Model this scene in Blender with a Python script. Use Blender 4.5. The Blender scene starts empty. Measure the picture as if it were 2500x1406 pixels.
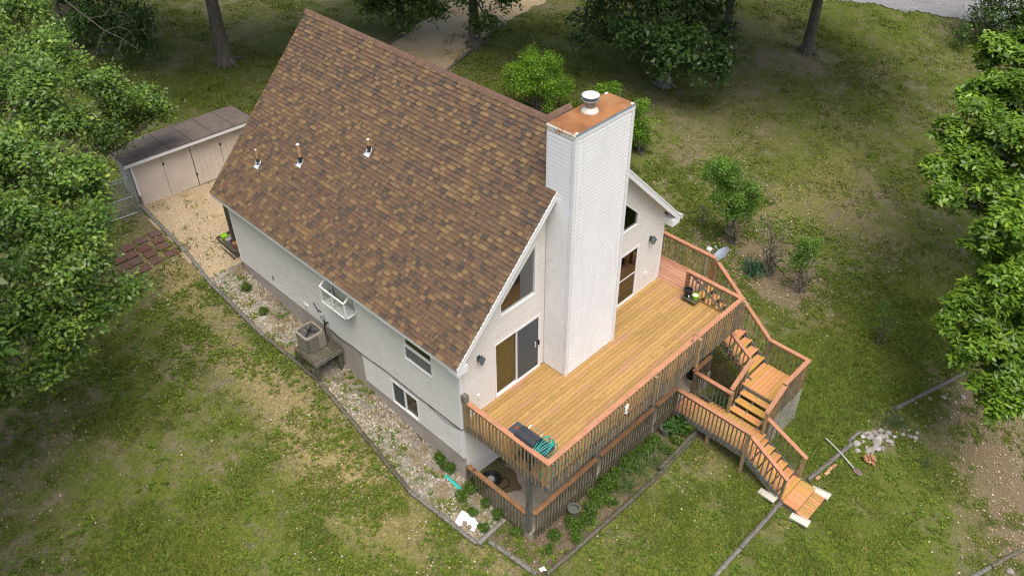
import bpy, bmesh, math, random
import numpy as np
from mathutils import Vector, Matrix
R = math.radians
scene = bpy.context.scene
COL = scene.collection

# ---------------------------------------------------------------- camera
cam_d = bpy.data.cameras.new('Camera')
cam = bpy.data.objects.new('Camera', cam_d)
COL.objects.link(cam)
cam_d.sensor_width = 36.0
cam_d.lens = 29.3986
cam_d.clip_start = 0.1
cam_d.clip_end = 2000.0
_r, _u, _f = (0.6992, -0.71487, -0.00838), (0.45736, 0.43826, 0.77379), (0.54949, 0.54487, -0.63339)
_M = Matrix(((_r[0], _u[0], -_f[0]), (_r[1], _u[1], -_f[1]), (_r[2], _u[2], -_f[2]))).to_4x4()
cam.matrix_world = Matrix.Translation((-10.143, -12.0816, 17.6815)) @ _M
scene.camera = cam

# ---------------------------------------------------------------- sky, sun, exposure
SUN_VEC = Vector((-0.16, -0.30, 0.94)).normalized()      # towards the sun
world = bpy.data.worlds.new('World')
scene.world = world
world.use_nodes = True
wn = world.node_tree
wn.nodes.clear()
sky = wn.nodes.new('ShaderNodeTexSky')
sky.sky_type = 'NISHITA'
sky.sun_disc = False
sky.sun_elevation = math.asin(SUN_VEC.z)
sky.sun_rotation = math.atan2(SUN_VEC.x, SUN_VEC.y)
sky.air_density = 1.0
sky.dust_density = 6.0
sky.ozone_density = 1.0
bg = wn.nodes.new('ShaderNodeBackground')
bg.inputs['Strength'].default_value = 0.15
wo = wn.nodes.new('ShaderNodeOutputWorld')
wn.links.new(sky.outputs['Color'], bg.inputs['Color'])
wn.links.new(bg.outputs['Background'], wo.inputs['Surface'])

sun_d = bpy.data.lights.new('Sun', 'SUN')
sun_d.energy = 1.5
sun_d.angle = R(40)
sun_d.color = (1.0, 0.95, 0.87)
sun = bpy.data.objects.new('Sun', sun_d)
COL.objects.link(sun)
sun.rotation_euler = (-SUN_VEC).to_track_quat('-Z', 'Y').to_euler()
sun.location = (0, 0, 40)

scene.view_settings.view_transform = 'Standard'
scene.view_settings.look = 'None'
scene.view_settings.exposure = 0.52
scene.view_settings.gamma = 1.0
scene.view_settings.use_curve_mapping = False
scene.render.engine = 'CYCLES'
scene.cycles.max_bounces = 6
scene.cycles.transparent_max_bounces = 8
scene.cycles.use_denoising = True
scene.cycles.denoiser = 'OPENIMAGEDENOISE'
scene.cycles.denoising_input_passes = 'RGB_ALBEDO_NORMAL'
scene.cycles.denoising_prefilter = 'NONE'
scene.cycles.filter_width = 1.15

# ---------------------------------------------------------------- materials
MATS = {}
def _nodes(name):
    m = bpy.data.materials.new(name)
    m.use_nodes = True
    nt = m.node_tree
    nt.nodes.clear()
    out = nt.nodes.new('ShaderNodeOutputMaterial')
    bs = nt.nodes.new('ShaderNodeBsdfPrincipled')
    nt.links.new(bs.outputs[0], out.inputs[0])
    return m, nt, bs, out
def _noise(nt, vec, scale, detail=4.0, rough=0.55):
    n = nt.nodes.new('ShaderNodeTexNoise')
    n.inputs['Scale'].default_value = scale
    n.inputs['Detail'].default_value = detail
    n.inputs['Roughness'].default_value = rough
    nt.links.new(vec, n.inputs['Vector'])
    return n.outputs['Fac']
def _ramp(nt, fac, p0, p1, c0=(0, 0, 0), c1=(1, 1, 1)):
    r = nt.nodes.new('ShaderNodeValToRGB')
    r.color_ramp.elements[0].position = p0
    r.color_ramp.elements[1].position = p1
    r.color_ramp.elements[0].color = (*c0, 1)
    r.color_ramp.elements[1].color = (*c1, 1)
    nt.links.new(fac, r.inputs[0])
    return r.outputs[0]
def _mix(nt, fac, a, b, mode='MIX'):
    m = nt.nodes.new('ShaderNodeMix')
    m.data_type = 'RGBA'
    m.blend_type = mode
    for sock, v in ((m.inputs[0], fac), (m.inputs[6], a), (m.inputs[7], b)):
        if isinstance(v, (int, float)):
            sock.default_value = v
        elif isinstance(v, tuple):
            sock.default_value = (*v, 1)
        else:
            nt.links.new(v, sock)
    return m.outputs[2]
def _pos(nt, stretch=(1, 1, 1), jitter=False):
    g = nt.nodes.new('ShaderNodeNewGeometry')
    mp = nt.nodes.new('ShaderNodeMapping')
    mp.inputs['Scale'].default_value = stretch
    nt.links.new(g.outputs['Position'], mp.inputs['Vector'])
    if jitter:
        oi = nt.nodes.new('ShaderNodeObjectInfo')
        mu = nt.nodes.new('ShaderNodeMath'); mu.operation = 'MULTIPLY'; mu.inputs[1].default_value = 37.0
        nt.links.new(oi.outputs['Random'], mu.inputs[0])
        nt.links.new(mu.outputs[0], mp.inputs['Location'])
    return mp.outputs[0]
def mat(name, base, rough=0.7, var=0.15, scale=5.0, stretch=(1, 1, 1), metal=0.0, spec=0.3, bump=0.0, bscale=None,
        objvar=0.0, second=None, second_rng=(0.5, 0.65), second_scale=1.5, second_stretch=None, alt=None, jitter=False, third=None, third_rng=(.6, .7), third_scale=6.0):
    m, nt, bs, out = _nodes(name)
    v = _pos(nt, stretch, jitter)
    n = _noise(nt, v, scale, 5.0)
    lo = tuple(c * (1 - var) for c in base)
    hi = tuple(min(1, c * (1 + var)) for c in base)
    col = _ramp(nt, n, 0.3, 0.7, lo, hi)
    if alt is not None:                       # each piece leans towards one of two tones
        oi = nt.nodes.new('ShaderNodeObjectInfo')
        rr = _ramp(nt, oi.outputs['Random'], 0.15, 0.85)
        a2 = _ramp(nt, n, 0.3, 0.7, tuple(c * (1 - var) for c in alt), tuple(min(1, c * (1 + var)) for c in alt))
        col = _mix(nt, rr, col, a2)
    if objvar > 0:
        oi = nt.nodes.new('ShaderNodeObjectInfo')
        rr = _ramp(nt, oi.outputs['Random'], 0.0, 1.0, (1 - objvar,) * 3, (1 + objvar * 0.6,) * 3)
        col = _mix(nt, 1.0, col, rr, 'MULTIPLY')
    if second is not None:
        v2 = _pos(nt, second_stretch or (1, 1, 1))
        f2 = _ramp(nt, _noise(nt, v2, second_scale, 6.0, 0.65), second_rng[0], second_rng[1])
        col = _mix(nt, f2, col, second)
    if third is not None:
        v3 = _pos(nt, (1, 1, 1))
        f3 = _ramp(nt, _noise(nt, v3, third_scale, 6.0, 0.7), third_rng[0], third_rng[1])
        col = _mix(nt, f3, col, third)
    nt.links.new(col, bs.inputs['Base Color'])
    bs.inputs['Roughness'].default_value = rough
    bs.inputs['Metallic'].default_value = metal
    bs.inputs['Specular IOR Level'].default_value = spec
    if bump > 0:
        b = nt.nodes.new('ShaderNodeBump')
        b.inputs['Strength'].default_value = bump
        b.inputs['Distance'].default_value = 0.02
        bn = _noise(nt, _pos(nt, stretch), bscale or scale * 4, 4.0)
        nt.links.new(bn, b.inputs['Height'])
        nt.links.new(b.outputs[0], bs.inputs['Normal'])
    MATS[name] = m
    return m
def attr_mat(name, rough=0.6, spec=0.3, transl=0.0, scale=None, var=0.0, bump=0.0):
    """colour comes from the per-piece 'Col' attribute"""
    m, nt, bs, out = _nodes(name)
    a = nt.nodes.new('ShaderNodeAttribute'); a.attribute_name = 'Col'
    col = a.outputs['Color']
    if scale:
        n = _noise(nt, _pos(nt), scale, 4.0)
        col = _mix(nt, 1.0, col, _ramp(nt, n, 0.3, 0.7, (1 - var,) * 3, (1 + var,) * 3), 'MULTIPLY')
    nt.links.new(col, bs.inputs['Base Color'])
    bs.inputs['Roughness'].default_value = rough
    bs.inputs['Specular IOR Level'].default_value = spec
    if transl > 0:
        t = nt.nodes.new('ShaderNodeBsdfTranslucent')
        nt.links.new(col, t.inputs['Color'])
        mx = nt.nodes.new('ShaderNodeMixShader'); mx.inputs[0].default_value = transl
        nt.links.new(bs.outputs[0], mx.inputs[1]); nt.links.new(t.outputs[0], mx.inputs[2])
        nt.links.new(mx.outputs[0], out.inputs[0])
    MATS[name] = m
    return m

# wood of the deck
mat('deck_gold', (0.365, 0.225, 0.075), 0.62, 0.16, 3.0, (1.5, 14, 14), objvar=0.10, jitter=True, bump=0.15, alt=(0.40, 0.25, 0.088),
    second=(0.40, 0.215, 0.130), second_rng=(0.53, 0.66), second_scale=1.3, second_stretch=(0.5, 2.6, 1), third=(0.22, 0.175, 0.075), third_rng=(0.58, 0.72), third_scale=3.4)
mat('deck_red', (0.42, 0.205, 0.125), 0.65, 0.2, 3.0, (9, 0.7, 9), objvar=0.15, jitter=True, bump=0.15, alt=(0.47, 0.25, 0.16),
    third=(0.22, 0.12, 0.07), third_rng=(0.62, 0.74), third_scale=4)
mat('rail_cap', (0.42, 0.205, 0.115), 0.6, 0.16, 4.0, (1.5, 1.5, 1.5), objvar=0.08, bump=0.1, third=(0.36, 0.19, 0.12), third_rng=(0.55, 0.75), third_scale=5)
mat('rail_cap_old', (0.30, 0.155, 0.075), 0.65, 0.22, 4.0, objvar=0.12, bump=0.1, third=(0.16, 0.12, 0.05), third_rng=(0.5, 0.68), third_scale=3)
mat('weathered', (0.27, 0.23, 0.165), 0.8, 0.35, 5.0, (4, 4, 0.8), objvar=0.25, jitter=True, bump=0.2, alt=(0.33, 0.225, 0.115), third=(0.16, 0.15, 0.085), third_rng=(0.55, 0.72), third_scale=4)
mat('weathered_grey', (0.17, 0.165, 0.145), 0.8, 0.35, 6.0, (2, 2, 2), objvar=0.2, jitter=True, bump=0.2, third=(0.09, 0.09, 0.045), third_rng=(0.55, 0.72), third_scale=3)
mat('mossy', (0.165, 0.14, 0.09), 0.85, 0.35, 5.0, (4, 4, 0.8), objvar=0.25, jitter=True, bump=0.2, alt=(0.155, 0.125, 0.085), third=(0.075, 0.09, 0.030), third_rng=(0.48, 0.66), third_scale=4)
mat('tread', (0.52, 0.30, 0.075), 0.6, 0.2, 3.0, (6, 6, 6), objvar=0.14, jitter=True, bump=0.12, alt=(0.52, 0.235, 0.11), third=(0.30, 0.24, 0.10), third_rng=(0.56, 0.72), third_scale=4)
mat('plank_mixed', (0.45, 0.28, 0.09), 0.6, 0.2, 3.0, (6, 6, 6), objvar=0.14, jitter=True, bump=0.12, alt=(0.47, 0.20, 0.085), third=(0.28, 0.22, 0.07), third_rng=(0.55, 0.72), third_scale=3)
mat('timber', (0.185, 0.175, 0.15), 0.85, 0.4, 4.0, (3, 3, 3), objvar=0.2, jitter=True, bump=0.5, third=(0.075, 0.07, 0.05), third_rng=(0.5, 0.7), third_scale=7)
mat('timber_dark', (0.115, 0.105, 0.075), 0.85, 0.4, 4.0, (3, 3, 3), objvar=0.2, jitter=True, bump=0.5, third=(0.06, 0.065, 0.03), third_rng=(0.5, 0.7), third_scale=5)
# house
mat('siding_cream', (0.71, 0.68, 0.625), 0.45, 0.04, 2.0, spec=0.35, third=(0.63, 0.60, 0.54), third_rng=(0.6, 0.85), third_scale=1.6)
mat('siding_grey', (0.71, 0.705, 0.66), 0.45, 0.04, 2.0, spec=0.35, third=(0.65, 0.64, 0.58), third_rng=(0.5, 0.85), third_scale=1.3)
mat('siding_white', (0.82, 0.82, 0.815), 0.42, 0.03, 2.0, spec=0.35, third=(0.70, 0.685, 0.65), third_rng=(0.58, 0.80), third_scale=3.5, second=(0.70, 0.695, 0.675), second_rng=(0.54, 0.80), second_scale=2.2, second_stretch=(2.2, 2.2, .25))
mat('white_trim', (0.80, 0.81, 0.82), 0.4, 0.03, 3.0, spec=0.4)
mat('vinyl_white', (0.80, 0.80, 0.79), 0.4, 0.02, 3.0, spec=0.4)
mat('soffit', (0.62, 0.60, 0.55), 0.6, 0.04, 3.0)
mat('foundation', (0.40, 0.355, 0.315), 0.85, 0.10, 1.5, bump=0.1, third=(0.30, 0.25, 0.21), third_rng=(0.5, 0.75), third_scale=1.2)
mat('roof_deck', (0.08, 0.055, 0.045), 0.9, 0.1, 8)
SH = [('shingle_brown', (0.138, 0.092, 0.058)), ('shingle_umber', (0.117, 0.081, 0.055)), ('shingle_tan', (0.200, 0.135, 0.070)),
      ('shingle_dark', (0.083, 0.066, 0.052)), ('shingle_red', (0.136, 0.084, 0.057)), ('shingle_ochre', (0.165, 0.111, 0.062))]
for n_, c_ in SH:
    mat(n_, c_, 0.95, 0.38, 60.0, spec=0.15, bump=0.25, bscale=150, objvar=0.05)
mat('ridge_cap', (0.160, 0.102, 0.074), 0.95, 0.25, 50.0, spec=0.15, bump=0.2, bscale=120, objvar=0.12)
mat('rust', (0.31, 0.135, 0.050), 0.6, 0.28, 2.2, metal=0.25, spec=0.4, third=(0.42, 0.235, 0.105), third_rng=(0.48, 0.70), third_scale=1.3,
    second=(0.20, 0.065, 0.022), second_rng=(0.58, 0.74), second_scale=2.6)
mat('galvanised', (0.36, 0.38, 0.38), 0.45, 0.2, 6.0, metal=0.6, spec=0.5, third=(0.22, 0.2, 0.16), third_rng=(0.55, 0.75), third_scale=9)
mat('galv_white', (0.70, 0.71, 0.72), 0.35, 0.1, 6.0, metal=0.25, spec=0.5)
mat('edge_rusty', (0.64, 0.62, 0.55), 0.5, 0.12, 5.0, third=(0.40, 0.17, 0.04), third_rng=(0.56, 0.64), third_scale=3.5)
mat('blue_metal', (0.22, 0.27, 0.32), 0.45, 0.2, 6, metal=0.5)
mat('copper', (0.60, 0.36, 0.22), 0.45, 0.15, 8, metal=0.35, spec=0.5)
mat('rubber', (0.025, 0.027, 0.03), 0.6, 0.2, 9)
mat('black_plastic', (0.012, 0.013, 0.014), 0.45, 0.2, 9)
mat('flashing', (0.68, 0.72, 0.78), 0.35, 0.06, 9, metal=0.2)
mat('interior_wall', (0.62, 0.62, 0.55), 0.8, 0.03, 2)
mat('carpet', (0.07, 0.064, 0.054), 0.95, 0.2, 9)
mat('curtain', (0.52, 0.44, 0.25), 0.9, 0.15, 3, (8, 8, 0.5))
mat('screen', (0.075, 0.085, 0.09), 0.6, 0.12, 30)
mat('screen_grey', (0.17, 0.19, 0.185), 0.55, 0.1, 4)
mat('patio', (0.33, 0.285, 0.225), 0.85, 0.2, 2.0, bump=0.15, third=(0.20, 0.17, 0.13), third_rng=(0.48, 0.72), third_scale=1.4)
mat('wet_concrete', (0.115, 0.085, 0.045), 0.35, 0.15, 2.0, spec=0.5)
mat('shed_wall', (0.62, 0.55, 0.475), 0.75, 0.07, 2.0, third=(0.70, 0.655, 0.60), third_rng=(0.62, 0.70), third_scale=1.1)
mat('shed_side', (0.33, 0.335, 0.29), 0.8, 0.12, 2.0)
mat('shed_roof', (0.125, 0.10, 0.09), 0.9, 0.22, 3.0, bump=0.1, third=(0.135, 0.115, 0.095), third_rng=(0.45, 0.7), third_scale=0.9, second=(0.06, 0.055, 0.045), second_rng=(0.6, 0.8), second_scale=0.7)
mat('seam', (0.045, 0.04, 0.035), 0.9, 0.1, 5)
mat('dark_gap', (0.03, 0.028, 0.025), 0.9, 0.1, 5)
mat('rock', (0.31, 0.29, 0.255), 0.9, 0.25, 6.0, bump=0.4, objvar=0.35, jitter=True, alt=(0.30, 0.29, 0.275), third=(0.45, 0.36, 0.22), third_rng=(0.6, 0.75), third_scale=5)
mat('brick', (0.40, 0.19, 0.105), 0.9, 0.2, 7.0, bump=0.3, objvar=0.2, alt=(0.42, 0.27, 0.15))
mat('paver', (0.150, 0.078, 0.058), 0.9, 0.2, 5.0, bump=0.2, objvar=0.2, alt=(0.115, 0.075, 0.06), third=(0.10, 0.085, 0.055), third_rng=(0.6, 0.78), third_scale=4)
mat('bark', (0.115, 0.10, 0.078), 0.9, 0.45, 3.0, (6, 6, 1), bump=0.8, bscale=9, third=(0.19, 0.185, 0.15), third_rng=(0.55, 0.7), third_scale=1.6)
mat('bark_lichen', (0.15, 0.15, 0.125), 0.9, 0.4, 3.0, (6, 6, 1), bump=0.8, bscale=9, third=(0.25, 0.28, 0.24), third_rng=(0.45, 0.65), third_scale=2.5)
mat('twig', (0.16, 0.14, 0.115), 0.9, 0.3, 5.0)
mat('twig_pale', (0.20, 0.18, 0.15), 0.9, 0.3, 5.0)
mat('splash', (0.58, 0.55, 0.48), 0.7, 0.08, 4.0, third=(0.5, 0.45, 0.36), third_rng=(0.55, 0.75), third_scale=4)
mat('ac_tan', (0.27, 0.245, 0.20), 0.5, 0.05, 4.0)
mat('ac_dark', (0.105, 0.105, 0.09), 0.7, 0.15, 8.0)
mat('grill_black', (0.035, 0.038, 0.045), 0.28, 0.15, 6.0, spec=0.6)
mat('grill_blue', (0.045, 0.06, 0.085), 0.6, 0.2, 6.0)
mat('hose_teal', (0.02, 0.34, 0.27), 0.4, 0.08, 8.0, spec=0.5)
mat('teal_pipe', (0.02, 0.42, 0.36), 0.5, 0.08, 8.0)
mat('chrome', (0.75, 0.75, 0.72), 0.25, 0.05, 5.0, metal=0.9)
mat('pot_black', (0.018, 0.02, 0.024), 0.5, 0.2, 8.0)
mat('pot_green', (0.25, 0.55, 0.03), 0.5, 0.08, 8.0)
mat('pot_grey', (0.13, 0.14, 0.12), 0.8, 0.3, 6.0)
mat('soil', (0.105, 0.080, 0.055), 0.95, 0.4, 9.0, bump=0.5)
mat('white_plastic', (0.8, 0.8, 0.78), 0.5, 0.04, 4.0)
mat('dish_grey', (0.34, 0.40, 0.46), 0.45, 0.05, 4.0)
mat('torn_white', (0.78, 0.79, 0.80), 0.7, 0.06, 5.0)
mat('steel', (0.36, 0.40, 0.44), 0.4, 0.1, 6.0, metal=0.6)
mat('shovel_blade', (0.22, 0.16, 0.12), 0.5, 0.2, 7.0, metal=0.4)
mat('shovel_handle', (0.45, 0.46, 0.47), 0.5, 0.1, 7.0)
mat('lamp_metal', (0.07, 0.09, 0.10), 0.45, 0.25, 12.0, metal=0.4, third=(0.16, 0.20, 0.19), third_rng=(0.5, 0.7), third_scale=14)
mat('lamp_glass', (0.30, 0.34, 0.34), 0.2, 0.1, 12.0, spec=0.6)
mat('grey_box', (0.42, 0.47, 0.48), 0.5, 0.05, 5)
mat('cable', (0.016, 0.017, 0.018), 0.5, 0.1, 5)
mat('stone_grey', (0.36, 0.34, 0.34), 0.85, 0.15, 8.0)
mat('stain_rust', (0.17, 0.06, 0.02), 0.8, 0.3, 20.0)
mat('lattice', (0.10, 0.065, 0.045), 0.85, 0.2, 6.0)
mat('wire', (0.44, 0.43, 0.40), 0.6, 0.15, 6.0)
mat('post_old', (0.20, 0.185, 0.155), 0.85, 0.3, 6.0, (2, 2, 2), bump=0.4, third=(0.10, 0.095, 0.06), third_rng=(0.5, 0.7), third_scale=8)

def glass_mat(name, tint=(0.80, 0.86, 0.84), refl=0.10):
    m = bpy.data.materials.new(name); m.use_nodes = True
    nt = m.node_tree; nt.nodes.clear()
    out = nt.nodes.new('ShaderNodeOutputMaterial')
    tr = nt.nodes.new('ShaderNodeBsdfTransparent'); tr.inputs[0].default_value = (*tint, 1)
    gl = nt.nodes.new('ShaderNodeBsdfGlossy'); gl.inputs['Roughness'].default_value = 0.03
    fr = nt.nodes.new('ShaderNodeFresnel'); fr.inputs[0].default_value = 1.5
    ad = nt.nodes.new('ShaderNodeMath'); ad.operation = 'ADD'; ad.inputs[1].default_value = refl
    ge = nt.nodes.new('ShaderNodeNewGeometry')          # the far face of a pane lets the light out
    nb = nt.nodes.new('ShaderNodeMath'); nb.operation = 'SUBTRACT'; nb.inputs[0].default_value = 1.0
    nt.links.new(ge.outputs['Backfacing'], nb.inputs[1])
    mf = nt.nodes.new('ShaderNodeMath'); mf.operation = 'MULTIPLY'
    nt.links.new(fr.outputs[0], ad.inputs[0])
    nt.links.new(ad.outputs[0], mf.inputs[0]); nt.links.new(nb.outputs[0], mf.inputs[1])
    mx = nt.nodes.new('ShaderNodeMixShader')
    nt.links.new(mf.outputs[0], mx.inputs[0]); nt.links.new(tr.outputs[0], mx.inputs[1]); nt.links.new(gl.outputs[0], mx.inputs[2])
    nt.links.new(mx.outputs[0], out.inputs[0])
    MATS[name] = m
glass_mat('glass', (0.80, 0.86, 0.84), 0.16)
glass_mat('glass_clear', (0.94, 0.96, 0.95), 0.05)
glass_mat('glass_tint', (0.62, 0.62, 0.50), 0.08)
attr_mat('leaf', 0.40, 0.5, 0.40)
glass_mat('glass_dark', (0.28, 0.30, 0.28), 0.12)
attr_mat('grass', 0.75, 0.2, 0.2)
attr_mat('pebble', 0.9, 0.25, 0.0)
attr_mat('litter', 0.9, 0.2, 0.1)

# ---------------------------------------------------------------- helpers
WLOC = {}
def wl(o):
    return WLOC.get(o.name, Vector((0, 0, 0))) if o is not None else Vector((0, 0, 0))
def thing(name, label, cat, loc=(0, 0, 0), group=None):
    o = bpy.data.objects.new(name, None)
    COL.objects.link(o)
    o.location = loc
    o.empty_display_size = 0.2
    o['label'] = label
    o['category'] = cat
    if group:
        o['group'] = group
    WLOC[o.name] = Vector(loc)
    return o
def tag(o, label, cat, group=None):
    o['label'] = label
    o['category'] = cat
    if group:
        o['group'] = group
    return o
def link(name, me, parent=None, origin=(0, 0, 0)):
    o = bpy.data.objects.new(name, me)
    COL.objects.link(o)
    origin = Vector(origin)
    if parent is not None:
        o.parent = parent
        o.location = origin - wl(parent)
    else:
        o.location = origin
    WLOC[o.name] = origin
    return o
class MB:
    """collects shapes in world coordinates and builds ONE mesh object"""
    def __init__(self):
        self.v = []; self.f = []; self.m = []; self.mats = []
    def mi(self, m):
        if m not in self.mats:
            self.mats.append(m)
        return self.mats.index(m)
    def poly(self, vs, fs, m):
        b = len(self.v); k = self.mi(m)
        self.v.extend([tuple(p) for p in vs])
        for f in fs:
            self.f.append(tuple(b + i for i in f)); self.m.append(k)
        return self
    def box(self, c, s, m, rotz=0.0, M=None):
        vs = [Vector((x * s[0] / 2, y * s[1] / 2, z * s[2] / 2)) for x in (-1, 1) for y in (-1, 1) for z in (-1, 1)]
        T = M if M is not None else Matrix.Translation(c) @ Matrix.Rotation(rotz, 4, 'Z')
        vs = [T @ p for p in vs]
        return self.poly(vs, [(0, 1, 3, 2), (4, 6, 7, 5), (0, 4, 5, 1), (2, 3, 7, 6), (0, 2, 6, 4), (1, 5, 7, 3)], m)
    def bar(self, a, b, w, t, m, up=(0, 0, 1)):
        return self.box(None, (1, 1, 1), m, M=barM(a, b, w, t, up))
    def tube(self, pts, rad, m, n=8, caps=True):
        pts = [Vector(p) for p in pts]
        if isinstance(rad, (int, float)):
            rad = [rad] * len(pts)
        vs = []; fs = []
        prev = None
        for i, p in enumerate(pts):
            d = (pts[min(i + 1, len(pts) - 1)] - pts[max(i - 1, 0)])
            if d.length < 1e-7:
                d = Vector((0, 0, 1))
            d.normalize()
            if prev is None:
                a = Vector((1, 0, 0)) if abs(d.x) < 0.8 else Vector((0, 1, 0))
                u = d.cross(a).normalized()
            else:
                u = (prev - d * prev.dot(d))
                u = u.normalized() if u.length > 1e-6 else d.orthogonal().normalized()
            prev = u
            w = d.cross(u)
            for k in range(n):
                t = 2 * math.pi * k / n
                vs.append(p + (u * math.cos(t) + w * math.sin(t)) * rad[i])
        for i in range(len(pts) - 1):
            for k in range(n):
                fs.append((i * n + k, i * n + (k + 1) % n, (i + 1) * n + (k + 1) % n, (i + 1) * n + k))
        if caps:
            fs.append(tuple(range(n - 1, -1, -1)))
            fs.append(tuple((len(pts) - 1) * n + k for k in range(n)))
        return self.poly(vs, fs, m)
    def lathe(self, c, prof, m, n=20, M=None):
        """prof: (radius, z) from bottom to top"""
        vs = []; fs = []
        for r, z in prof:
            for k in range(n):
                t = 2 * math.pi * k / n
                p = Vector((r * math.cos(t), r * math.sin(t), z))
                vs.append((M @ p) if M is not None else p + Vector(c))
        for i in range(len(prof) - 1):
            for k in range(n):
                fs.append((i * n + k, i * n + (k + 1) % n, (i + 1) * n + (k + 1) % n, (i + 1) * n + k))
        fs.append(tuple(range(n - 1, -1, -1)))
        fs.append(tuple((len(prof) - 1) * n + k for k in range(n)))
        return self.poly(vs, fs, m)
    def prism(self, outline, ext, m):
        """outline: 3d points; ext: extrusion vector"""
        o = [Vector(p) for p in outline]; e = Vector(ext); n = len(o)
        vs = o + [p + e for p in o]
        fs = [tuple(range(n - 1, -1, -1)), tuple(range(n, 2 * n))] + [(i, (i + 1) % n, n + (i + 1) % n, n + i) for i in range(n)]
        return self.poly(vs, fs, m)
    def build(self, name, parent=None, origin=None, smooth=False):
        if origin is None:
            xs = [p[0] for p in self.v]; ys = [p[1] for p in self.v]; zs = [p[2] for p in self.v]
            origin = ((min(xs) + max(xs)) / 2, (min(ys) + max(ys)) / 2, min(zs))
        me = bpy.data.meshes.new(name)
        ox, oy, oz = origin
        me.from_pydata([(p[0] - ox, p[1] - oy, p[2] - oz) for p in self.v], [], self.f)
        for m in self.mats:
            me.materials.append(MATS[m])
        me.polygons.foreach_set('material_index', self.m)
        bm = bmesh.new(); bm.from_mesh(me)
        bmesh.ops.recalc_face_normals(bm, faces=bm.faces)
        bm.to_mesh(me); bm.free()
        if smooth:
            me.polygons.foreach_set('use_smooth', [True] * len(me.polygons))
            try:
                me.set_sharp_from_angle(angle=R(45))
            except Exception:
                pass
        me.update()
        return link(name, me, parent, origin)
def barM(a, b, w, t, up=(0, 0, 1)):
    a = Vector(a); b = Vector(b); d = b - a; L = d.length; d.normalize()
    up = Vector(up)
    y = up.cross(d)
    if y.length < 1e-5:
        y = Vector((0, 1, 0)).cross(d)
        if y.length < 1e-5:
            y = Vector((1, 0, 0))
    y.normalize(); z = d.cross(y)
    M = Matrix(((d.x * L, y.x * w, z.x * t, 0), (d.y * L, y.y * w, z.y * t, 0), (d.z * L, y.z * w, z.z * t, 0), (0, 0, 0, 1)))
    return Matrix.Translation((a + b) / 2) @ M
_UNIT = {}
def unit_box(m):
    if m not in _UNIT:
        me = bpy.data.meshes.new('unit_piece_' + m)
        vs = [(x / 2, y / 2, z / 2) for x in (-1, 1) for y in (-1, 1) for z in (-1, 1)]
        me.from_pydata(vs, [], [(0, 1, 3, 2), (4, 6, 7, 5), (0, 4, 5, 1), (2, 3, 7, 6), (0, 2, 6, 4), (1, 5, 7, 3)])
        me.materials.append(MATS[m])
        me.update()
        _UNIT[m] = me
    return _UNIT[m]
def piece(name, M, m, parent):
    """one shared-mesh box piece placed by a world matrix"""
    o = bpy.data.objects.new(name, unit_box(m))
    COL.objects.link(o)
    o.parent = parent
    o.matrix_basis = Matrix.Translation(-wl(parent)) @ M
    return o
def pbox(name, lo, hi, m, parent):
    c = [(a + b) / 2 for a, b in zip(lo, hi)]; s = [abs(b - a) for a, b in zip(lo, hi)]
    return piece(name, Matrix.Translation(c) @ Matrix.Diagonal((*s, 1)), m, parent)
def pbar(name, a, b, w, t, m, parent, up=(0, 0, 1)):
    return piece(name, barM(a, b, w, t, up), m, parent)
def npmesh(name, V, F, C, m, parent=None, origin=(0, 0, 0), smooth=False):
    """V (n,3), F (k,p) index array, C (n,3) colours"""
    V = np.asarray(V, np.float32) - np.asarray(origin, np.float32)
    F = np.asarray(F, np.int32)
    me = bpy.data.meshes.new(name)
    k, p = F.shape
    me.vertices.add(len(V)); me.vertices.foreach_set('co', V.ravel())
    me.loops.add(k * p); me.loops.foreach_set('vertex_index', F.ravel())
    me.polygons.add(k)
    me.polygons.foreach_set('loop_start', np.arange(0, k * p, p, dtype=np.int32))
    me.polygons.foreach_set('loop_total', np.full(k, p, np.int32))
    if C is not None:
        a = me.color_attributes.new('Col', 'FLOAT_COLOR', 'POINT')
        c4 = np.ones((len(V), 4), np.float32); c4[:, :3] = C
        a.data.foreach_set('color', c4.ravel())
    me.materials.append(MATS[m])
    me.update(calc_edges=True)
    me.validate()
    return link(name, me, parent, origin)
def zg(x, y):
    x = np.asarray(x, float); y = np.asarray(y, float)
    t = np.clip((y - 10) / 8, 0, 1)
    b = -2.6 + .16 * np.minimum(y, 10) + 8 * (.16 * t - .07 * t * t) + .02 * np.clip(y - 18, 0, 80)
    b = b - 0.0 * x
    return b - .04 * np.clip(x, 0, 14)
def gz(x, y):
    return float(zg(x, y))
def vnoise(x, y, s, seed=0):
    """smooth value noise, 0..1"""
    x = np.asarray(x, float) / s + 1000.3; y = np.asarray(y, float) / s + 1000.7
    xi = np.floor(x).astype(np.int64); yi = np.floor(y).astype(np.int64)
    fx = x - xi; fy = y - yi
    fx = fx * fx * (3 - 2 * fx); fy = fy * fy * (3 - 2 * fy)
    def h(a, b):
        n = (a * 374761393 + b * 668265263 + seed * 1274126177) & 0x7fffffff
        n = ((n ^ (n >> 13)) * 1103515245) & 0x7fffffff
        return ((n ^ (n >> 16)) % 10007) / 10007.0
    return (h(xi, yi) * (1 - fx) + h(xi + 1, yi) * fx) * (1 - fy) + (h(xi, yi + 1) * (1 - fx) + h(xi + 1, yi + 1) * fx) * fy
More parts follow.
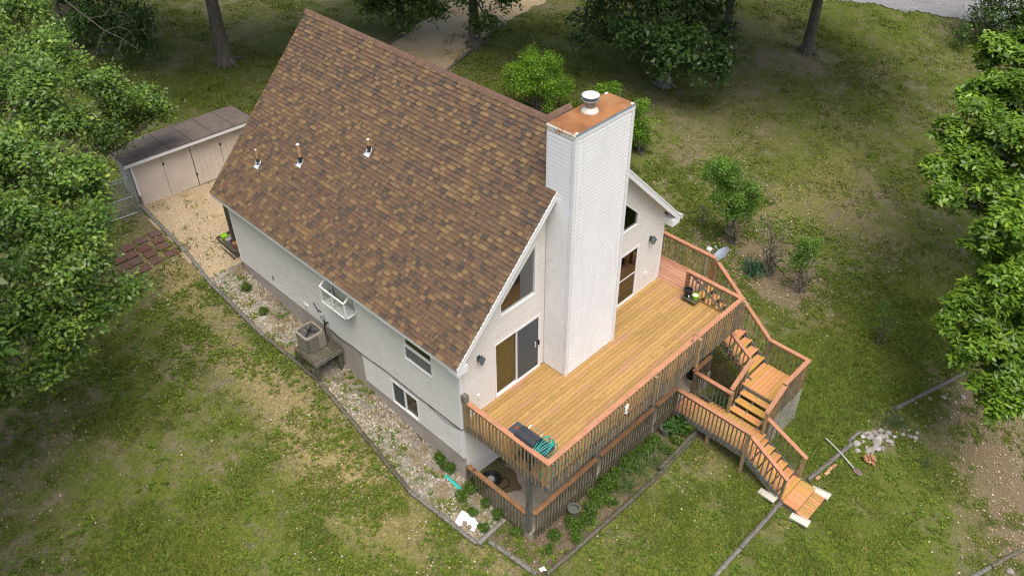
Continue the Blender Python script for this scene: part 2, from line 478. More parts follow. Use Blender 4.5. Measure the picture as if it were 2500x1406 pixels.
# ================================================================ GROUND
rng = np.random.default_rng(7)
LEFT_EDGE = [(-0.94, 17.24), (-1.1, 13.58), (-1.33, 11.43), (-1.3, 8.4), (-1.19, 7.3), (-1.06, 5.82), (-1.27, 3.27), (-1.49, .83), (-1.16, -1.68)]
_ly = np.array([p[1] for p in LEFT_EDGE][::-1]); _lx = np.array([p[0] for p in LEFT_EDGE][::-1])
def xl(y):
    return np.interp(y, _ly, _lx)
def inpoly(x, y, poly):
    x = np.asarray(x, float); y = np.asarray(y, float)
    r = np.zeros(x.shape, bool); n = len(poly)
    for i in range(n):
        (x0, y0), (x1, y1) = poly[i], poly[(i + 1) % n]
        c = ((y0 > y) != (y1 > y)) & (x < (x1 - x0) * (y - y0) / ((y1 - y0) if y1 != y0 else 1e-9) + x0)
        r ^= c
    return r
YARD = [(-0.92, 17.3), (-1.08, 13.6), (-1.28, 11.9), (9.2, 11.7), (10.5, 13.2), (16, 18.35), (19.3, 19.65), (22.5, 20.7), (27, 21.4), (36, 22), (37, 26.5), (29, 26), (23.3, 25.3), (18.5, 24.0), (15.9, 23.1), (11, 20.6), (6, 17.6), (4.2, 16.9)]
STRIP = [(-1.28, 11.9)] + [p for p in LEFT_EDGE if p[1] < 11.5] + [(-0.04, -1.66), (0.02, -1.0), (0.02, 11.9)]
BED = [(-0.75, -1.75), (0.0, -1.75), (0.1, -2.6), (6.95, -2.65), (7.25, -3.5), (4.68, -3.7), (-0.37, -3.55), (-0.6, -3.3)]
ROAD = [(26, 29.6), (41, 9.6), (47.84, 0.47), (62, -18.4), (67, -14.7), (52.5, 3.6), (45.5, 12.9), (31, 33)]
HOUSE = [(0, 0), (9, 0), (9, 11.54), (0, 11.54)]
PATIO = [(0, 0), (0, -2.7), (6.9, -2.7), (6.9, -2.6), (8.0, -2.6), (9.0, -2.6), (9.2, 0)]

# --- terrain sheet
gxs = np.unique(np.concatenate([np.arange(-320, -30, 29.0), np.arange(-30, -14, 2.0), np.arange(-14, 26, 0.4), np.arange(26, 60, 1.0), np.arange(60, 360, 30.0), [360]]))
gys = np.unique(np.concatenate([np.arange(-320, -30, 29.0), np.arange(-30, -16, 2.0), np.arange(-16, 30, 0.4), np.arange(30, 60, 1.0), np.arange(60, 360, 30.0), [360]]))
GX, GY = np.meshgrid(gxs, gys)
near = ((np.abs(GX - 8) < 34) & (np.abs(GY - 6) < 34))
GZ = zg(GX, GY) + near * ((vnoise(GX, GY, 1.7, 3) - .5) * 0.05 + (vnoise(GX, GY, 0.6, 4) - .5) * 0.02) - 0.01
keep = inpoly(GX, GY, PATIO) | inpoly(GX, GY, [(-.1, -.1), (9.1, -.1), (9.1, 11.6), (-.1, 11.6)])
GZ = np.where(inpoly(GX, GY, [(.3, .4), (8.7, .4), (8.7, 11.2), (.3, 11.2)]), GZ - 1.2, GZ)
ny, nx = GX.shape
idx = np.arange(ny * nx).reshape(ny, nx)
F = np.stack([idx[:-1, :-1], idx[:-1, 1:], idx[1:, 1:], idx[1:, :-1]], -1).reshape(-1, 4)
# soil kinds: R leaf litter / bare, G straw and sand, B moss
def blob(x, y, cx, cy, rx, ry):
    return np.clip(1.25 - np.hypot((x - cx) / rx, (y - cy) / ry), 0, 1)
def zones(x, y):
    lit = .9 * blob(x, y, 12.8, -12.4, 3.4, 2.3) + .75 * blob(x, y, 15.4, -9.7, 3.2, 1.8) + .8 * blob(x, y, 12.3, -7.8, 1.3, .8) + .9 * blob(x, y, 16.2, -.5, 2.6, 3.6) + .25 * blob(x, y, 21, 5, 6, 4) \
        + .25 * blob(x, y, -9, 9, 4, 3) + .3 * blob(x, y, 6.5, 22, 5, 3) + .25 * blob(x, y, 28, 5, 9, 3) + .9 * blob(x, y, 8.2, -3.6, 1.2, 1.0) + .3 * blob(x, y, 24, 9, 4, 3)
    straw = .85 * blob(x, y, -1.9, 13.5, 1.6, 3.2) + .75 * blob(x, y, -2.3, 5.0, 1.6, 7) + .45 * blob(x, y, -4.0, 1.0, 3.5, 4) + .4 * blob(x, y, 26, 2, 7, 3) + .45 * blob(x, y, 2.5, -5.0, 4, 1.2) + .4 * blob(x, y, 22, -1, 5, 3) + .6 * blob(x, y, 6.9, -7.2, 1.6, .8) + .5 * blob(x, y, 34, 10, 5, 4) + .45 * blob(x, y, 6.6, -4.4, 1.2, 1.0) + .6 * blob(x, y, -1.0, -2.4, .9, 1.4) + .45 * blob(x, y, 17, 2.5, 4, 3) + .4 * blob(x, y, 38, 4, 4, 2)
    moss = .9 * blob(x, y, 11.5, -5.3, 3.0, 2.6) + .8 * blob(x, y, 7, -10, 5, 3.2) + .7 * blob(x, y, 2, -6.0, 4.5, 2.2) + .6 * blob(x, y, 5, 24, 6, 4) + .5 * blob(x, y, 38, 8, 6, 6) + .5 * blob(x, y, 17, -6.5, 5, 3) + .4 * blob(x, y, 22, 14, 6, 4) + .6 * blob(x, y, -6, 3, 4, 5) + .5 * blob(x, y, 24, 3, 7, 5) + .4 * blob(x, y, -3.5, -1, 2.5, 3)
    return np.clip(lit, 0, 1), np.clip(straw, 0, 1), np.clip(moss, 0, 1)
zl, zs_, zm = zones(GX.ravel(), GY.ravel())
Cg = np.stack([zl, zs_, zm], 1)

def ground_material():
    m, nt, bs, out = _nodes('ground')
    v = _pos(nt)
    a = nt.nodes.new('ShaderNodeAttribute'); a.attribute_name = 'Col'
    sp = nt.nodes.new('ShaderNodeSeparateColor'); nt.links.new(a.outputs['Color'], sp.inputs[0])
    def math_(op, x, y):
        n = nt.nodes.new('ShaderNodeMath'); n.operation = op
        for s, val in ((n.inputs[0], x), (n.inputs[1], y)):
            if isinstance(val, (int, float)): s.default_value = val
            else: nt.links.new(val, s)
        return n.outputs[0]
    n_big = _noise(nt, v, 0.33, 3.0); n_mid = _noise(nt, v, 1.9, 5.0, 0.65); n_fin = _noise(nt, v, 11.0, 5.0, 0.7); n_gr = _noise(nt, v, 42.0, 3.0, 0.7)
    n_fg = math_('ADD', math_('MULTIPLY', n_fin, 0.5), math_('MULTIPLY', _noise(nt, v, 23.0, 4.0, 0.75), 0.5))
    dirt = _ramp(nt, n_fg, 0.34, 0.66, (0.055, 0.045, 0.030), (0.320, 0.262, 0.178))
    green = _ramp(nt, n_fg, 0.36, 0.64, (0.020, 0.036, 0.006), (0.165, 0.195, 0.036))
    straw = _ramp(nt, n_fin, 0.32, 0.68, (0.19, 0.145, 0.06), (0.42, 0.34, 0.17))
    moss = _ramp(nt, n_fg, 0.36, 0.64, (0.028, 0.050, 0.006), (0.160, 0.200, 0.022))
    litter = _ramp(nt, n_gr, 0.34, 0.66, (0.070, 0.054, 0.032), (0.27, 0.215, 0.135))
    # how much grass covers the soil
    cover = math_('ADD', math_('MULTIPLY', n_big, 0.35), math_('ADD', math_('MULTIPLY', n_mid, 0.45), math_('MULTIPLY', n_fin, 0.35)))
    cover = math_('SUBTRACT', math_('ADD', cover, math_('MULTIPLY', sp.outputs[2], 0.10)), math_('ADD', math_('MULTIPLY', sp.outputs[0], 0.12), math_('MULTIPLY', sp.outputs[1], 0.04)))
    f_green = _ramp(nt, cover, 0.45, 0.62)
    col = _mix(nt, f_green, dirt, green)
    def zone(ch, w0, w1):
        s = math_('ADD', math_('ADD', math_('MULTIPLY', n_mid, 0.65), math_('MULTIPLY', n_fin, 0.35)), math_('SUBTRACT', math_('MULTIPLY', ch, 0.70), 0.42))
        return _ramp(nt, s, w0, w1)
    col = _mix(nt, math_('MULTIPLY', zone(sp.outputs[1], 0.30, 0.78), 0.8), col, straw)
    col = _mix(nt, math_('MULTIPLY', zone(sp.outputs[2], 0.36, 0.62), 0.75), col, moss)
    col = _mix(nt, math_('MULTIPLY', zone(sp.outputs[0], 0.32, 0.70), 0.9), col, litter)
    sp2 = _ramp(nt, n_gr, 0.66, 0.74)
    col = _mix(nt, math_('MULTIPLY', sp2, 0.5), col, (0.42, 0.35, 0.24))
    nt.links.new(col, bs.inputs['Base Color'])
    bs.inputs['Roughness'].default_value = 0.95
    bs.inputs['Specular IOR Level'].default_value = 0.1
    b = nt.nodes.new('ShaderNodeBump'); b.inputs['Strength'].default_value = 0.8; b.inputs['Distance'].default_value = 0.05
    nt.links.new(math_('ADD', n_fin, math_('MULTIPLY', n_gr, 0.4)), b.inputs['Height']); nt.links.new(b.outputs[0], bs.inputs['Normal'])
    MATS['ground'] = m
ground_material()
g = npmesh('ground', np.stack([GX.ravel(), GY.ravel(), GZ.ravel()], 1), F, Cg, 'ground')
g['kind'] = 'structure'
g.data.polygons.foreach_set('use_smooth', [True] * len(g.data.polygons))

mat('gravel_white', (0.225, 0.21, 0.17), 0.95, 0.45, 16.0, bump=0.8, bscale=45, second=(0.19, 0.145, 0.08), second_rng=(0.46, 0.60), second_scale=1.6, third=(0.09, 0.115, 0.028), third_rng=(0.54, 0.66), third_scale=1.3)
mat('gravel_tan', (0.38, 0.30, 0.19), 0.95, 0.38, 22.0, bump=0.7, bscale=60, second=(0.40, 0.27, 0.10), second_rng=(0.52, 0.72), second_scale=0.8, third=(0.21, 0.17, 0.115), third_rng=(0.60, 0.76), third_scale=2.0)
mat('bed_soil', (0.125, 0.095, 0.062), 0.95, 0.45, 12.0, bump=0.8, bscale=40, second=(0.085, 0.10, 0.025), second_rng=(0.54, 0.64), second_scale=1.9, third=(0.32, 0.25, 0.15), third_rng=(0.66, 0.74), third_scale=16)
mat('asphalt', (0.20, 0.20, 0.205), 0.9, 0.18, 4.0, bump=0.2, third=(0.15, 0.15, 0.15), third_rng=(0.5, 0.7), third_scale=0.7)

def sheet(name, poly, m, cell, rag, lift, seed):
    xs = [p[0] for p in poly]; ys = [p[1] for p in poly]
    X, Y = np.meshgrid(np.arange(min(xs) - rag, max(xs) + rag + cell, cell), np.arange(min(ys) - rag, max(ys) + rag + cell, cell))
    cxm = (X[:-1, :-1] + X[1:, 1:]) / 2; cym = (Y[:-1, :-1] + Y[1:, 1:]) / 2
    jx = (vnoise(cxm, cym, 0.5, seed) - .5) * 2 * rag; jy = (vnoise(cxm, cym, 0.5, seed + 1) - .5) * 2 * rag
    ok = inpoly(cxm + jx, cym + jy, poly)
    Z = zg(X, Y) + lift + (vnoise(X, Y, 0.35, seed + 2) - .5) * 0.02 + (vnoise(X, Y, 1.7, 3) - .5) * 0.05
    n2, n1 = X.shape
    ii = np.arange(n2 * n1).reshape(n2, n1)
    Fq = np.stack([ii[:-1, :-1], ii[:-1, 1:], ii[1:, 1:], ii[1:, :-1]], -1)[ok]
    used = np.unique(Fq); rem = np.full(n2 * n1, -1); rem[used] = np.arange(len(used))
    V = np.stack([X.ravel(), Y.ravel(), Z.ravel()], 1)[used]
    o = npmesh(name, V, rem[Fq], None, m)
    o['kind'] = 'structure'
    o.data.polygons.foreach_set('use_smooth', [True] * len(o.data.polygons))
    return o
sheet('gravel_path', STRIP, 'gravel_white', 0.08, 0.12, 0.022, 11)
sheet('gravel_driveway', YARD, 'gravel_tan', 0.16, 0.22, 0.022, 21)
sheet('planting_bed', BED, 'bed_soil', 0.08, 0.1, 0.018, 31)
sheet('road', ROAD, 'asphalt', 0.2, 0.3, 0.03, 41)

# ------------------------------------------------ loose cover (nobody could count it)
def pebbles(name, n, sampler, smin, smax, cols, wts, label):
    x, y = sampler(n)
    z = zg(x, y) + (vnoise(x, y, 1.7, 3) - .5) * 0.05 + 0.02
    n = len(x)
    base = np.array([(1, 0, 0), (-.5, .87, 0), (-.5, -.87, 0), (.15, .1, .55), (-.1, -.1, -.5)])
    tri = np.array([(0, 1, 3), (1, 2, 3), (2, 0, 3)])
    s = rng.uniform(smin, smax, n) * rng.uniform(.7, 1.3, n)
    ang = rng.uniform(0, 6.283, n); el = rng.uniform(.55, 1.0, n)
    bx = base[None, :4, 0] * rng.uniform(.7, 1.2, (n, 4)); by = base[None, :4, 1] * el[:, None] * rng.uniform(.8, 1.2, (n, 4))
    px = (bx * np.cos(ang)[:, None] - by * np.sin(ang)[:, None]) * s[:, None] + x[:, None]
    py = (bx * np.sin(ang)[:, None] + by * np.cos(ang)[:, None]) * s[:, None] + y[:, None]
    pz = base[None, :4, 2] * s[:, None] * rng.uniform(.7, 1.4, (n, 1)) + z[:, None]
    pz[:, :3] -= 0.006
    V = np.stack([px, py, pz], -1).reshape(-1, 3)
    Fx = (tri[None] + 4 * np.arange(n)[:, None, None]).reshape(-1, 3)
    ci = rng.choice(len(cols), n, p=np.array(wts) / sum(wts))
    C = np.array(cols)[ci] * rng.uniform(.7, 1.2, (n, 1))
    o = npmesh(name, V, Fx, np.repeat(np.clip(C, 0, .85), 4, 0), 'pebble')
    o['kind'] = 'stuff'
    tag(o, label, 'gravel')
    return o
def samp_poly(poly, reject=None, dens=None):
    xs = [p[0] for p in poly]; ys = [p[1] for p in poly]
    def f(n):
        X = np.zeros(0); Y = np.zeros(0)
        while len(X) < n:
            x = rng.uniform(min(xs), max(xs), n * 2); y = rng.uniform(min(ys), max(ys), n * 2)
            ok = inpoly(x, y, poly)
            if dens is not None:
                ok &= rng.uniform(0, 1, len(x)) < dens(x, y)
            X = np.concatenate([X, x[ok]]); Y = np.concatenate([Y, y[ok]])
        return X[:n], Y[:n]
    return f
PEB = [(0.42, 0.40, 0.35), (0.29, 0.25, 0.18), (0.21, 0.19, 0.155), (0.35, 0.28, 0.17), (0.14, 0.125, 0.10)]
pebbles('gravel_stones', 8500, samp_poly(STRIP, dens=lambda x, y: .12 + .88 * (vnoise(x, y, .8, 50) * .6 + vnoise(x, y, .25, 51) * .4 > .47)), 0.015, 0.065, PEB, [5, 4, 3, 2, 2], 'pale broken stone along the foot of the long left wall')
pebbles('driveway_gravel', 26000, samp_poly([(-1, 17.2), (-1.25, 11.9), (2.0, 11.9), (3.2, 17)]), 0.010, 0.026, [(0.55, 0.45, 0.30), (0.46, 0.36, 0.22), (0.60, 0.54, 0.42), (0.30, 0.24, 0.16)], [4, 4, 2, 2], 'fine tan gravel in front of the shed')

def blades(name, x, y, hgt, wid, nb, cols, label, spread=0.05, lean=0.6, z=None):
    n = len(x)
    if z is None:
        z = zg(x, y) + (vnoise(x, y, 1.7, 3) - .5) * 0.05 - 0.005
    X = np.repeat(x, nb) + rng.normal(0, 1, n * nb) * np.repeat(spread, nb) if not np.isscalar(spread) else np.repeat(x, nb) + rng.normal(0, spread, n * nb)
    Y = np.repeat(y, nb) + rng.normal(0, 1, n * nb) * (np.repeat(spread, nb) if not np.isscalar(spread) else spread)
    Z = np.repeat(z, nb)
    h = np.repeat(hgt, nb) * rng.uniform(.5, 1.2, n * nb); w = np.repeat(wid, nb) * rng.uniform(.6, 1.3, n * nb)
    a = rng.uniform(0, 6.283, n * nb); l = rng.uniform(.1, lean, n * nb) * h * 2
    dx, dy = np.cos(a), np.sin(a)
    b0 = np.stack([X - dy * w, Y + dx * w, Z], -1); b1 = np.stack([X + dy * w, Y - dx * w, Z], -1)
    tp = np.stack([X + dx * l, Y + dy * l, Z + h], -1)
    V = np.stack([b0, b1, tp], 1).reshape(-1, 3)
    Fx = np.arange(len(V)).reshape(-1, 3)
    C = np.repeat(cols, nb, 0) * rng.uniform(.75, 1.25, (n * nb, 1))
    o = npmesh(name, V, Fx, np.repeat(np.clip(C, 0, .8), 3, 0), 'grass')
    o['kind'] = 'stuff'
    tag(o, label, 'grass')
    return o
def grass_ok(x, y):
    bad = inpoly(x, y, HOUSE) | inpoly(x, y, PATIO) | inpoly(x, y, ROAD)
    thin = inpoly(x, y, YARD) | inpoly(x, y, STRIP)
    bad |= thin & (vnoise(x, y, .8, 91) * .6 + vnoise(x, y, .25, 92) * .4 < np.where(inpoly(x, y, YARD), .66, .49))
    bad |= inpoly(x, y, BED) & (vnoise(x, y, .5, 93) < .25)
    bad |= (x > 6.8) & (x < 8.0) & (y > -7.6) & (y < -2.6)
    bad |= (x > -1.0) & (x < 4.2) & (y > 17) & (y < 19.2)
    return ~bad
def grass_field(name, n, box, size, nb, thr, label, kill=None):
    x = rng.uniform(box[0], box[1], n); y = rng.uniform(box[2], box[3], n)
    zl, zs2, zm2 = zones(x, y)
    d = vnoise(x, y, 2.6, 60) * .36 + vnoise(x, y, .85, 61) * .40 + vnoise(x, y, .20, 62) * .34 + zm2 * .14 - zl * .11 - zs2 * .05
    ok = grass_ok(x, y) & (d > thr)
    if kill is not None:
        ok &= ~kill(x, y)
    x, y, d, zm2, zs2 = x[ok], y[ok], d[ok], zm2[ok], zs2[ok]
    k = np.clip(vnoise(x, y, 1.2, 63) * .6 + vnoise(x, y, .3, 64) * .5, 0, 1)[:, None]
    c = (1 - k) * np.array((0.075, 0.118, 0.018)) + k * np.array((0.158, 0.200, 0.030))
    ye = (rng.uniform(0, 1, len(x)) < .08 + .15 * (vnoise(x, y, 2.2, 65) > .7))[:, None]
    c = np.where(ye, np.array((0.19, 0.20, 0.035)), c)
    hgt = rng.uniform(.5, 1.0, len(x)) * size * (.7 + .8 * np.clip(d - thr, 0, .4) / .4)
    return blades(name, x, y, hgt, hgt * .16 + size * .05, nb, c, label, spread=size * .8, lean=1.1)
front = lambda x, y: (x > 25)
grass_field('grass', 270000, (-13, 20, -14.5, 12.0), 0.095, 5, 0.52, 'short patchy lawn and weeds around the house',
            kill=lambda x, y: (y < -x * 1.0 - 17) | ((x > -1.2) & (x < 9) & (y > 0) & (y < 12)))
grass_field('grass', 170000, (-6, 55, -12, 46), 0.13, 4, 0.51, 'short shaded lawn beyond the house and under the oaks',
            kill=lambda x, y: ((x < 20) & (y < 12)) | (y > 48 - x * .75 + 6) | (y < x * .45 - 22))
# broad leaved weeds flat on the lawn
def rosettes(name, n, box, size, thr, label, kill=None):
    x = rng.uniform(box[0], box[1], n); y = rng.uniform(box[2], box[3], n)
    zl, zs2, zm2 = zones(x, y)
    d = vnoise(x, y, 3.1, 70) * .35 + vnoise(x, y, .6, 71) * .4 + vnoise(x, y, .17, 72) * .35 - zl * .1
    ok = grass_ok(x, y) & (d > thr)
    if kill is not None:
        ok &= ~kill(x, y)
    x, y = x[ok], y[ok]; n = len(x); nl = 5
    z = zg(x, y) + (vnoise(x, y, 1.7, 3) - .5) * 0.05 + .02
    N = n * nl; X = np.repeat(x, nl); Y = np.repeat(y, nl); Z = np.repeat(z, nl)
    a = rng.uniform(0, 6.283, N); s = np.repeat(size * rng.uniform(.6, 1.3, n), nl) * rng.uniform(.7, 1.2, N)
    dx, dy = np.cos(a), np.sin(a); up = rng.uniform(.1, .7, N)
    p0 = np.stack([X, Y, Z], -1); tip = np.stack([X + dx * s, Y + dy * s, Z + s * up], -1)
    mid = np.stack([X + dx * s * .55, Y + dy * s * .55, Z + s * up * .75], -1); sd_ = np.stack([-dy, dx, np.zeros(N)], -1) * (s * .26)[:, None]
    V = np.stack([p0, mid - sd_, tip, mid + sd_], 1).reshape(-1, 3)
    k = rng.uniform(0, 1, (n, 1)); c = (1 - k) * np.array((0.075, 0.135, 0.016)) + k * np.array((0.160, 0.220, 0.026))
    C = np.repeat(np.repeat(c, nl, 0) * rng.uniform(.75, 1.25, (N, 1)), 4, 0)
    o = npmesh(name, V, np.arange(len(V)).reshape(-1, 4), C, 'grass'); o['kind'] = 'stuff'; tag(o, label, 'weeds')
rosettes('lawn_weeds', 90000, (-13, 20, -14.5, 12.0), 0.075, 0.585, 'small broad leaved weeds all over the near lawn', kill=lambda x, y: (y < -x - 17))
# fallen leaves and chips
def litter_field(name, n, box, smin, smax, wfun, label):
    x = rng.uniform(box[0], box[1], n); y = rng.uniform(box[2], box[3], n)
    ok = ~(inpoly(x, y, HOUSE) | inpoly(x, y, PATIO) | inpoly(x, y, ROAD)) & (rng.uniform(0, 1, n) < wfun(x, y))
    x, y = x[ok], y[ok]; n = len(x)
    z = zg(x, y) + (vnoise(x, y, 1.7, 3) - .5) * 0.05 + 0.035
    s = rng.uniform(smin, smax, n); a = rng.uniform(0, 6.283, n); q = rng.uniform(.3, .8, n)
    base = np.array([(-1, 0), (0, -1), (1, 0), (0, 1)])
    px = base[None, :, 0] * s[:, None]; py = base[None, :, 1] * (s * q)[:, None]
    X = px * np.cos(a)[:, None] - py * np.sin(a)[:, None] + x[:, None]; Y = px * np.sin(a)[:, None] + py * np.cos(a)[:, None] + y[:, None]
    Z = z[:, None] + rng.uniform(-.35, .5, (n, 4)) * s[:, None]
    V = np.stack([X, Y, Z], -1).reshape(-1, 3); Fx = np.arange(len(V)).reshape(-1, 4)
    cols = np.array([(0.46, 0.38, 0.26), (0.33, 0.24, 0.14), (0.22, 0.16, 0.10), (0.46, 0.41, 0.31), (0.42, 0.29, 0.12)])
    C = cols[rng.choice(5, n, p=[.3, .28, .2, .12, .10])] * rng.uniform(.7, 1.15, (n, 1))
    o = npmesh(name, V, Fx, np.repeat(C, 4, 0), 'litter')
    o['kind'] = 'stuff'
    tag(o, label, 'leaf litter')
def lw(x, y):
    l, s, m_ = zones(x, y)
    return np.clip(.05 + .75 * l ** 1.5 + .25 * s - .1 * m_, 0.02, 1)
litter_field('leaf_litter', 140000, (-12, 22, -14.5, 17), 0.016, 0.05, lambda x, y: lw(x, y) * ~((y < -x - 17)), 'dry brown leaves and chips scattered over the yard')
litter_field('leaf_litter', 16000, (14, 55, -6, 36), 0.035, 0.07, lambda x, y: np.clip(lw(x, y), .12, .7), 'dry leaves scattered on the far lawn under the trees')
# ================================================================ HOUSE
W, L = 9.0, 11.54
RZ0 = 2.85                      # roof plane: z = x + RZ0 on the left slope
OV = 0.34
rnd = random.Random(3)
house = thing('house', 'tall gabled house with pale vinyl siding, brown shingle roof and sided chimney', 'house', (W / 2, L / 2, -2.7))
wall = MB()
wall.prism([(W, 0.02, -2.9), (W, L, -2.9), (W, L, 2.8), (W, 0.02, 2.8)], (-0.12, 0, 0), 'siding_cream')
wall.prism([(0.02, L, -1.2), (W, L, -1.2), (W, L, 2.8), (W / 2, L, 7.2), (0.02, L, 2.8)], (0, -0.12, 0), 'siding_cream')
wall.box((W / 2, 0.1, -1.4), (W - .2, 0.1, 2.6), 'siding_cream')
wall_o = wall.build('wall', house)
fnd = MB()
fnd.prism([(0.0, 0.0, -3.3), (0.0, 4.56, -3.3), (0.0, 4.56, -1.52), (0.0, 0.0, -1.52)], (0.2, 0, 0), 'foundation')
fnd.prism([(0.0, 4.56, -3.3), (0.0, L - .03, -3.3), (0.0, L - .03, -0.42), (0.0, 4.56, -0.42)], (0.2, 0, 0), 'foundation')
fnd.build('foundation', house)
inn = MB()
inn.box((W / 2, L / 2, -0.06), (W - 0.3, L - 0.3, 0.1), 'carpet')
inn.build('floor', house)
inn = MB()
inn.prism([(.15, 3.55, 0), (W - .15, 3.55, 0), (W - .15, 3.55, 2.5), (W / 2, 3.55, 6.8), (.15, 3.55, 2.5)], (0, .1, 0), 'interior_wall')
inn.box((2.75, 1.5, 3.3), (.9, .08, 2.2), 'interior_wall')
inn.box((.07, 5.1, 1.8), (.04, 1.35, 1.1), 'interior_wall')
inn.box((4.45, 1.9, 1.3), (0.1, 3.3, 2.6), 'interior_wall')
inn.box((1.9, 6.0, 1.2), (0.1, 4.6, 2.3), 'interior_wall')
inn.box((1.2, 4.4, -1.4), (0.1, 6.0, 2.2), 'interior_wall')
inn.build('partition', house)

# --- openings: (u0, u1, z0, z1) in wall coordinates
OP_FRONT = [(1.29, 3.16, 0.0, 2.08), (5.86, 7.73, 0.0, 2.08)]
TRAP_L = [(1.52, 2.90), (2.95, 2.90), (2.95, 4.74), (1.52, 3.36)]
TRAP_R = [(6.05, 2.90), (7.54, 2.90), (7.54, 3.38), (6.05, 4.76)]
OP_LEFT = [(1.06, 2.33, 0.96, 1.98), (4.49, 5.72, 1.30, 2.25)]
OP_LEFT_LOW = [(1.92, 3.20, -1.50, -0.50)]
PITCH = 0.1145
segs = []                       # (kind, a, b, z)  kind: F front, L left
def cut(a, b, z, ops):
    rs = [(a, b)]
    for (u0, u1, z0, z1) in ops:
        if z + PITCH > z0 + .02 and z < z1 - .02:
            nr = []
            for (p, q) in rs:
                if u1 <= p or u0 >= q:
                    nr.append((p, q)); continue
                if u0 - p > .03: nr.append((p, u0))
                if q - u1 > .03: nr.append((u1, q))
            rs = nr
    return rs
def trap_span(T, z):
    z0 = T[0][1]; zt = max(p[1] for p in T)
    if z + PITCH < z0 + .02 or z > zt - .05: return None
    if T is TRAP_L:
        lo = 1.52 if z < 3.36 else 1.52 + (z - 3.36)
        return (lo, 2.95, z0, zt)
    hi = 7.54 if z < 3.38 else 7.54 - (z - 3.38)
    return (6.05, hi, z0, zt)
z = -0.42
while z < 2.62:
    for s in cut(0.07, L - .05, z, OP_LEFT): segs.append(('L', s[0], s[1], z))
    z += PITCH
z = -1.52
while z < -0.47:
    for s in cut(0.07, 4.53, z, OP_LEFT_LOW): segs.append(('L', s[0], s[1], z))
    z += PITCH
z = 0.03
while z < 6.9:
    a = max(0.07, z + PITCH - RZ0 + 0.05); b = W - a
    ops = list(OP_FRONT) + [(3.30, 5.60, -1, 9)]
    for T in (TRAP_L, TRAP_R):
        t = trap_span(T, z)
        if t: ops.append(t)
    for s in cut(a, b, z, ops): segs.append(('F', s[0], s[1], z))
    z += PITCH
z = -2.72
while z < -0.3:
    segs.append(('F', 0.07, 8.95, z)); z += PITCH
CX0, CX1, CD, CZ = 3.35, 5.56, 0.87, 8.0
csegs = []
z = 0.02
while z < CZ - .22:
    csegs.append(('CF', CX0 + .09, CX1 - .09, z)); csegs.append(('CL', -CD + .09, -0.02, z)); z += PITCH
# profile: (out, z)
PROF = [(0.0, 0.0), (0.029, 0.0), (0.026, 0.078), (0.022, 0.086), (0.003, 0.104), (0.003, PITCH), (0.0, PITCH)]
_SID = {}
def siding_mesh(m):
    if m not in _SID:
        me = bpy.data.meshes.new('siding_piece_' + m)
        n = len(PROF)
        vs = [(0, -o, zz) for o, zz in PROF] + [(1, -o, zz) for o, zz in PROF]
        fs = [tuple(range(n)), tuple(range(2 * n - 1, n - 1, -1))] + [((i + 1) % n, i, n + i, n + (i + 1) % n) for i in range(n)]
        me.from_pydata(vs, [], fs)
        me.materials.append(MATS[m]); me.update()
        bm = bmesh.new(); bm.from_mesh(me); bmesh.ops.recalc_face_normals(bm, faces=bm.faces); bm.to_mesh(me); bm.free()
        _SID[m] = me
    return _SID[m]
def seg_matrix(k, a, b, z):
    if k == 'F': return Matrix.Translation((a, 0, z)) @ Matrix.Diagonal((b - a, 1, 1, 1)), 'siding_cream'
    if k == 'CF': return Matrix.Translation((a, -CD, z)) @ Matrix.Diagonal((b - a, 1, 1, 1)), 'siding_white'
    x = 0.0 if k == 'L' else CX0
    return Matrix.Translation((x, b, z)) @ Matrix.Rotation(R(-90), 4, 'Z') @ Matrix.Diagonal((b - a, 1, 1, 1)), 'siding_grey' if k == 'L' else 'siding_white'
# chimney first: its core carries its boards
ch = MB()
ch.box(((CX0 + CX1) / 2, -CD / 2 + .02, CZ / 2 - .08), (CX1 - CX0 - .02, CD, CZ - .16), 'siding_white')
chim = ch.build('chimney', house)
allsegs = [(wall_o, s) for s in segs] + [(chim, s) for s in csegs]
def vis(s):                                   # the boards under the deck hardly show
    k, a, b, z = s
    return (b - a) * (0.25 if (k == 'F' and z < -0.3) else 1.0)
allsegs.sort(key=lambda t: -vis(t[1]))
for par, s in allsegs[:296]:
    M, m = seg_matrix(*s)
    o = bpy.data.objects.new('siding_board', siding_mesh(m)); COL.objects.link(o); o.parent = par
    o.matrix_basis = Matrix.Translation(-wl(par)) @ M
rest = MB()
n_ = len(PROF)
for par, s in allsegs[296:]:
    M, m = seg_matrix(*s)
    vs = [M @ Vector((0, -o_, zz)) for o_, zz in PROF] + [M @ Vector((1, -o_, zz)) for o_, zz in PROF]
    rest.poly(vs, [tuple(range(n_)), tuple(range(2 * n_ - 1, n_ - 1, -1))] + [((i + 1) % n_, i, n_ + i, n_ + (i + 1) % n_) for i in range(n_)], m)
ro = rest.build('siding_pieces', house); ro['kind'] = 'stuff'

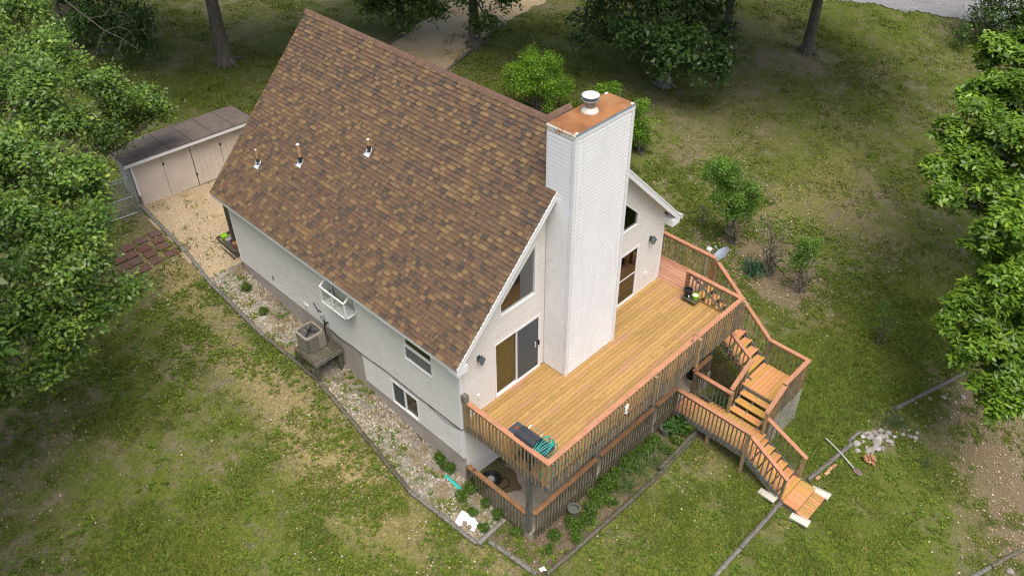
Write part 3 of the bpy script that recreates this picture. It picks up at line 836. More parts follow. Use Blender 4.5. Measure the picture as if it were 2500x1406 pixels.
# trim boards
def trim(name, lo, hi, m='white_trim', par=house):
    b = MB(); b.box([(p + q) / 2 for p, q in zip(lo, hi)], [q - p for p, q in zip(lo, hi)], m); return b.build(name, par)
ct = MB(); ct.box((0.02, -0.014, .52), (0.1, 0.035, 4.1), 'white_trim'); ct.box((-0.0165, 0.037, .52), (0.033, 0.1, 4.1), 'white_trim'); ct.build('corner_trim', house)
ct = MB(); ct.box((W - .02, -0.014, 1.3), (0.1, 0.036, 2.56), 'white_trim'); ct.box((W + .012, 0.04, 1.3), (0.03, 0.1, 2.56), 'white_trim'); ct.build('corner_trim', house)
ct = MB(); ct.box((-0.0155, L - .035, 1.0), (0.034, 0.08, 2.84), 'white_trim'); ct.build('corner_trim', house)
trim('corner_trim', (-0.028, 4.53, -1.52), (-0.002, 4.57, -0.43), 'siding_grey')
trim('base_trim', (0.1, -0.034, 0.0), (1.27, -0.002, 0.035)); trim('base_trim', (7.75, -0.034, 0.0), (8.9, -0.002, 0.035))
# chimney trim, cap and flue
for (x0, x1, y0, y1) in ((CX0 - .03, CX0 + .075, -CD - .03, -CD + .075), (CX1 - .075, CX1 + .03, -CD - .03, -CD + .07)):
    trim('corner_trim', (x0, y0, 0.0), (x1, y1, CZ - .16), 'white_trim', chim)
trim('corner_trim', (CX0 - .028, -0.05, 0.0), (CX0 + .01, 0.022, CZ - .16), 'white_trim', chim)
trim('corner_trim', (CX0 - .022, 0.0, 6.0), (CX0 + .06, 0.03, CZ - .16), 'white_trim', chim)
fb = MB()
fb.box(((CX0 + CX1) / 2, -CD - .012, CZ - .105), (CX1 - CX0 + .06, 0.05, 0.11), 'white_trim')
fb.box((CX1 + .012, -CD / 2 + .02, CZ - .105), (0.05, CD - .01, 0.108), 'white_trim')
fb.build('frieze', chim)
fb = MB(); fb.box((CX0 - .012, -CD / 2 + .01, CZ - .105), (0.05, CD - .02, 0.112), 'edge_rusty'); fb.build('frieze', chim)
cp = MB()
x0, x1, y0, y1 = CX0 - .045, CX1 + .045, -CD - .045, 0.045
cp.poly([(x0, y0, CZ - .045), (x1, y0, CZ - .045), (x1, y1, CZ - .045), (x0, y1, CZ - .045), (x0 + .02, y0 + .02, CZ), (x1 - .02, y0 + .02, CZ), (x1 - .02, y1 - .02, CZ), (x0 + .02, y1 - .02, CZ), (4.45, -.42, CZ + .035)],
        [(4, 5, 8), (5, 6, 8), (6, 7, 8), (7, 4, 8)], 'rust')
cp.poly([(x0, y0, CZ - .045), (x1, y0, CZ - .045), (x1 - .02, y0 + .02, CZ), (x0 + .02, y0 + .02, CZ)], [(0, 1, 2, 3)], 'blue_metal')
cp.poly([(x1, y0, CZ - .045), (x1, y1, CZ - .045), (x1 - .02, y1 - .02, CZ), (x1 - .02, y0 + .02, CZ)], [(0, 1, 2, 3)], 'blue_metal')
cp.poly([(x1, y1, CZ - .045), (x0, y1, CZ - .045), (x0 + .02, y1 - .02, CZ), (x1 - .02, y1 - .02, CZ)], [(0, 1, 2, 3)], 'edge_rusty')
cp.poly([(x0, y1, CZ - .045), (x0, y0, CZ - .045), (x0 + .02, y0 + .02, CZ), (x0 + .02, y1 - .02, CZ)], [(0, 1, 2, 3)], 'edge_rusty')
for (qx, qy) in ((x0 + .09, y0 + .06), (x1 - .09, y0 + .06), (x1 - .1, y1 - .07)):
    cp.box((qx, qy, CZ + .008), (.11, .06, .006), 'white_trim', 0.3)
cp.build('chimney_cap', chim)
fl = MB(); fc = (4.46, -.36, CZ + .015)
fl.lathe(fc, [(0.225, 0), (0.215, .05), (0.14, .13)], 'edge_rusty', 28)
fl.lathe(fc, [(0.135, .12), (0.135, .27)], 'galvanised', 28)
fl.lathe(fc, [(0.12, .26), (0.215, .30), (0.225, .33), (0.12, .345), (0.115, .40)], 'galvanised', 28)
fl.lathe(fc, [(0.15, .395), (0.215, .42), (0.222, .44), (0.16, .475), (0.02, .49)], 'galv_white', 28)
fl.build('flue', chim, smooth=True)

# --- roof
roof = MB()
T = 0.10
def roof_y(): return -OV, L + 0.26
ya, yb = roof_y()
er = W / 2; rz = er + RZ0
# slabs of both slopes (underside vertical offset)
for sgn in (0, 1):
    X = (lambda x: x) if sgn == 0 else (lambda x: W - x)
    pts = [(X(-OV), ya, -OV + RZ0), (X(er), ya, rz), (X(er), ya, rz - T * 1.414), (X(-OV), ya, -OV + RZ0 - T * 1.414)]
    roof.prism(pts, (0, yb - ya, 0), 'roof_deck')
roof_o = roof.build('roof', house)
# fascia, rake boards and soffits
for sgn in (0, 1):
    X = (lambda x: x) if sgn == 0 else (lambda x: W - x)
    for (y0, d) in ((ya - .022, .022), (yb, .020)):
        dz_ = 0.0 if y0 < 0 else -.03
        b = MB(); b.prism([(X(-OV - .02), y0, -OV + RZ0 + .012 + dz_), (X(er), y0, rz + .03 + dz_), (X(er), y0, rz - .23), (X(-OV - .02), y0, -OV + RZ0 - .22)], (0, d, 0), 'white_trim'); b.build('rake_board', roof_o)
        if y0 > 0: continue
        b = MB(); b.prism([(X(-OV - .025), y0 - .015 if y0 < 0 else y0 + .001, -OV + RZ0 + .026), (X(er), y0 - .015 if y0 < 0 else y0 + .001, rz + .045), (X(er), y0 - .015 if y0 < 0 else y0 + .001, rz - .02), (X(-OV - .025), y0 - .015 if y0 < 0 else y0 + .001, -OV + RZ0 - .03)], (0, .014, 0), 'white_trim'); b.build('drip_edge', roof_o)
    b = MB(); b.prism([(X(-OV), ya + .001, -OV + RZ0 - .155), (X(er), ya + .001, rz - .155), (X(er), ya + .001, rz - .17), (X(-OV), ya + .001, -OV + RZ0 - .17)], (0, OV, 0), 'soffit'); b.build('soffit', roof_o)
    b = MB(); xe = X(-OV - .012); b.box((xe, (ya + yb) / 2, -OV + RZ0 - .085), (0.024, yb - ya, 0.17), 'white_trim'); b.build('fascia', roof_o)
    b = MB(); b.box((X(-OV / 2), (ya + yb) / 2, -OV + RZ0 - .178), (OV, yb - ya, 0.012), 'soffit'); b.build('soffit', roof_o)
    b = MB(); b.prism([(X(-OV - .01), ya - .02, -OV + RZ0 - .02), (X(0.03), ya - .02, -OV + RZ0 - .02), (X(0.03), ya - .02, -OV + RZ0 - .26), (X(-OV - .01), ya - .02, -OV + RZ0 - .26)], (0, OV + .01, 0), 'white_trim'); b.build('eave_return', roof_o)
gt = MB()
gx = W + OV + .03
gt.prism([(gx, ya - .04, 2.50), (gx, ya - .04, 2.40), (gx + .03, ya - .04, 2.37), (gx + .10, ya - .04, 2.37), (gx + .13, ya - .04, 2.49), (gx + .118, ya - .04, 2.49), (gx + .09, ya - .04, 2.385), (gx + .035, ya - .04, 2.385), (gx + .012, ya - .04, 2.41), (gx + .012, ya - .04, 2.50)], (0, yb - ya, 0), 'white_trim')
gt.prism([(gx + .01, ya - .03, 2.49), (gx + .115, ya - .03, 2.485), (gx + .085, ya - .03, 2.39), (gx + .04, ya - .03, 2.39)], (0, .012, 0), 'galvanised')
gt.build('gutter', roof_o)

# --- shingles of the visible slope: frame (u along y, v up the slope)
EXPO = 0.1315
V0 = Vector((-OV - .03, 0, -OV - .03 + RZ0 + .008)); SV = Vector((1, 0, 1)).normalized(); SN = Vector((-1, 0, 1)).normalized()
slope_len = (er + OV + .03) * math.sqrt(2)
widths = [0.07, 0.105, 0.14, 0.18, 0.225, 0.28]
tabs = []
ncourse = int(slope_len / EXPO)
for i in range(ncourse):
    y = ya - .02 - rnd.uniform(0, .2); last = None
    while y < yb + .02:
        w = rnd.choices(widths, [2, 3, 4, 4, 3, 2])[0]
        kind = rnd.choices(range(6), [28, 19, 13, 18, 10, 12])[0]
        if kind == last and kind in (2, 3): kind = 0
        last = kind
        ly, hy = max(y, ya - .025), min(y + w, yb + .025)
        if hy - ly > .03:
            hi = rnd.random() < .5 or kind in (2, 5)
            tabs.append((i, ly, hy, kind, hi))
        y += w
CAMP = Vector((-10.143, -12.0816, 17.6815))
def tab_frame(t):
    i, ly, hy, kind, hi = t
    return V0 + SV * (i * EXPO) + Vector((0, (ly + hy) / 2, 0))
tabs.sort(key=lambda t: (tab_frame(t) - CAMP).length)
def tab_verts(w, hi):
    tb = 0.034 if hi else 0.022
    d = EXPO + .02
    # local: x = along y(world), y = up slope, z = normal
    return [(-w / 2, 0, -.004), (w / 2, 0, -.004), (w / 2, d, -.004), (-w / 2, d, -.004), (-w / 2, 0, tb), (w / 2, 0, tb), (w / 2, d, .003), (-w / 2, d, .003)]
TF = [(0, 1, 5, 4), (1, 2, 6, 5), (2, 3, 7, 6), (3, 0, 4, 7), (4, 5, 6, 7)]
BAS = Matrix(((0, SV.x, SN.x, 0), (1, SV.y, SN.y, 0), (0, SV.z, SN.z, 0), (0, 0, 0, 1)))
_SHM = {}
def shingle_mesh(wq, kind, hi):
    k = (wq, kind, hi)
    if k not in _SHM:
        me = bpy.data.meshes.new('shingle_tab')
        me.from_pydata(tab_verts(1.0, hi), [], TF)
        me.materials.append(MATS[SH[kind][0]]); me.materials.append(MATS['roof_deck']); me.polygons[0].material_index = 1; me.update()
        _SHM[k] = me
    return _SHM[k]
for t in tabs[:300]:
    i, ly, hy, kind, hi = t
    o = bpy.data.objects.new('shingle', shingle_mesh(0, kind, hi)); COL.objects.link(o); o.parent = roof_o
    o.matrix_basis = Matrix.Translation(tab_frame(t) - wl(roof_o)) @ BAS @ Matrix.Diagonal((hy - ly - .004, 1, 1, 1))
vs_, fs_, ms_ = [], [], []
for t in tabs[300:]:
    i, ly, hy, kind, hi = t
    c = tab_frame(t); b = len(vs_)
    for p in tab_verts(hy - ly - .004, hi):
        q = BAS @ Vector(p)
        vs_.append((c.x + q.x, c.y + q.y, c.z + q.z))
    for f_ in TF:
        fs_.append(tuple(b + k for k in f_)); ms_.append(6 if f_ is TF[0] else kind)
me = bpy.data.meshes.new('shingle_field')
ox = Vector(wl(roof_o))
me.from_pydata([(a - ox.x, b - ox.y, c - ox.z) for a, b, c in vs_], [], fs_)
for n_s, _ in SH: me.materials.append(MATS[n_s])
me.materials.append(MATS['roof_deck'])
me.polygons.foreach_set('material_index', ms_); me.update()
so = link('shingle_field', me, roof_o, ox); so['kind'] = 'stuff'
# far slope: plain courses
fs2 = MB()
for i in range(ncourse):
    a0 = W - (-OV - .03 + i * EXPO / 1.414); z0 = -OV - .03 + i * EXPO / 1.414 + RZ0
    d = EXPO / 1.414 + .01
    fs2.poly([(a0, ya - .02, z0 + .03), (a0, yb + .02, z0 + .03), (a0 - d, yb + .02, z0 + d + .008), (a0 - d, ya - .02, z0 + d + .008)], [(0, 1, 2, 3)], SH[i % 2][0])
o = fs2.build('shingle_courses', roof_o); o['kind'] = 'stuff'
# dormer on the far slope behind the chimney
dm = MB()
dm.prism([(er + .8, 0.33, 6.55), (er + .8, 1.83, 6.55), (er + .8, 1.08, rz - .02)], (-.8, 0, 0), 'siding_white'); dmo = dm.build('dormer', house)
dr = MB()
for s in (-1, 1):
    dr.poly([(er - .02, 1.08, rz + .02), (er + .86, 1.08, rz + .02), (er + .86, 1.08 + s * .85, rz - .83), (er - .02, 1.08 + s * .85, rz - .83)], [(0, 1, 2, 3)], 'shingle_brown')
dr.build('dormer_roof', dmo)
# ridge caps: bent pieces laid over one another
def ridge_cap_mesh():
    me = bpy.data.meshes.new('ridge_piece')
    w = .15; vs = []
    for k, (yy, up) in enumerate(((0, .030), (.21, .012))):
        for a in (-1, -.55, 0, .55, 1):
            vs.append((a * w * .8, yy, -abs(a) ** 1.25 * w * .8 + up)); 
    for yy, up in ((0, .004),):
        for a in (-1, -.55, 0, .55, 1):
            vs.append((a * w * .8, yy, -abs(a) ** 1.25 * w * .8 + up))
    fs = [(i, i + 1, 6 + i, 5 + i) for i in range(4)] + [(10 + i, 11 + i, i + 1, i) for i in range(4)]
    me.from_pydata(vs, [], fs); me.materials.append(MATS['ridge_cap']); me.update()
    return me
rcm = ridge_cap_mesh()
y = ya - .03
while y < yb - .02:
    o = bpy.data.objects.new('ridge_cap', rcm); COL.objects.link(o); o.parent = roof_o
    o.location = Vector((er, y, rz + .012 + rnd.uniform(-.003, .003))) - wl(roof_o); o.rotation_euler = (0, 0, rnd.uniform(-.012, .012)); y += .14
x = er + .05
while x < er + .8:
    o = bpy.data.objects.new('ridge_cap', rcm); COL.objects.link(o); o.parent = dmo
    o.location = Vector((x + .14, 1.08, rz + .028)) - wl(dmo); o.rotation_euler = (0, 0, R(90)); x += .14
# vent pipes
for (vx, vy, hgt, r) in ((0.836, 10.29, .42, .034), (1.378, 8.554, .52, .056), (2.321, 6.148, .30, .042)):
    p = Vector((vx, vy, vx + RZ0 + .02)); b = MB()
    M = Matrix.Translation(p + SN * .02) @ BAS
    b.box(None, (1, 1, 1), 'flashing', M=M @ Matrix.Translation((0, -.06, 0)) @ Matrix.Diagonal((.20, .20, .012, 1)))
    b.box(None, (1, 1, 1), 'flashing', M=M @ Matrix.Translation((0, -.155, .012)) @ Matrix.Diagonal((.27, .03, .014, 1)))
    b.lathe(None, [(.10, 0), (.085, .05), (.05, .09)], 'flashing', 16, M=M @ Matrix.Translation((.015, .04, 0)))
    b.tube([p + Vector((0, 0, .02)), p + Vector((0, 0, .20))], [.085, r + .012], 'rubber', 14)
    b.tube([p + Vector((0, 0, .1)), p + Vector((0, 0, .1 + hgt))], r, 'copper', 14)
    b.lathe(p + Vector((0, 0, .1 + hgt - .002)), [(r * .99, 0), (r, .012), (r * .7, .012), (r * .7, .005)], 'white_trim', 14)
    b.build('vent_pipe', roof_o, smooth=True)

# --- windows and doors
def framed(name, plane, u0, u1, z0, z1, fw_, par, panes, proud=.045, depth=.09, mats=('vinyl_white',), sill=False):
    """plane 'F' (front, faces -y) or 'L' (left, faces -x); panes: list of (u0,u1,z0,z1,material,inset)"""
    def P(u, d, z): return (u, d, z) if plane == 'F' else (d, u, z)
    def bx(mb, ua, ub, da, db, za, zb, m):
        lo = P(ua, da, za); hi = P(ub, db, zb)
        mb.box([(p + q) / 2 for p, q in zip(lo, hi)], [abs(q - p) for p, q in zip(lo, hi)], m)
    root = MB()
    o_, i_ = -proud, depth - proud
    bx(root, u0, u0 + fw_, o_, i_, z0, z1, mats[0]); bx(root, u1 - fw_, u1, o_, i_, z0, z1, mats[0])
    bx(root, u0 + fw_, u1 - fw_, o_, i_, z0, z0 + fw_, mats[0]); bx(root, u0 + fw_, u1 - fw_, o_, i_, z1 - fw_, z1, mats[0])
    w = root.build(name, par)
    for (a, b, c, d, m, ins, sash) in panes:
        if sash:
            s = MB(); k = .035
            bx(s, a, a + k, ins - .02, ins + .015, c, d, mats[0]); bx(s, b - k, b, ins - .02, ins + .015, c, d, mats[0])
            bx(s, a + k, b - k, ins - .02, ins + .015, c, c + k, mats[0]); bx(s, a + k, b - k, ins - .02, ins + .015, d - k, d, mats[0]); s.build('sash', w)
            a, b, c, d = a + k, b - k, c + k, d - k
        s = MB(); bx(s, a, b, ins - .004, ins + .004, c, d, m); s.build('screen' if m.startswith('screen') else 'pane', w)
    return w
f_ = .055
# left sliding door
u0, u1 = 1.29, 3.16; um = 2.16
d1 = framed('sliding_door', 'F', u0, u1, 0.0, 2.08, f_, house, [(u0 + f_, um + .04, f_, 2.08 - f_, 'glass_tint', .02, True), (um, u1 - f_, f_, 2.08 - f_, 'screen', -.015, True)])
b = MB(); b.box((3.07, -.055, 1.02), (.03, .04, .18), 'black_plastic'); b.box((2.93, -.05, 1.02), (.02, .03, .2), 'vinyl_white'); b.build('handle', d1)
b = MB(); b.box((1.75, .10, 1.05), (.95, .03, 2.0), 'curtain'); b.build('curtain', d1)
u0, u1 = 5.86, 7.73; um = 6.8
d2 = framed('sliding_door', 'F', u0, u1, 0.0, 2.08, f_, house, [(u0 + f_, um + .03, f_, 2.08 - f_, 'screen', .02, True), (um, u1 - f_, f_, 2.08 - f_, 'glass_dark', -.015, True)])
b = MB(); b.box((7.2, -.025, 1.02), (.86, .012, .03), 'vinyl_white'); b.build('mullion', d2)
# raked windows
def raked(T, name, glass='glass', slope=None):
    root = MB(); n = len(T)
    c = Vector((sum(p[0] for p in T) / n, 0, sum(p[1] for p in T) / n))
    outer = [Vector((p[0], -.04, p[1])) for p in T]
    inner = []
    for i in range(n):                        # inset polygon by the frame width
        p = outer[i]; a = (outer[i - 1] - p).normalized(); b_ = (outer[(i + 1) % n] - p).normalized()
        bis = (a + b_).normalized(); s = max(.2, math.sqrt(max(0, (1 - a.dot(b_)) / 2)))
        inner.append(p + bis * (.06 / s))
    vs = outer + inner + [p + Vector((0, .12, 0)) for p in outer] + [p + Vector((0, .12, 0)) for p in inner]
    fs = []
    for i in range(n):
        j = (i + 1) % n
        fs += [(i, j, n + j, n + i), (n + i, n + j, 3 * n + j, 3 * n + i), (i, 2 * n + i, 2 * n + j, j)]
    root.poly(vs, fs, 'vinyl_white')
    w = root.build(name, house)
    pn = MB(); pn.prism([p + Vector((0, .06, 0)) for p in inner], (0, .006, 0), glass); pn.build('pane', w)
    a_, b_ = [Vector((p[0], -.024, p[1])) for p in slope]
    up_ = Vector((-(b_ - a_).z, 0, (b_ - a_).x)).normalized(); up_ = up_ if up_.z > 0 else -up_
    cs = MB(); cs.prism([a_ - (b_ - a_).normalized() * .05, b_ + (b_ - a_).normalized() * .02, b_ + (b_ - a_).normalized() * .1 + up_ * .12, a_ - (b_ - a_).normalized() * .1 + up_ * .12], (0, .02, 0), 'siding_cream'); cs.build('head_flashing', w)
    return w
raked(TRAP_L, 'raked_window', 'glass', (TRAP_L[3], TRAP_L[2])); raked(TRAP_R, 'raked_window', 'glass_dark', (TRAP_R[3], TRAP_R[2]))
# left wall windows
u0, u1, z0, z1 = OP_LEFT[0]; zm_ = 1.50
framed('window', 'L', u0, u1, z0, z1, .05, house, [(u0 + .05, u1 - .05, zm_, z1 - .05, 'glass_tint', .02, True), (u0 + .05, u1 - .05, z0 + .05, zm_, 'screen_grey', -.005, True)])
u0, u1, z0, z1 = OP_LEFT_LOW[0]; um = (u0 + u1) / 2
framed('window', 'L', u0, u1, z0, z1, .05, house, [(u0 + .05, um + .02, z0 + .05, z1 - .05, 'glass_tint', .02, True), (um, u1 - .05, z0 + .05, z1 - .05, 'screen', -.005, True)])
# garden window: glass box standing out of the wall
u0, u1, z0, z1 = 4.49, 5.72, 1.30, 2.22; D = .42
gw = MB()
k = .045
for u in (u0, u1 - k):
    gw.box((-D + k / 2, u + k / 2, (z0 + 1.90) / 2), (k, k, 1.90 - z0), 'vinyl_white')
    gw.bar((-D + k / 2, u + k / 2, 1.90), (0, u + k / 2, z1 - .02), k, k, 'vinyl_white')
    gw.box((-D / 2, u + k / 2, z0 + .02), (D, k, .04), 'vinyl_white')
    gw.box((-.02, u + k / 2, (z0 + z1) / 2), (k, k, z1 - z0), 'vinyl_white')
gw.box((-D + k / 2, (u0 + u1) / 2, z0 + .02), (k + .002, u1 - u0, .042), 'vinyl_white')
gw.box((-D + k / 2, (u0 + u1) / 2, 1.90), (k + .002, u1 - u0, .046), 'vinyl_white')
gw.box((-D + k / 2, (u0 + u1) / 2, (z0 + 1.9) / 2), (k * .9, .035, 1.86 - z0), 'vinyl_white')
gw.box((-.02, (u0 + u1) / 2, z1), (.05, u1 - u0 + .01, .04), 'vinyl_white')
gwo = gw.build('garden_window', house)
b = MB(); b.box((-D / 2 + .01, (u0 + u1) / 2, z0 + .046), (D - .05, u1 - u0 - .09, .012), 'vinyl_white'); b.build('shelf', gwo)
b = MB(); b.box((-D / 2 + .01, (u0 + u1) / 2, 1.62), (D - .08, u1 - u0 - .09, .01), 'glass_clear'); b.build('shelf', gwo)
for (ua, ub) in ((u0 + k, (u0 + u1) / 2 - .02), ((u0 + u1) / 2 + .02, u1 - k)):
    b = MB(); b.box((-D + .02, (ua + ub) / 2, (z0 + 1.9) / 2 + .01), (.006, ub - ua, 1.86 - z0 - .04), 'glass_clear'); b.build('pane', gwo)
b = MB(); b.prism([(-D + .04, u0 + k, 1.91), (-.02, u0 + k, z1 - .01), (-.02, u1 - k, z1 - .01), (-D + .04, u1 - k, 1.91)], (0, 0, .006), 'glass_clear'); b.build('pane', gwo)
for u in (u0 + k / 2, u1 - k / 2):
    b = MB(); b.prism([(-D + .04, u - .003, z0 + .04), (-.04, u - .003, z0 + .04), (-.04, u - .003, z1 - .03), (-D + .04, u - .003, 1.89)], (0, .006, 0), 'glass_clear'); b.build('pane', gwo)
# small fittings of the walls
def fitting(name, c, s, m, par=house):
    b = MB(); b.box(c, s, m); return b.build(name, par)
fitting('outlet_cover', (0.63, -.04, .59), (.09, .045, .15), 'white_plastic'); fitting('outlet_cover', (8.22, -.04, .61), (.09, .045, .15), 'white_plastic')
v_ = MB(); v_.box((-.035, 7.44, -.15), (.04, .24, .24), 'white_plastic'); v_.box((-.058, 7.44, -.15), (.012, .15, .15), 'soffit'); v_.build('wall_vent', house)
fitting('hose_bib', (-.05, 9.35, 0.02), (.05, .03, .16), 'galvanised')
# ================================================================ DECK, STAIRS, RAILINGS
def rail(par, p0, p1, zt0, zt1, zb0, zb1, cap='rail_cap', bal='weathered', spacing=.128, capw=.145, off=(0, 0), ends=(.06, .06), sub=True, bs=.036):
    a = Vector((p0[0], p0[1], 0)); b = Vector((p1[0], p1[1], 0)); d = (b - a); Ln = d.length; d.normalize()
    pbar('rail_cap', (p0[0], p0[1], zt0 - .019), (p1[0], p1[1], zt1 - .019), capw, .038, cap, par)
    o = Vector((off[0], off[1], 0))
    if sub:
        pbar('top_rail', (p0[0] + o.x * .45, p0[1] + o.y * .45, zt0 - .083), (p1[0] + o.x * .45, p1[1] + o.y * .45, zt1 - .083), .036, .088, bal, par)
    n = max(1, int((Ln - ends[0] - ends[1]) / spacing))
    for i in range(n + 1):
        t = (ends[0] + (Ln - ends[0] - ends[1]) * i / n) / Ln
        q = a + d * (t * Ln) + o
        jz = rnd.uniform(-.012, .012)
        zt = zt0 + (zt1 - zt0) * t - .042; zb = zb0 + (zb1 - zb0) * t + jz
        piece('baluster', Matrix.Translation((q.x, q.y, (zt + zb) / 2)) @ Matrix.Rotation(rnd.uniform(-.05, .05) + math.atan2(d.y, d.x), 4, 'Z') @ Matrix.Rotation(rnd.uniform(-.006, .006), 4, 'Y') @ Matrix.Diagonal((bs, bs, zt - zb, 1)), bal, par)
def post(par, x, y, z0, z1, m='weathered', s=.09, name='post'):
    return pbox(name, (x - s / 2, y - s / 2, z0), (x + s / 2, y + s / 2, z1), m, par)

deck = thing('deck', 'raised golden wood deck with railing along the front of the house', 'deck', (4.5, -1.6, -2.95))
BW, BG = .130, .0105
k = 0; y = -.036
while y - BW > -3.215:
    xs_ = [0.045]; x = 0.045 + rnd.uniform(1.2, 4.0)
    while x < 8.2:
        xs_.append(round(x / .4) * .4 + .02); x += rnd.uniform(2.4, 4.6)
    xs_.append(9.0)
    for a, b in zip(xs_[:-1], xs_[1:]):
        j = rnd.uniform(-.002, .002)
        pbox('deck_board', (a + .002, y - BW, -.036 + j), (b - .002, y, j), 'deck_gold', deck)
    y -= BW + BG; k += 1
for j in range(8):
    a = 9.004 + j * (BW + .014)
    ys_ = [-1.33, rnd.uniform(.4, 2.2), 4.0, 7.0]
    for p, q in zip(ys_[:-1], ys_[1:]):
        pbox('walkway_board', (a, p + .002, -.036), (a + BW, q - .002, rnd.uniform(-.002, .003)), 'deck_red', deck)
# rims, joists and beams
pbox('rim_joist', (0.03, -3.235, -.27), (9.02, -3.20, -.04), 'weathered_grey', deck)
pbox('rim_joist', (0.028, -3.199, -.27), (0.06, -.02, -.041), 'weathered_grey', deck)
pbox('rim_joist', (8.965, -3.199, -.27), (8.998, -1.33, -.041), 'weathered_grey', deck)
pbox('rim_joist', (9.0, -1.37, -.27), (10.17, -1.335, -.04), 'weathered_grey', deck)
pbox('rim_joist', (10.135, -1.334, -.27), (10.17, 7.0, -.041), 'weathered_grey', deck)
x = .5
while x < 8.9:
    pbox('joist', (x, -3.198, -.23), (x + .04, -.02, -.042), 'weathered', deck); x += .61
pbox('beam', (0.06, -2.66, -.46), (9.0, -2.58, -.235), 'weathered_grey', deck)
for px in (0.09, 2.95, 5.72, 8.93):
    post(deck, px, -2.50, gz(px, -2.5) - .1, -.27 if px > .2 else -.28, 'weathered_grey', .135, 'support_post')
pbox('support_post', (10.03, -1.33, gz(10.1, -1.3) - .1), (10.13, -1.23, -.05), 'weathered', deck)
pbox('support_post', (10.03, 3.0, gz(10.1, 3) - .1), (10.13, 3.1, -.05), 'weathered', deck)
# upper railing
RC = .90
rail(deck, (0.075, -.22), (0.075, -3.215), RC, RC, -.235, -.235, off=(-.06, 0), ends=(.10, .16))
rail(deck, (0.003, -3.17), (9.10, -3.17), RC + .0015, RC + .0015, -.255, -.255, off=(0, -.082), ends=(.14, .14))
rail(deck, (9.02, -1.12), (9.02, -3.24), RC - .001, RC - .001, -.235, -.235, off=(.0, 0), ends=(.12, .14))
rail(deck, (10.21, 7.0), (10.21, -1.42), RC, RC, -.235, -.235, off=(-.02, 0), ends=(.1, .14))
post(deck, 9.0, -1.17, -.05, RC - .042, 'rail_cap_old', .09, 'rail_post')
post(deck, 10.19, -1.38, -.25, RC - .042, 'rail_cap_old', .09, 'rail_post')
post(deck, 10.19, -1.49, -.25, RC - .05, 'weathered', .09, 'rail_post')
post(deck, 0.085, -3.15, -.26, RC - .042, 'weathered', .09, 'rail_post')
for px in (4.45, 6.6, 8.96):
    pbox('rail_post', (px - .045, -3.325, -.27), (px + .045, -3.236, RC - .04), 'weathered', deck)
pbar('brace', (9.05, -1.30, .76), (9.05, -2.62, -.02), .02, .085, 'weathered_grey', deck, up=(1, 0, 0))
pbox('skirt_board', (8.93, -2.75, .0), (8.96, -1.75, .05), 'rail_cap_old', deck)
# newel at the house corner
nw = MB(); nw.box((0.06, -.115, .30), (.105, .105, 1.2), 'weathered'); nw.build('newel_post', deck)
nw = MB(); nw.box((0.06, -.115, 1.01), (.155, .155, .24), 'post_old'); nw.box((0.06, -.115, 1.137), (.135, .135, .015), 'post_old'); nw.build('newel_cap', deck)

# ---- patio under the deck
pt = MB(); pt.prism([(0.02, 0.0, -3.2), (0.02, -2.58, -3.3), (9.05, -2.58, -3.6), (9.05, 0.0, -3.4)], (0, 0, .3), 'patio')
pv = MB(); pv.poly([(0.02, 0, -2.72), (9.05, 0, -2.72), (9.05, -2.60, -2.72), (0.02, -2.60, -2.72), (0.02, 0, -3.5), (9.05, 0, -3.5), (9.05, -2.60, -3.8), (0.02, -2.60, -3.5)],
                   [(0, 1, 2, 3), (3, 2, 6, 7), (0, 3, 7, 4), (1, 5, 6, 2), (4, 5, 6, 7)][:4], 'patio')
po = pv.build('patio', None); po['kind'] = 'structure'
wp = MB(); ang = [(1.55, .30), (1.2, .05), (1.0, -.35), (1.12, -.8), (1.45, -.95), (1.5, -.55)]
wet = [(0.35, -.55), (0.42, -.95), (0.62, -1.15), (0.80, -1.22), (0.95, -1.35), (1.06, -1.30), (1.13, -1.05), (1.30, -.86), (1.34, -.62), (1.25, -.38), (1.0, -.22), (.6, -.2)]
wp.poly([(a, b, -2.716) for a, b in wet], [tuple(range(len(wet)))], 'wet_concrete'); o = wp.build('wet_patch', po)

prail = thing('patio_railing', 'low weathered railing around the concrete patio beneath the deck', 'railing', (3.4, -2.6, -3.2))
PC = -1.85
rail(prail, (0.05, -.10), (0.05, -2.43), PC, PC, -2.85, -2.98, cap='rail_cap_old', bal='mossy', off=(-.05, 0), ends=(.1, .05))
pbox('bottom_rail', (0.0, -2.43, -2.80), (0.035, -.10, -2.72), 'mossy', prail)
post(prail, 0.05, -.08, -2.75, PC - .04, 'mossy', .08)
for (xa, xb) in ((.16, 2.87), (3.03, 5.64), (5.80, 6.86)):
    rail(prail, (xa, -2.62), (xb, -2.62), PC, PC, -3.02 - .02 * xa, -3.02 - .02 * xb, cap='rail_cap_old', bal='mossy', off=(0, -.05), ends=(.06, .06), spacing=.122)
    pbox('bottom_rail', (xa, -2.66, -2.82), (xb, -2.62, -2.74), 'mossy', prail)
post(prail, 6.86, -2.66, -3.3, PC - .04, 'mossy', .10)
# railing bay beside the bin
rail(prail, (7.86, -2.60), (8.84, -2.60), PC, PC, -3.0, -3.0, cap='rail_cap_old', bal='mossy', off=(0, 0))
rail(prail, (7.90, -2.62), (7.90, -4.06), PC - .03, PC - .03, -3.15, -3.2, cap='rail_cap', bal='weathered_grey', off=(.02, 0), ends=(.2, .1))
post(prail, 7.90, -2.66, -3.3, PC - .06, 'mossy', .11)

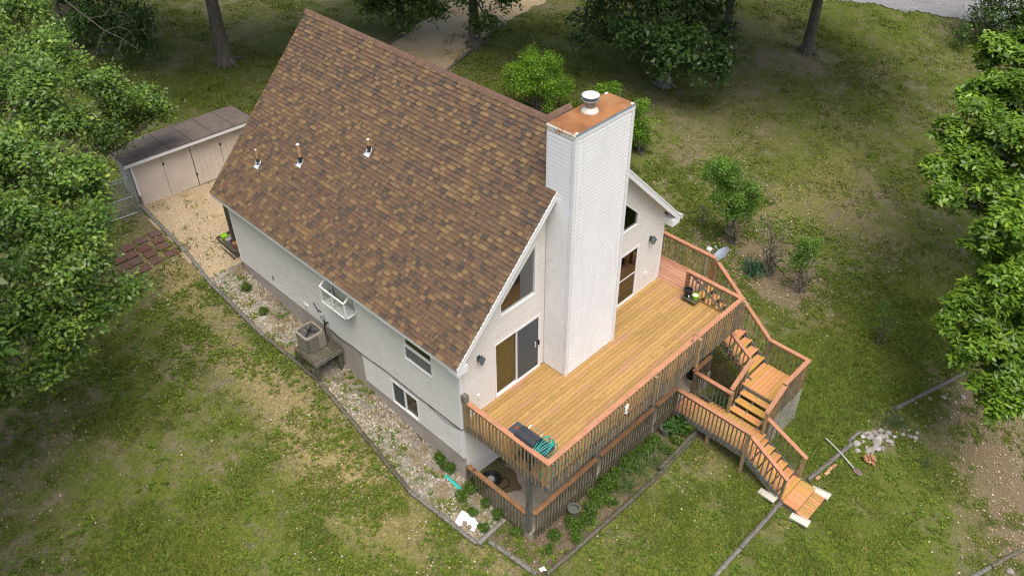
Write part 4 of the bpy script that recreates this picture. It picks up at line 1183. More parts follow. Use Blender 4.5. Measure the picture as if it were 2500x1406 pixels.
# ---- upper flight, landing and middle flight
stairs = thing('staircase', 'upper deck staircase turning at a railed square landing', 'stairs', (9.5, -3.6, -3.9))
SX0, SX1 = 9.06, 10.14
N1, RUN, RISE = 9, .285, .2165
for i in range(1, N1 + 1):
    yf = -1.33 - RUN * i; zt = -RISE * i
    for q in range(2):
        pbox('tread', (SX0, yf + q * .142 + .002, zt - .038), (SX1, yf + q * .142 + .138, zt), 'tread', stairs)
for x in (SX0 + .04, SX1 - .02):
    pbar('stringer', (x, -1.36, -.22), (x, -1.33 - RUN * (N1 + .6), -.22 - RISE * (N1 + .6)), .04, .26, 'weathered_grey', stairs)
LZ = -2.15; LY0, LY1 = -3.90, -5.24; LX0, LX1 = 8.74, 10.16
y = LY0
while y - .138 > LY1 - .02:
    pbox('landing_board', (LX0, y - .130, LZ - .036), (LX1 - .03, y, LZ + rnd.uniform(-.002, .002)), 'tread', stairs); y -= .139
for (a, b) in (((LX0, LY1, LZ - .26), (LX1, LY1 + .036, LZ - .04)), ((LX0, LY1 + .037, LZ - .26), (LX0 + .036, LY0, LZ - .041)), ((LX1 - .036, LY1 + .037, LZ - .26), (LX1, LY0, LZ - .041))):
    pbox('rim_joist', a, b, 'weathered_grey', stairs)
for (x, y) in ((LX1 - .05, LY1 + .05), (LX1 - .05, LY0 - .02), (LX0 + .08, LY1 + .05), (LX0 + .1, LY0 - .02)):
    post(stairs, x, y, gz(x, y) - .15, LZ - .04, 'weathered', .09, 'support_post')
LC = LZ + .97
# outer rail of the upper flight
rail(stairs, (10.20, -1.47), (10.20, -3.86), RC - .06, LC + .03, -.62, LZ + .0, off=(-.02, 0), ends=(.2, .1), spacing=.15)
post(stairs, 10.19, -3.90, LZ - .25, LC - .03, 'weathered', .09, 'rail_post')
rail(stairs, (10.20, -3.84), (10.20, -5.33), LC, LC, LZ - .22, LZ - .22, off=(-.02, 0), ends=(.2, .12), spacing=.16)
rail(stairs, (10.27, -5.29), (8.74, -5.29), LC + .001, LC + .001, LZ - .25, LZ - .25, off=(0, -.03), ends=(.1, .1), spacing=.13)
post(stairs, 10.17, -5.26, LZ - .25, LC - .04, 'weathered', .09, 'rail_post'); post(stairs, 8.80, -5.27, gz(8.8, -5.3) - .1, LC - .04, 'weathered', .09, 'rail_post')
# inner rail of the upper flight
rail(stairs, (9.03, -2.98), (9.03, -3.86), -.55, LC + .02, -1.52, LZ - .05, off=(-.02, 0), ends=(.1, .06), spacing=.14)
post(stairs, 9.02, -3.86, LZ - .6, LC - .0, 'weathered', .08, 'rail_post')
# middle flight goes down towards the lower walkway
WZ = -2.80
MY0, MY1 = -4.02, -5.02
for i in (1, 2, 3):
    xf = LX0 - .265 * i; zt = LZ - .163 * i
    for q in range(2):
        pbox('tread', (xf + q * .134 + .002, MY1 - .10, zt - .038), (xf + q * .134 + .131, MY0, zt), 'tread', stairs)
for y in (MY0 - .02, (MY0 + MY1) / 2, MY1 - .07):
    pbar('stringer', (LX0 + .05, y, LZ - .2), (LX0 - .9, y, WZ - .15), .04, .22, 'weathered_grey', stairs)
pbox('riser', (LX0 - .02, MY1 - .08, LZ - .2), (LX0 - .001, MY0, LZ - .038), 'weathered_grey', stairs)
rail(stairs, (9.0, -3.96), (7.98, -3.96), LC + .0, PC + .05, LZ - .2, WZ - .1, off=(0, .03), ends=(.16, .1), spacing=.16)
rail(stairs, (8.80, -5.31), (7.84, -5.31), LC - .05, PC + .08, LZ - .35, WZ - .25, off=(0, -.02), ends=(.12, .1), spacing=.13)
post(stairs, 7.92, -4.02, gz(7.9, -4) - .1, PC + .0, 'weathered', .09, 'rail_post'); post(stairs, 7.90, -5.32, gz(7.9, -5.3) - .2, PC + .1, 'weathered', .09, 'rail_post')

# lattice under the upper flight
lat = thing('lattice_panel', 'dark diagonal lattice panel under the upper flight of steps', 'lattice', (9.1, -2.8, -3.3))
def lattice_clip(ya, yb, ztop, zbot):
    return
for s in (-1, 1):
    q = -4.6
    while q < 1.0:
        # diagonal strip in the plane x = 9.14, clipped between slope line and ground
        pts = []
        for t in np.linspace(0, 3.2, 120):
            yy = q + t if s > 0 else q + 3.2 - t; zz = -3.5 + t * .95
            top = -.38 + (yy + 1.33) * (RISE / RUN); bot = gz(9.1, yy) + .02
            if bot < zz < top and -3.75 < yy < -1.6: pts.append((yy, zz))
        if len(pts) > 3:
            pbar('lattice_strip', (9.13 + .008 * s, pts[0][0], pts[0][1]), (9.13 + .008 * s, pts[-1][0], pts[-1][1]), .008, .036, 'lattice', lat, up=(1, 0, 0))
        q += .15
# wire netting under the landing
net = thing('wire_netting', 'grey wire netting stretched under the square stair landing', 'netting', (9.5, -5.33, -3.9))
nb_ = MB()
for i in range(17):
    x = 8.0 + i * .135
    nb_.tube([(x, -5.36 - .02 * math.sin(i), gz(x, -5.36) - .02), (x + .02, -5.35, min(LZ - .25, LZ - .25 + (x - 8.75) * .6) + .0)], .0055, 'wire', 4, False)
nb_.build('net_vertical', net)
nb_ = MB()
for j in range(11):
    z = -3.78 + j * .135
    nb_.tube([(max(8.0, 8.74 + (z - LZ) * .9), -5.36, z), (9.2, -5.37, z + .01), (10.2, -5.36, z - .02)], .0055, 'wire', 4, False)
for j in range(10):
    z = -3.75 + j * .14
    nb_.tube([(10.22, -5.34, z), (10.23, -4.0, z + .02)], .0055, 'wire', 4, False)
for j in range(10):
    nb_.tube([(10.22, -5.3 + j * .14, gz(10.2, -5) - .02), (10.22, -5.3 + j * .14, LZ - .25)], .0055, 'wire', 4, False)
nb_.build('net_horizontal', net)

# ---- lower walkway and last flight
low = thing('lower_walkway', 'low plank walkway with railing and last flight of steps to the lawn', 'stairs', (7.4, -4.8, -4.0))
WX0, WX1 = 6.86, 7.98
y = -2.64; i = 0
while y > -5.30:
    xr = WX1 if y < -3.3 else 7.82
    pbox('plank', (WX0, y - .129, WZ - .036), (xr, y, WZ + rnd.uniform(-.002, .002)), 'plank_mixed', low); y -= .14; i += 1
pbox('rim_joist', (WX0 - .036, -5.32, WZ - .24), (WX0 - .001, -2.70, WZ - .03), 'weathered_grey', low)
pbox('rim_joist', (WX1 + .001, -5.32, WZ - .24), (WX1 + .036, -2.9, WZ - .03), 'weathered_grey', low)
post(low, WX0 - .02, -5.33, gz(6.9, -5.3) - .2, PC - .04, 'weathered', .10, 'rail_post')
post(low, WX0 + .05, -4.0, gz(6.9, -4) - .2, WZ - .04, 'weathered', .10, 'support_post')
rail(low, (WX0 - .02, -2.70), (WX0 - .02, -5.40), PC, PC, WZ - .2, WZ - .2, cap='rail_cap', bal='weathered_grey', off=(-.03, 0), ends=(.14, .18), spacing=.14)
N3, RUN3, RISE3 = 6, .262, .155
BZ = WZ - RISE3 * (N3)
for i in range(1, N3 + 1):
    yf = -5.30 - RUN3 * i; zt = WZ - RISE3 * i + .0
    if i == N3: zt += .0
    for q in range(2):
        pbox('tread', (WX0 + .01, yf + q * .132 + .002, zt - .038), (WX1 - .02, yf + q * .132 + .128, zt), 'plank_mixed' if i % 2 else 'tread', low)
for x in (WX0, WX1 - .01):
    pbar('stringer', (x, -5.28, WZ - .16), (x, -5.30 - RUN3 * (N3 + .2), WZ - .16 - RISE3 * (N3 + .2)), .04, .22, 'weathered_grey', low)
yE = -5.30 - RUN3 * N3
rail(low, (WX0 - .02, -5.42), (WX0 - .02, yE + .03), PC - .06, BZ + .96, WZ - .25, BZ - .12, cap='rail_cap', bal='weathered_grey', off=(-.03, 0), ends=(.1, .06), spacing=.15)
post(low, WX0 + .0, yE + .10, BZ - .35, BZ + .93, 'weathered', .09, 'rail_post')
rail(low, (WX1 + .02, -5.30), (WX1 + .02, yE + .03), PC - .26, BZ + .93, WZ - .35, BZ - .12, cap='rail_cap', bal='weathered_grey', off=(.02, 0), ends=(.1, .06), spacing=.15)
post(low, WX1 + .0, yE + .10, BZ - .35, BZ + .9, 'weathered', .09, 'rail_post')
# two loose wooden platforms at the bottom
b1 = thing('step_platform', 'larger orange plank platform at the foot of the last steps', 'step', (7.4, yE - .25, BZ - .35))
for q in range(5):
    xa = WX0 - .03 + q * .232
    pbox('plank', (xa + .003, yE - .50, BZ - .10), (xa + .229, yE + .0, BZ - .062), 'plank_mixed' if q in (0, 4) else 'tread', b1)
pbox('side_board', (WX0, yE - .49, BZ - .32), (WX0 + .04, yE - .01, BZ - .101), 'weathered_grey', b1)
pbox('side_board', (WX0 + .05, yE - .49, BZ - .32), (WX1 - .02, yE - .45, BZ - .101), 'weathered_grey', b1)
b2 = thing('step_platform', 'smaller lower pallet of narrow orange slats in front of the larger platform', 'step', (7.5, yE - .7, BZ - .45))
for q in range(9):
    xa = WX0 + .02 + q * .123
    pbox('slat', (xa + .006, yE - .86 - (.06 if q in (0, 8) else 0) * 0, BZ - .25), (xa + .115, yE - .47, BZ - .21), 'plank_mixed' if q % 3 else 'tread', b2)
pbox('bearer', (WX0 + .05, yE - .84, BZ - .42), (WX0 + 1.08, yE - .80, BZ - .251), 'weathered_grey', b2)
pbox('bearer', (WX0 + .05, yE - .55, BZ - .42), (WX0 + 1.08, yE - .51, BZ - .251), 'weathered_grey', b2)
# ================================================================ THINGS AROUND THE HOUSE
def timber(a, b, label, m='timber', r=.075, lift=.045, n=7):
    mb = MB(); pts = []
    for i in range(n):
        t = i / (n - 1); x = a[0] + (b[0] - a[0]) * t; y = a[1] + (b[1] - a[1]) * t
        j = .012 if 0 < i < n - 1 else 0
        pts.append((x + rnd.uniform(-j, j), y + rnd.uniform(-j, j), gz(x, y) + lift + rnd.uniform(-.008, .008)))
    mb.tube(pts, [r * rnd.uniform(.92, 1.08) for _ in pts], m, 6)
    o = mb.build('landscape_timber')
    tag(o, label, 'timber', 'landscape timbers edging the beds and gravel')
    return o
le = LEFT_EDGE
labs = ['weathered timber edging the tan gravel from the shed corner past the pavers', 'timber edging between the paver patch and the far corner of the house',
        'long grey timber along the stone strip behind the air conditioner', 'short timber between two others just behind the air conditioner', 'timber beside the legs of the air conditioner stand',
        'timber opposite the lower basement window on the stone strip', 'curving dark timber edging the stone strip near the teal pipe', 'timber ending at the front corner beside the torn white sheet']
for i, lb in enumerate(labs):
    timber(le[i], le[i + 1], lb, 'timber' if i in (0, 1, 2, 7) else 'timber_dark')
timber((-1.16, -1.72), (-.10, -1.68), 'short cross timber between the torn white sheet and the patio railing', 'timber', .085, .06)
timber((-.86, -1.86), (-.57, -3.42), 'timber running from the short cross timber towards the white paper scrap', 'timber', .085)
timber((-.37, -3.62), (2.2, -3.68), 'timber edging the planting bed nearest the front corner', 'timber_dark', .08)
timber((2.2, -3.68), (4.68, -3.72), 'middle timber edging the planting bed below the grey pot', 'timber_dark', .08)
timber((4.62, -3.70), (7.20, -3.56), 'lower of two stacked timbers edging the bed beside the walkway', 'timber_dark', .08)
timber((4.80, -3.64), (7.16, -3.54), 'upper of two stacked timbers edging the bed beside the walkway', 'timber_dark', .075, .17)
timber((6.78, -2.80), (6.80, -3.44), 'short dark timber against the side of the lower walkway', 'timber_dark', .06)
timber((6.95, -6.84), (4.55, -6.84), 'pale timber ending at the larger plank platform', 'timber', .075)
timber((4.50, -6.84), (2.2, -6.84), 'pale timber cut by the lower edge of the picture', 'timber', .075)
timber((8.28, -6.98), (10.8, -7.26), 'long grey timber under the shovel handle', 'timber', .08)
timber((10.76, -7.12), (11.5, -7.2), 'short broken timber beside the rock pile', 'timber', .065)
timber((13.43, -7.55), (17.1, -8.56), 'long pale timber running under the right hand tree', 'timber', .08)
timber((11.35, -12.8), (10.0, -12.36), 'dark timber in the lower right leaf litter', 'timber_dark', .075)
timber((9.95, -12.33), (8.5, -11.88), 'cut timber end at the lower right edge among stones', 'timber', .075)
timber((15.92, 23.06), (17.97, 23.6), 'timber on the far side of the gravel driveway', 'timber_dark', .09)
timber((15.96, 18.41), (19.0, 19.5), 'timber edging the driveway near the house roof ridge', 'timber_dark', .09)
timber((20.2, 19.95), (22.41, 20.62), 'timber edging the driveway beyond the tree trunk', 'timber_dark', .09)

# ---- pavers
ORD = ['first', 'second', 'third', 'fourth', 'fifth']
PAV = [[(-1.41, 15.3), (-1.51, 14.85), (-1.57, 14.43), (-1.51, 13.89)], [(-1.97, 15.27), (-2.10, 14.77), (-2.11, 14.34), (-2.10, 13.88)],
       [(-2.52, 15.19), (-2.62, 14.73), (-2.66, 14.29), (-2.63, 13.78)], [(-3.07, 14.74), (-3.12, 14.27), (-3.10, 13.80)]]
for ci, colm in enumerate(PAV):
    for ri, (x, y) in enumerate(colm):
        mb = MB(); s = .212; h = .045; zc = gz(x, y) + .03
        a = rnd.uniform(-.09, .09) - .05
        M = Matrix.Translation((x, y, zc)) @ Matrix.Rotation(a, 4, 'Z') @ Matrix.Rotation(R(3.5), 4, 'X') @ Matrix.Rotation(rnd.uniform(-.02, .02), 4, 'Y')
        e = .008
        q = [(-s, -s * .88), (s, -s * .88), (s, s * .88), (-s, s * .88)]
        vs = [M @ Vector((u, v, -.02)) for u, v in q] + [M @ Vector((u, v, h / 2 - e)) for u, v in q] + [M @ Vector((u - math.copysign(e, u), v - math.copysign(e, v), h / 2)) for u, v in q]
        mb.poly(vs, [(0, 1, 5, 4), (1, 2, 6, 5), (2, 3, 7, 6), (3, 0, 4, 7), (4, 5, 9, 8), (5, 6, 10, 9), (6, 7, 11, 10), (7, 4, 8, 11), (8, 9, 10, 11)], 'paver')
        o = mb.build('paver')
        tag(o, 'dark red square paver, %s from the shed in the %s row from the gravel' % (ORD[ri], ORD[ci]), 'paver', 'pavers laid by the gravel yard')

# ---- shed
SA = R(-4.1); so_ = Vector((-.86, 17.23, 0)); su = Vector((math.cos(SA), math.sin(SA), 0)); sv = Vector((-math.sin(SA), math.cos(SA), 0))
SZ = gz(-.5, 17.3) - .08
def S(u, v, z): return so_ + su * u + sv * v + Vector((0, 0, z))
shed = thing('shed', 'long low pinkish shed with flat sheet roof behind the house', 'shed', tuple(S(2.4, .9, SZ)))
LEN, DEP, FH = 4.95, 1.75, 1.55
b = MB()
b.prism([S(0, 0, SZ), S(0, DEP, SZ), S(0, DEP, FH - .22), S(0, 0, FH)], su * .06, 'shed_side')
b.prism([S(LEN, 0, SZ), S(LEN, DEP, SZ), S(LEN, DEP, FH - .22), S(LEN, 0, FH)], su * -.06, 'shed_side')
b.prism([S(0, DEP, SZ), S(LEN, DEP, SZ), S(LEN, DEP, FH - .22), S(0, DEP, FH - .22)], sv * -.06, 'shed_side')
b.prism([S(0, .06, SZ), S(LEN, .06, SZ), S(LEN, .06, FH), S(0, .06, FH)], sv * .03, 'dark_gap')
b.build('wall', shed)
# front leaves: plain panels then grooved door boards
cuts = [(.0, 1.165), (1.18, 2.315)]
for (a0, a1) in cuts:
    b = MB(); b.prism([S(a0, 0, SZ + .05), S(a1, 0, SZ + .05), S(a1, 0, FH - .03), S(a0, 0, FH - .03)], sv * .05, 'shed_wall'); b.build('door_panel', shed)
u = 2.35; q = 0
while u < LEN - .05:
    w = min(.235, LEN - u)
    if 5 == q: u += .012
    b = MB(); b.prism([S(u, 0.0, SZ + .05), S(u + w - .006, 0.0, SZ + .05), S(u + w - .006, 0.0, FH - .03), S(u, 0.0, FH - .03)], sv * .05, 'shed_wall'); b.build('door_board', shed)
    u += w; q += 1
for (uu, zz) in ((1.2, 1.05), (2.34, .12), (3.55, 1.0)):
    b = MB(); b.prism([S(uu - .03, -.025, zz), S(uu + .03, -.025, zz), S(uu + .03, -.025, zz + .10), S(uu - .03, -.025, zz + .10)], sv * .022, 'dark_gap'); b.build('latch', shed)
b = MB(); b.prism([S(-.025, -.03, SZ + .55), S(.05, -.03, SZ + .55), S(.05, -.03, FH), S(-.025, -.03, FH)], sv * .028, 'white_trim'); b.build('corner_trim', shed)
b = MB(); b.prism([S(-.035, .02, SZ), S(.0, .02, SZ), S(.0, .02, FH - .03), S(-.035, .02, FH - .03)], sv * .12, 'weathered_grey'); b.build('side_post', shed)
b = MB(); b.prism([S(-.27, -.27, FH + .02), S(LEN + .12, -.27, FH + .02), S(LEN + .12, -.27, FH + .165), S(-.27, -.27, FH + .165)], sv * .03, 'white_trim'); b.build('fascia', shed)
# roof sheets
RT = lambda u, v: S(u, v, FH + .175 - (v + .27) * .10)
edges = [-.28, .62, 1.52, 2.42, 3.32, 4.22, LEN + .14]
for a0, a1 in zip(edges[:-1], edges[1:]):
    b = MB(); b.prism([RT(a0 + .006, -.29), RT(a1 - .006, -.29), RT(a1 - .006, DEP + .12), RT(a0 + .006, DEP + .12)], (0, 0, .02), 'shed_roof'); b.build('roof_sheet', shed)
    b = MB(); b.prism([RT(a1 - .011, -.285), RT(a1 + .011, -.285), RT(a1 + .011, DEP + .11), RT(a1 - .011, DEP + .11)], (0, 0, .026), 'seam'); b.build('lap_strip', shed)
b = MB(); b.prism([RT(-.26, -.27) - Vector((0, 0, .03)), RT(LEN + .1, -.27) - Vector((0, 0, .03)), RT(LEN + .1, DEP + .1) - Vector((0, 0, .03)), RT(-.26, DEP + .1) - Vector((0, 0, .03))], (0, 0, .028), 'seam'); b.build('roof_base', shed)
b = MB(); b.prism([RT(-.30, -.29) - Vector((0, 0, .06)), RT(-.28, -.29) - Vector((0, 0, .06)), RT(-.28, DEP + .12) - Vector((0, 0, .06)), RT(-.30, DEP + .12) - Vector((0, 0, .06))], (0, 0, .09), 'galvanised'); b.build('edge_strip', shed)

# ---- chain link gate
gate = thing('chain_link_gate', 'galvanised chain link gate between the shed corner and the oak', 'gate', (-1.9, 16.95, -.35))
gA, gB = Vector((-1.14, 16.88, 0)), Vector((-2.75, 17.12, 0)); gdv = (gB - gA)
g0, g1 = gz(-1.9, 17) + .06, 1.30
def GP(t, z): return gA + gdv * t + Vector((0, 0, z))
for nm, pts in (('gate_post', [GP(0, g0 - .1), GP(0, g1 + .08)]), ('gate_post', [GP(1, g0 - .1), GP(1, g1 + .08)]), ('gate_rail', [GP(.0, g1), GP(1, g1)]), ('gate_rail', [GP(.05, g1 - .10), GP(1, g1 - .1)]),
                ('gate_rail', [GP(.05, g0 + .72), GP(.98, g0 + .72)]), ('gate_rail', [GP(.05, g0), GP(.98, g0)]), ('gate_stile', [GP(.06, g0), GP(.06, g1 - .1)]), ('gate_stile', [GP(.7, g0), GP(.7, g1 - .1)])):
    b = MB(); b.tube(pts, .028 if nm == 'gate_post' else .019, 'steel', 8); b.build(nm, gate, smooth=True)
b = MB(); wdt = gdv.length; hh = g1 - .1 - g0
for s in (-1, 1):
    q = -hh
    while q < wdt:
        t0, t1 = max(q, 0.09), min(q + hh, wdt)
        if t1 > t0:
            za, zb = g0 + (t0 - q), g0 + (t1 - q)
            if s < 0: za, zb = g1 - .1 - (t0 - q), g1 - .1 - (t1 - q)
            b.tube([GP(t0 / wdt, za), GP(t1 / wdt, zb)], .0025, 'steel', 3, False)
        q += .085
b.build('mesh', gate)

# ---- planter with pots behind the house corner, porch post
pl = thing('planter_box', 'wooden planter box full of pots at the far corner of the house', 'planter', (.35, 12.85, -.75))
zt = gz(.3, 12.8)
b = MB()
for (lo, hi) in (((.08, 12.15, zt - .1), (.12, 13.5, zt + .22)), ((.62, 12.15, zt - .1), (.66, 13.5, zt + .22)), ((.12, 12.15, zt - .1), (.62, 12.19, zt + .22)), ((.12, 13.46, zt - .1), (.62, 13.5, zt + .22))):
    b.box([(p + q) / 2 for p, q in zip(lo, hi)], [q - p for p, q in zip(lo, hi)], 'timber_dark')
b.build('box', pl)
b = MB(); b.box((.37, 12.82, zt + .06), (.5, 1.27, .04), 'soil'); b.build('soil', pl)
b = MB(); b.box((-.02, 12.75, zt + .02), (.05, 1.3, .10), 'timber_dark'); b.build('kerb_board', pl)
for (x, y, r, m, lb) in ((.30, 13.25, .12, 'pot_green', 'small green flower pot in the planter behind the house'), (.30, 12.95, .11, 'stone_grey', 'small grey flower pot in the planter behind the house'), (.36, 12.55, .12, 'brick', 'small terracotta flower pot in the planter behind the house')):
    b = MB(); b.lathe((x, y, zt + .08), [(r * .7, 0), (r, .2), (r * 1.08, .2), (r * 1.08, .24), (r * .9, .24), (r * .85, .19)], m, 16); tag(b.build('flower_pot', smooth=True), lb, 'pot')
pp = MB(); pp.box((.42, 12.72, .55), (.14, .14, 2.5), 'timber_dark'); tag(pp.build('porch_post'), 'dark wooden post standing just behind the far house corner', 'post')

# ---- air conditioner on its stand
st = thing('wooden_stand', 'rough wooden stand carrying the air conditioner', 'stand', (-.6, 6.2, -1.75))
for i in range(7):
    pbox('plank', (-1.12 + i * .15, 5.62, -.80), (-1.12 + i * .15 + .143, 6.72, -.755 + rnd.uniform(-.004, .004)), 'timber_dark', st)
pbox('apron', (-1.15, 5.585, -.93), (-.1, 5.618, -.78), 'timber', st); pbox('apron', (-1.155, 5.619, -.93), (-1.122, 6.72, -.79), 'timber_dark', st)
for (x, y) in ((-1.06, 5.70), (-1.06, 6.62), (-.18, 5.70), (-.18, 6.62)):
    pbox('leg', (x - .055, y - .055, gz(x, y) - .05), (x + .055, y + .055, -.80), 'timber_dark', st)
ac = thing('air_conditioner', 'boxy tan air conditioner with top fan grille beside the left wall', 'air conditioner', (-.69, 6.38, -.75))
AX0, AX1, AY0, AY1, AZ0, AZ1 = -1.03, -.35, 6.04, 6.74, -.75, -.10
def rrect(x0, x1, y0, y1, r, n=5):
    pts = []
    for (cx, cy, a0) in ((x1 - r, y1 - r, 0), (x0 + r, y1 - r, 90), (x0 + r, y0 + r, 180), (x1 - r, y0 + r, 270)):
        for i in range(n + 1):
            a = R(a0 + 90 * i / n); pts.append((cx + r * math.cos(a), cy + r * math.sin(a)))
    return pts
b = MB(); b.prism([(x, y, AZ0 + .03) for x, y in rrect(AX0 + .02, AX1 - .02, AY0 + .02, AY1 - .02, .10)], (0, 0, AZ1 - AZ0 - .08), 'ac_dark'); b.build('coil', ac)
ou = rrect(AX0, AX1, AY0, AY1, .11); iu = rrect(AX0 + .06, AX1 - .06, AY0 + .06, AY1 - .06, .08); N = len(ou)
b = MB(); vs = [(x, y, AZ1) for x, y in iu] + [(x, y, AZ1 - .005) for x, y in ou] + [(x, y, AZ1 - .075) for x, y in ou] + [(x, y, AZ1 - .075) for x, y in iu]
b.poly(vs, [(i, (i + 1) % N, N + (i + 1) % N, N + i) for i in range(N)] + [(N + i, N + (i + 1) % N, 2 * N + (i + 1) % N, 2 * N + i) for i in range(N)] + [((i + 1) % N, i, 3 * N + i, 3 * N + (i + 1) % N) for i in range(N)], 'ac_tan'); b.build('top_rim', ac)
for k in range(5):
    zz = AZ0 + .02 + k * .135
    b = MB(); o2 = rrect(AX0 + .006, AX1 - .006, AY0 + .006, AY1 - .006, .105)
    vs = [(x, y, zz) for x, y in o2] + [(x, y, zz + .022) for x, y in o2]
    b.poly(vs, [(i, (i + 1) % N, N + (i + 1) % N, N + i) for i in range(N)], 'ac_tan'); b.build('louvre_band', ac)
b = MB()
for i in range(20):
    t = AX0 + .1 + i * (AX1 - AX0 - .32) / 19
    b.box((t, AY0 + .008, (AZ0 + AZ1) / 2), (.008, .01, AZ1 - AZ0 - .1), 'ac_tan')
    t = AY0 + .1 + i * (AY1 - AY0 - .2) / 19
    b.box((AX0 + .008, t, (AZ0 + AZ1) / 2), (.01, .008, AZ1 - AZ0 - .1), 'ac_tan')
b.build('louvres', ac)
b = MB(); b.box((AX1 - .13, AY0 + .004, (AZ0 + AZ1) / 2 - .02), (.26, .03, AZ1 - AZ0 - .1), 'ac_tan'); b.build('service_panel', ac)
b = MB(); b.box((AX1 - .005, AY0 + .22, -.38), (.012, .2, .26), 'white_plastic'); b.build('rating_plate', ac)
fc = ((AX0 + AX1) / 2, (AY0 + AY1) / 2)
b = MB(); b.lathe((fc[0], fc[1], AZ1 - .16), [(.29, 0), (.29, .10), (.275, .10), (.275, .01)], 'black_plastic', 28); b.box((fc[0], fc[1], AZ1 - .075), (.56, .56, .004), 'ac_dark'); b.lathe((fc[0], fc[1], AZ1 - .074), [(.27, 0), (.27, .004)], 'black_plastic', 28); b.build('fan_shroud', ac)
b = MB()
for k in range(4):
    a = k * math.pi / 2 + .4
    M = Matrix.Translation((fc[0], fc[1], AZ1 - .05)) @ Matrix.Rotation(a, 4, 'Z') @ Matrix.Translation((.13, 0, 0)) @ Matrix.Rotation(R(14), 4, 'X')
    b.box(None, (1, 1, 1), 'steel' if k == 1 else 'grill_black', M=M @ Matrix.Diagonal((.22, .17, .006, 1)))
b.lathe((fc[0], fc[1], AZ1 - .08), [(.07, 0), (.07, .045), (.03, .06)], 'black_plastic', 16); b.build('fan', ac)
b = MB()
for k in range(4):
    a = k * math.pi / 4; dx, dy = math.cos(a) * .36, math.sin(a) * .36
    b.tube([(max(AX0 + .05, min(AX1 - .05, fc[0] - dx)), max(AY0 + .05, min(AY1 - .05, fc[1] - dy)), AZ1 - .012), (max(AX0 + .05, min(AX1 - .05, fc[0] + dx)), max(AY0 + .05, min(AY1 - .05, fc[1] + dy)), AZ1 - .012)], .005, 'black_plastic', 4)
for rr in (.1, .19, .28):
    b.tube([(fc[0] + rr * math.cos(t), fc[1] + rr * math.sin(t), AZ1 - .014) for t in np.linspace(0, 6.283, 25)], .004, 'black_plastic', 4)
b.build('guard', ac)
# power box, line set, cable on the wall
db = thing('electrical_box', 'small grey electrical box with black conduit above the air conditioner', 'electrical box', (-.06, 6.5, -.1))
b = MB(); b.box((-.075, 6.5, .03), (.09, .14, .2), 'grey_box'); b.box((-.08, 6.5, .14), (.11, .16, .02), 'grey_box'); b.build('box', db)
b = MB(); b.tube([(-.04, 6.93, .33), (-.08, 6.86, .34), (-.08, 6.78, .24), (-.06, 6.72, .16), (-.1, 6.66, .12), (-.07, 6.62, .22), (-.06, 6.56, .2), (-.06, 6.52, .13)], .014, 'cable', 6); b.build('conduit', db)
b = MB(); b.tube([(-.06, 6.47, -.07), (-.09, 6.40, -.2), (-.14, 6.36, -.36), (-.18, 6.30, -.55), (-.28, 6.2, -.66), (-.36, 6.2, -.64)], .022, 'cable', 6)
b.tube([(-.03, 6.25, -.10), (-.08, 6.30, -.12), (-.10, 6.36, -.2), (-.12, 6.38, -.34)], .026, 'cable', 6); b.build('conduit', db)
cb = MB(); pts = [(6.3, -.35), (5.7, -.44), (5.05, -.36), (4.5, -.37), (3.9, -.33), (3.32, -.29), (2.6, -.31), (1.9, -.335), (1.04, -.31), (.4, -.32), (.05, -.30)]
cb.tube([(-.04, y, z) for y, z in pts] + [(-.05, -.02, -.28), (.02, -.06, -.24)], .012, 'cable', 5)
cb.tube([(-.04, 1.5, -.32), (-.05, 1.1, -.40), (-.05, .6, -.43), (-.04, .15, -.36), (-.045, .0, -.28)], .006, 'cable', 4)
tag(cb.build('cable'), 'thin black cable clipped along the left wall to the deck corner', 'cable')

# ---- wall lanterns
for (x, z, lb) in ((.70, 2.02, 'black lantern on the gable wall left of the chimney'), (8.29, 2.0, 'black lantern on the gable wall right of the chimney')):
    ln = thing('wall_lantern', lb, 'lantern', (x, -.1, z - .15), 'lanterns on the gable wall')
    b = MB(); b.box((x, -.035, z), (.11, .03, .17), 'lamp_metal'); b.tube([(x, -.05, z + .02), (x, -.12, z + .0), (x, -.15, z - .02)], .014, 'lamp_metal', 6); b.build('bracket', ln)
    b = MB(); b.lathe((x, -.16, z - .13), [(.045, 0), (.085, .16)], 'lamp_glass', 6); b.build('glass', ln)
    b = MB(); b.lathe((x, -.16, z + .03), [(.115, 0), (.10, .02), (.03, .09), (.015, .13), (.004, .17)], 'lamp_metal', 6); b.build('roof', ln)
    b = MB()
    for k in range(6):
        a = k * math.pi / 3
        b.tube([(x + .047 * math.cos(a), -.16 + .047 * math.sin(a), z - .13), (x + .088 * math.cos(a), -.16 + .088 * math.sin(a), z + .03)], .006, 'lamp_metal', 4)
    b.lathe((x, -.16, z - .19), [(.006, 0), (.02, .03), (.05, .05), (.05, .065)], 'lamp_metal', 8); b.build('cage', ln)

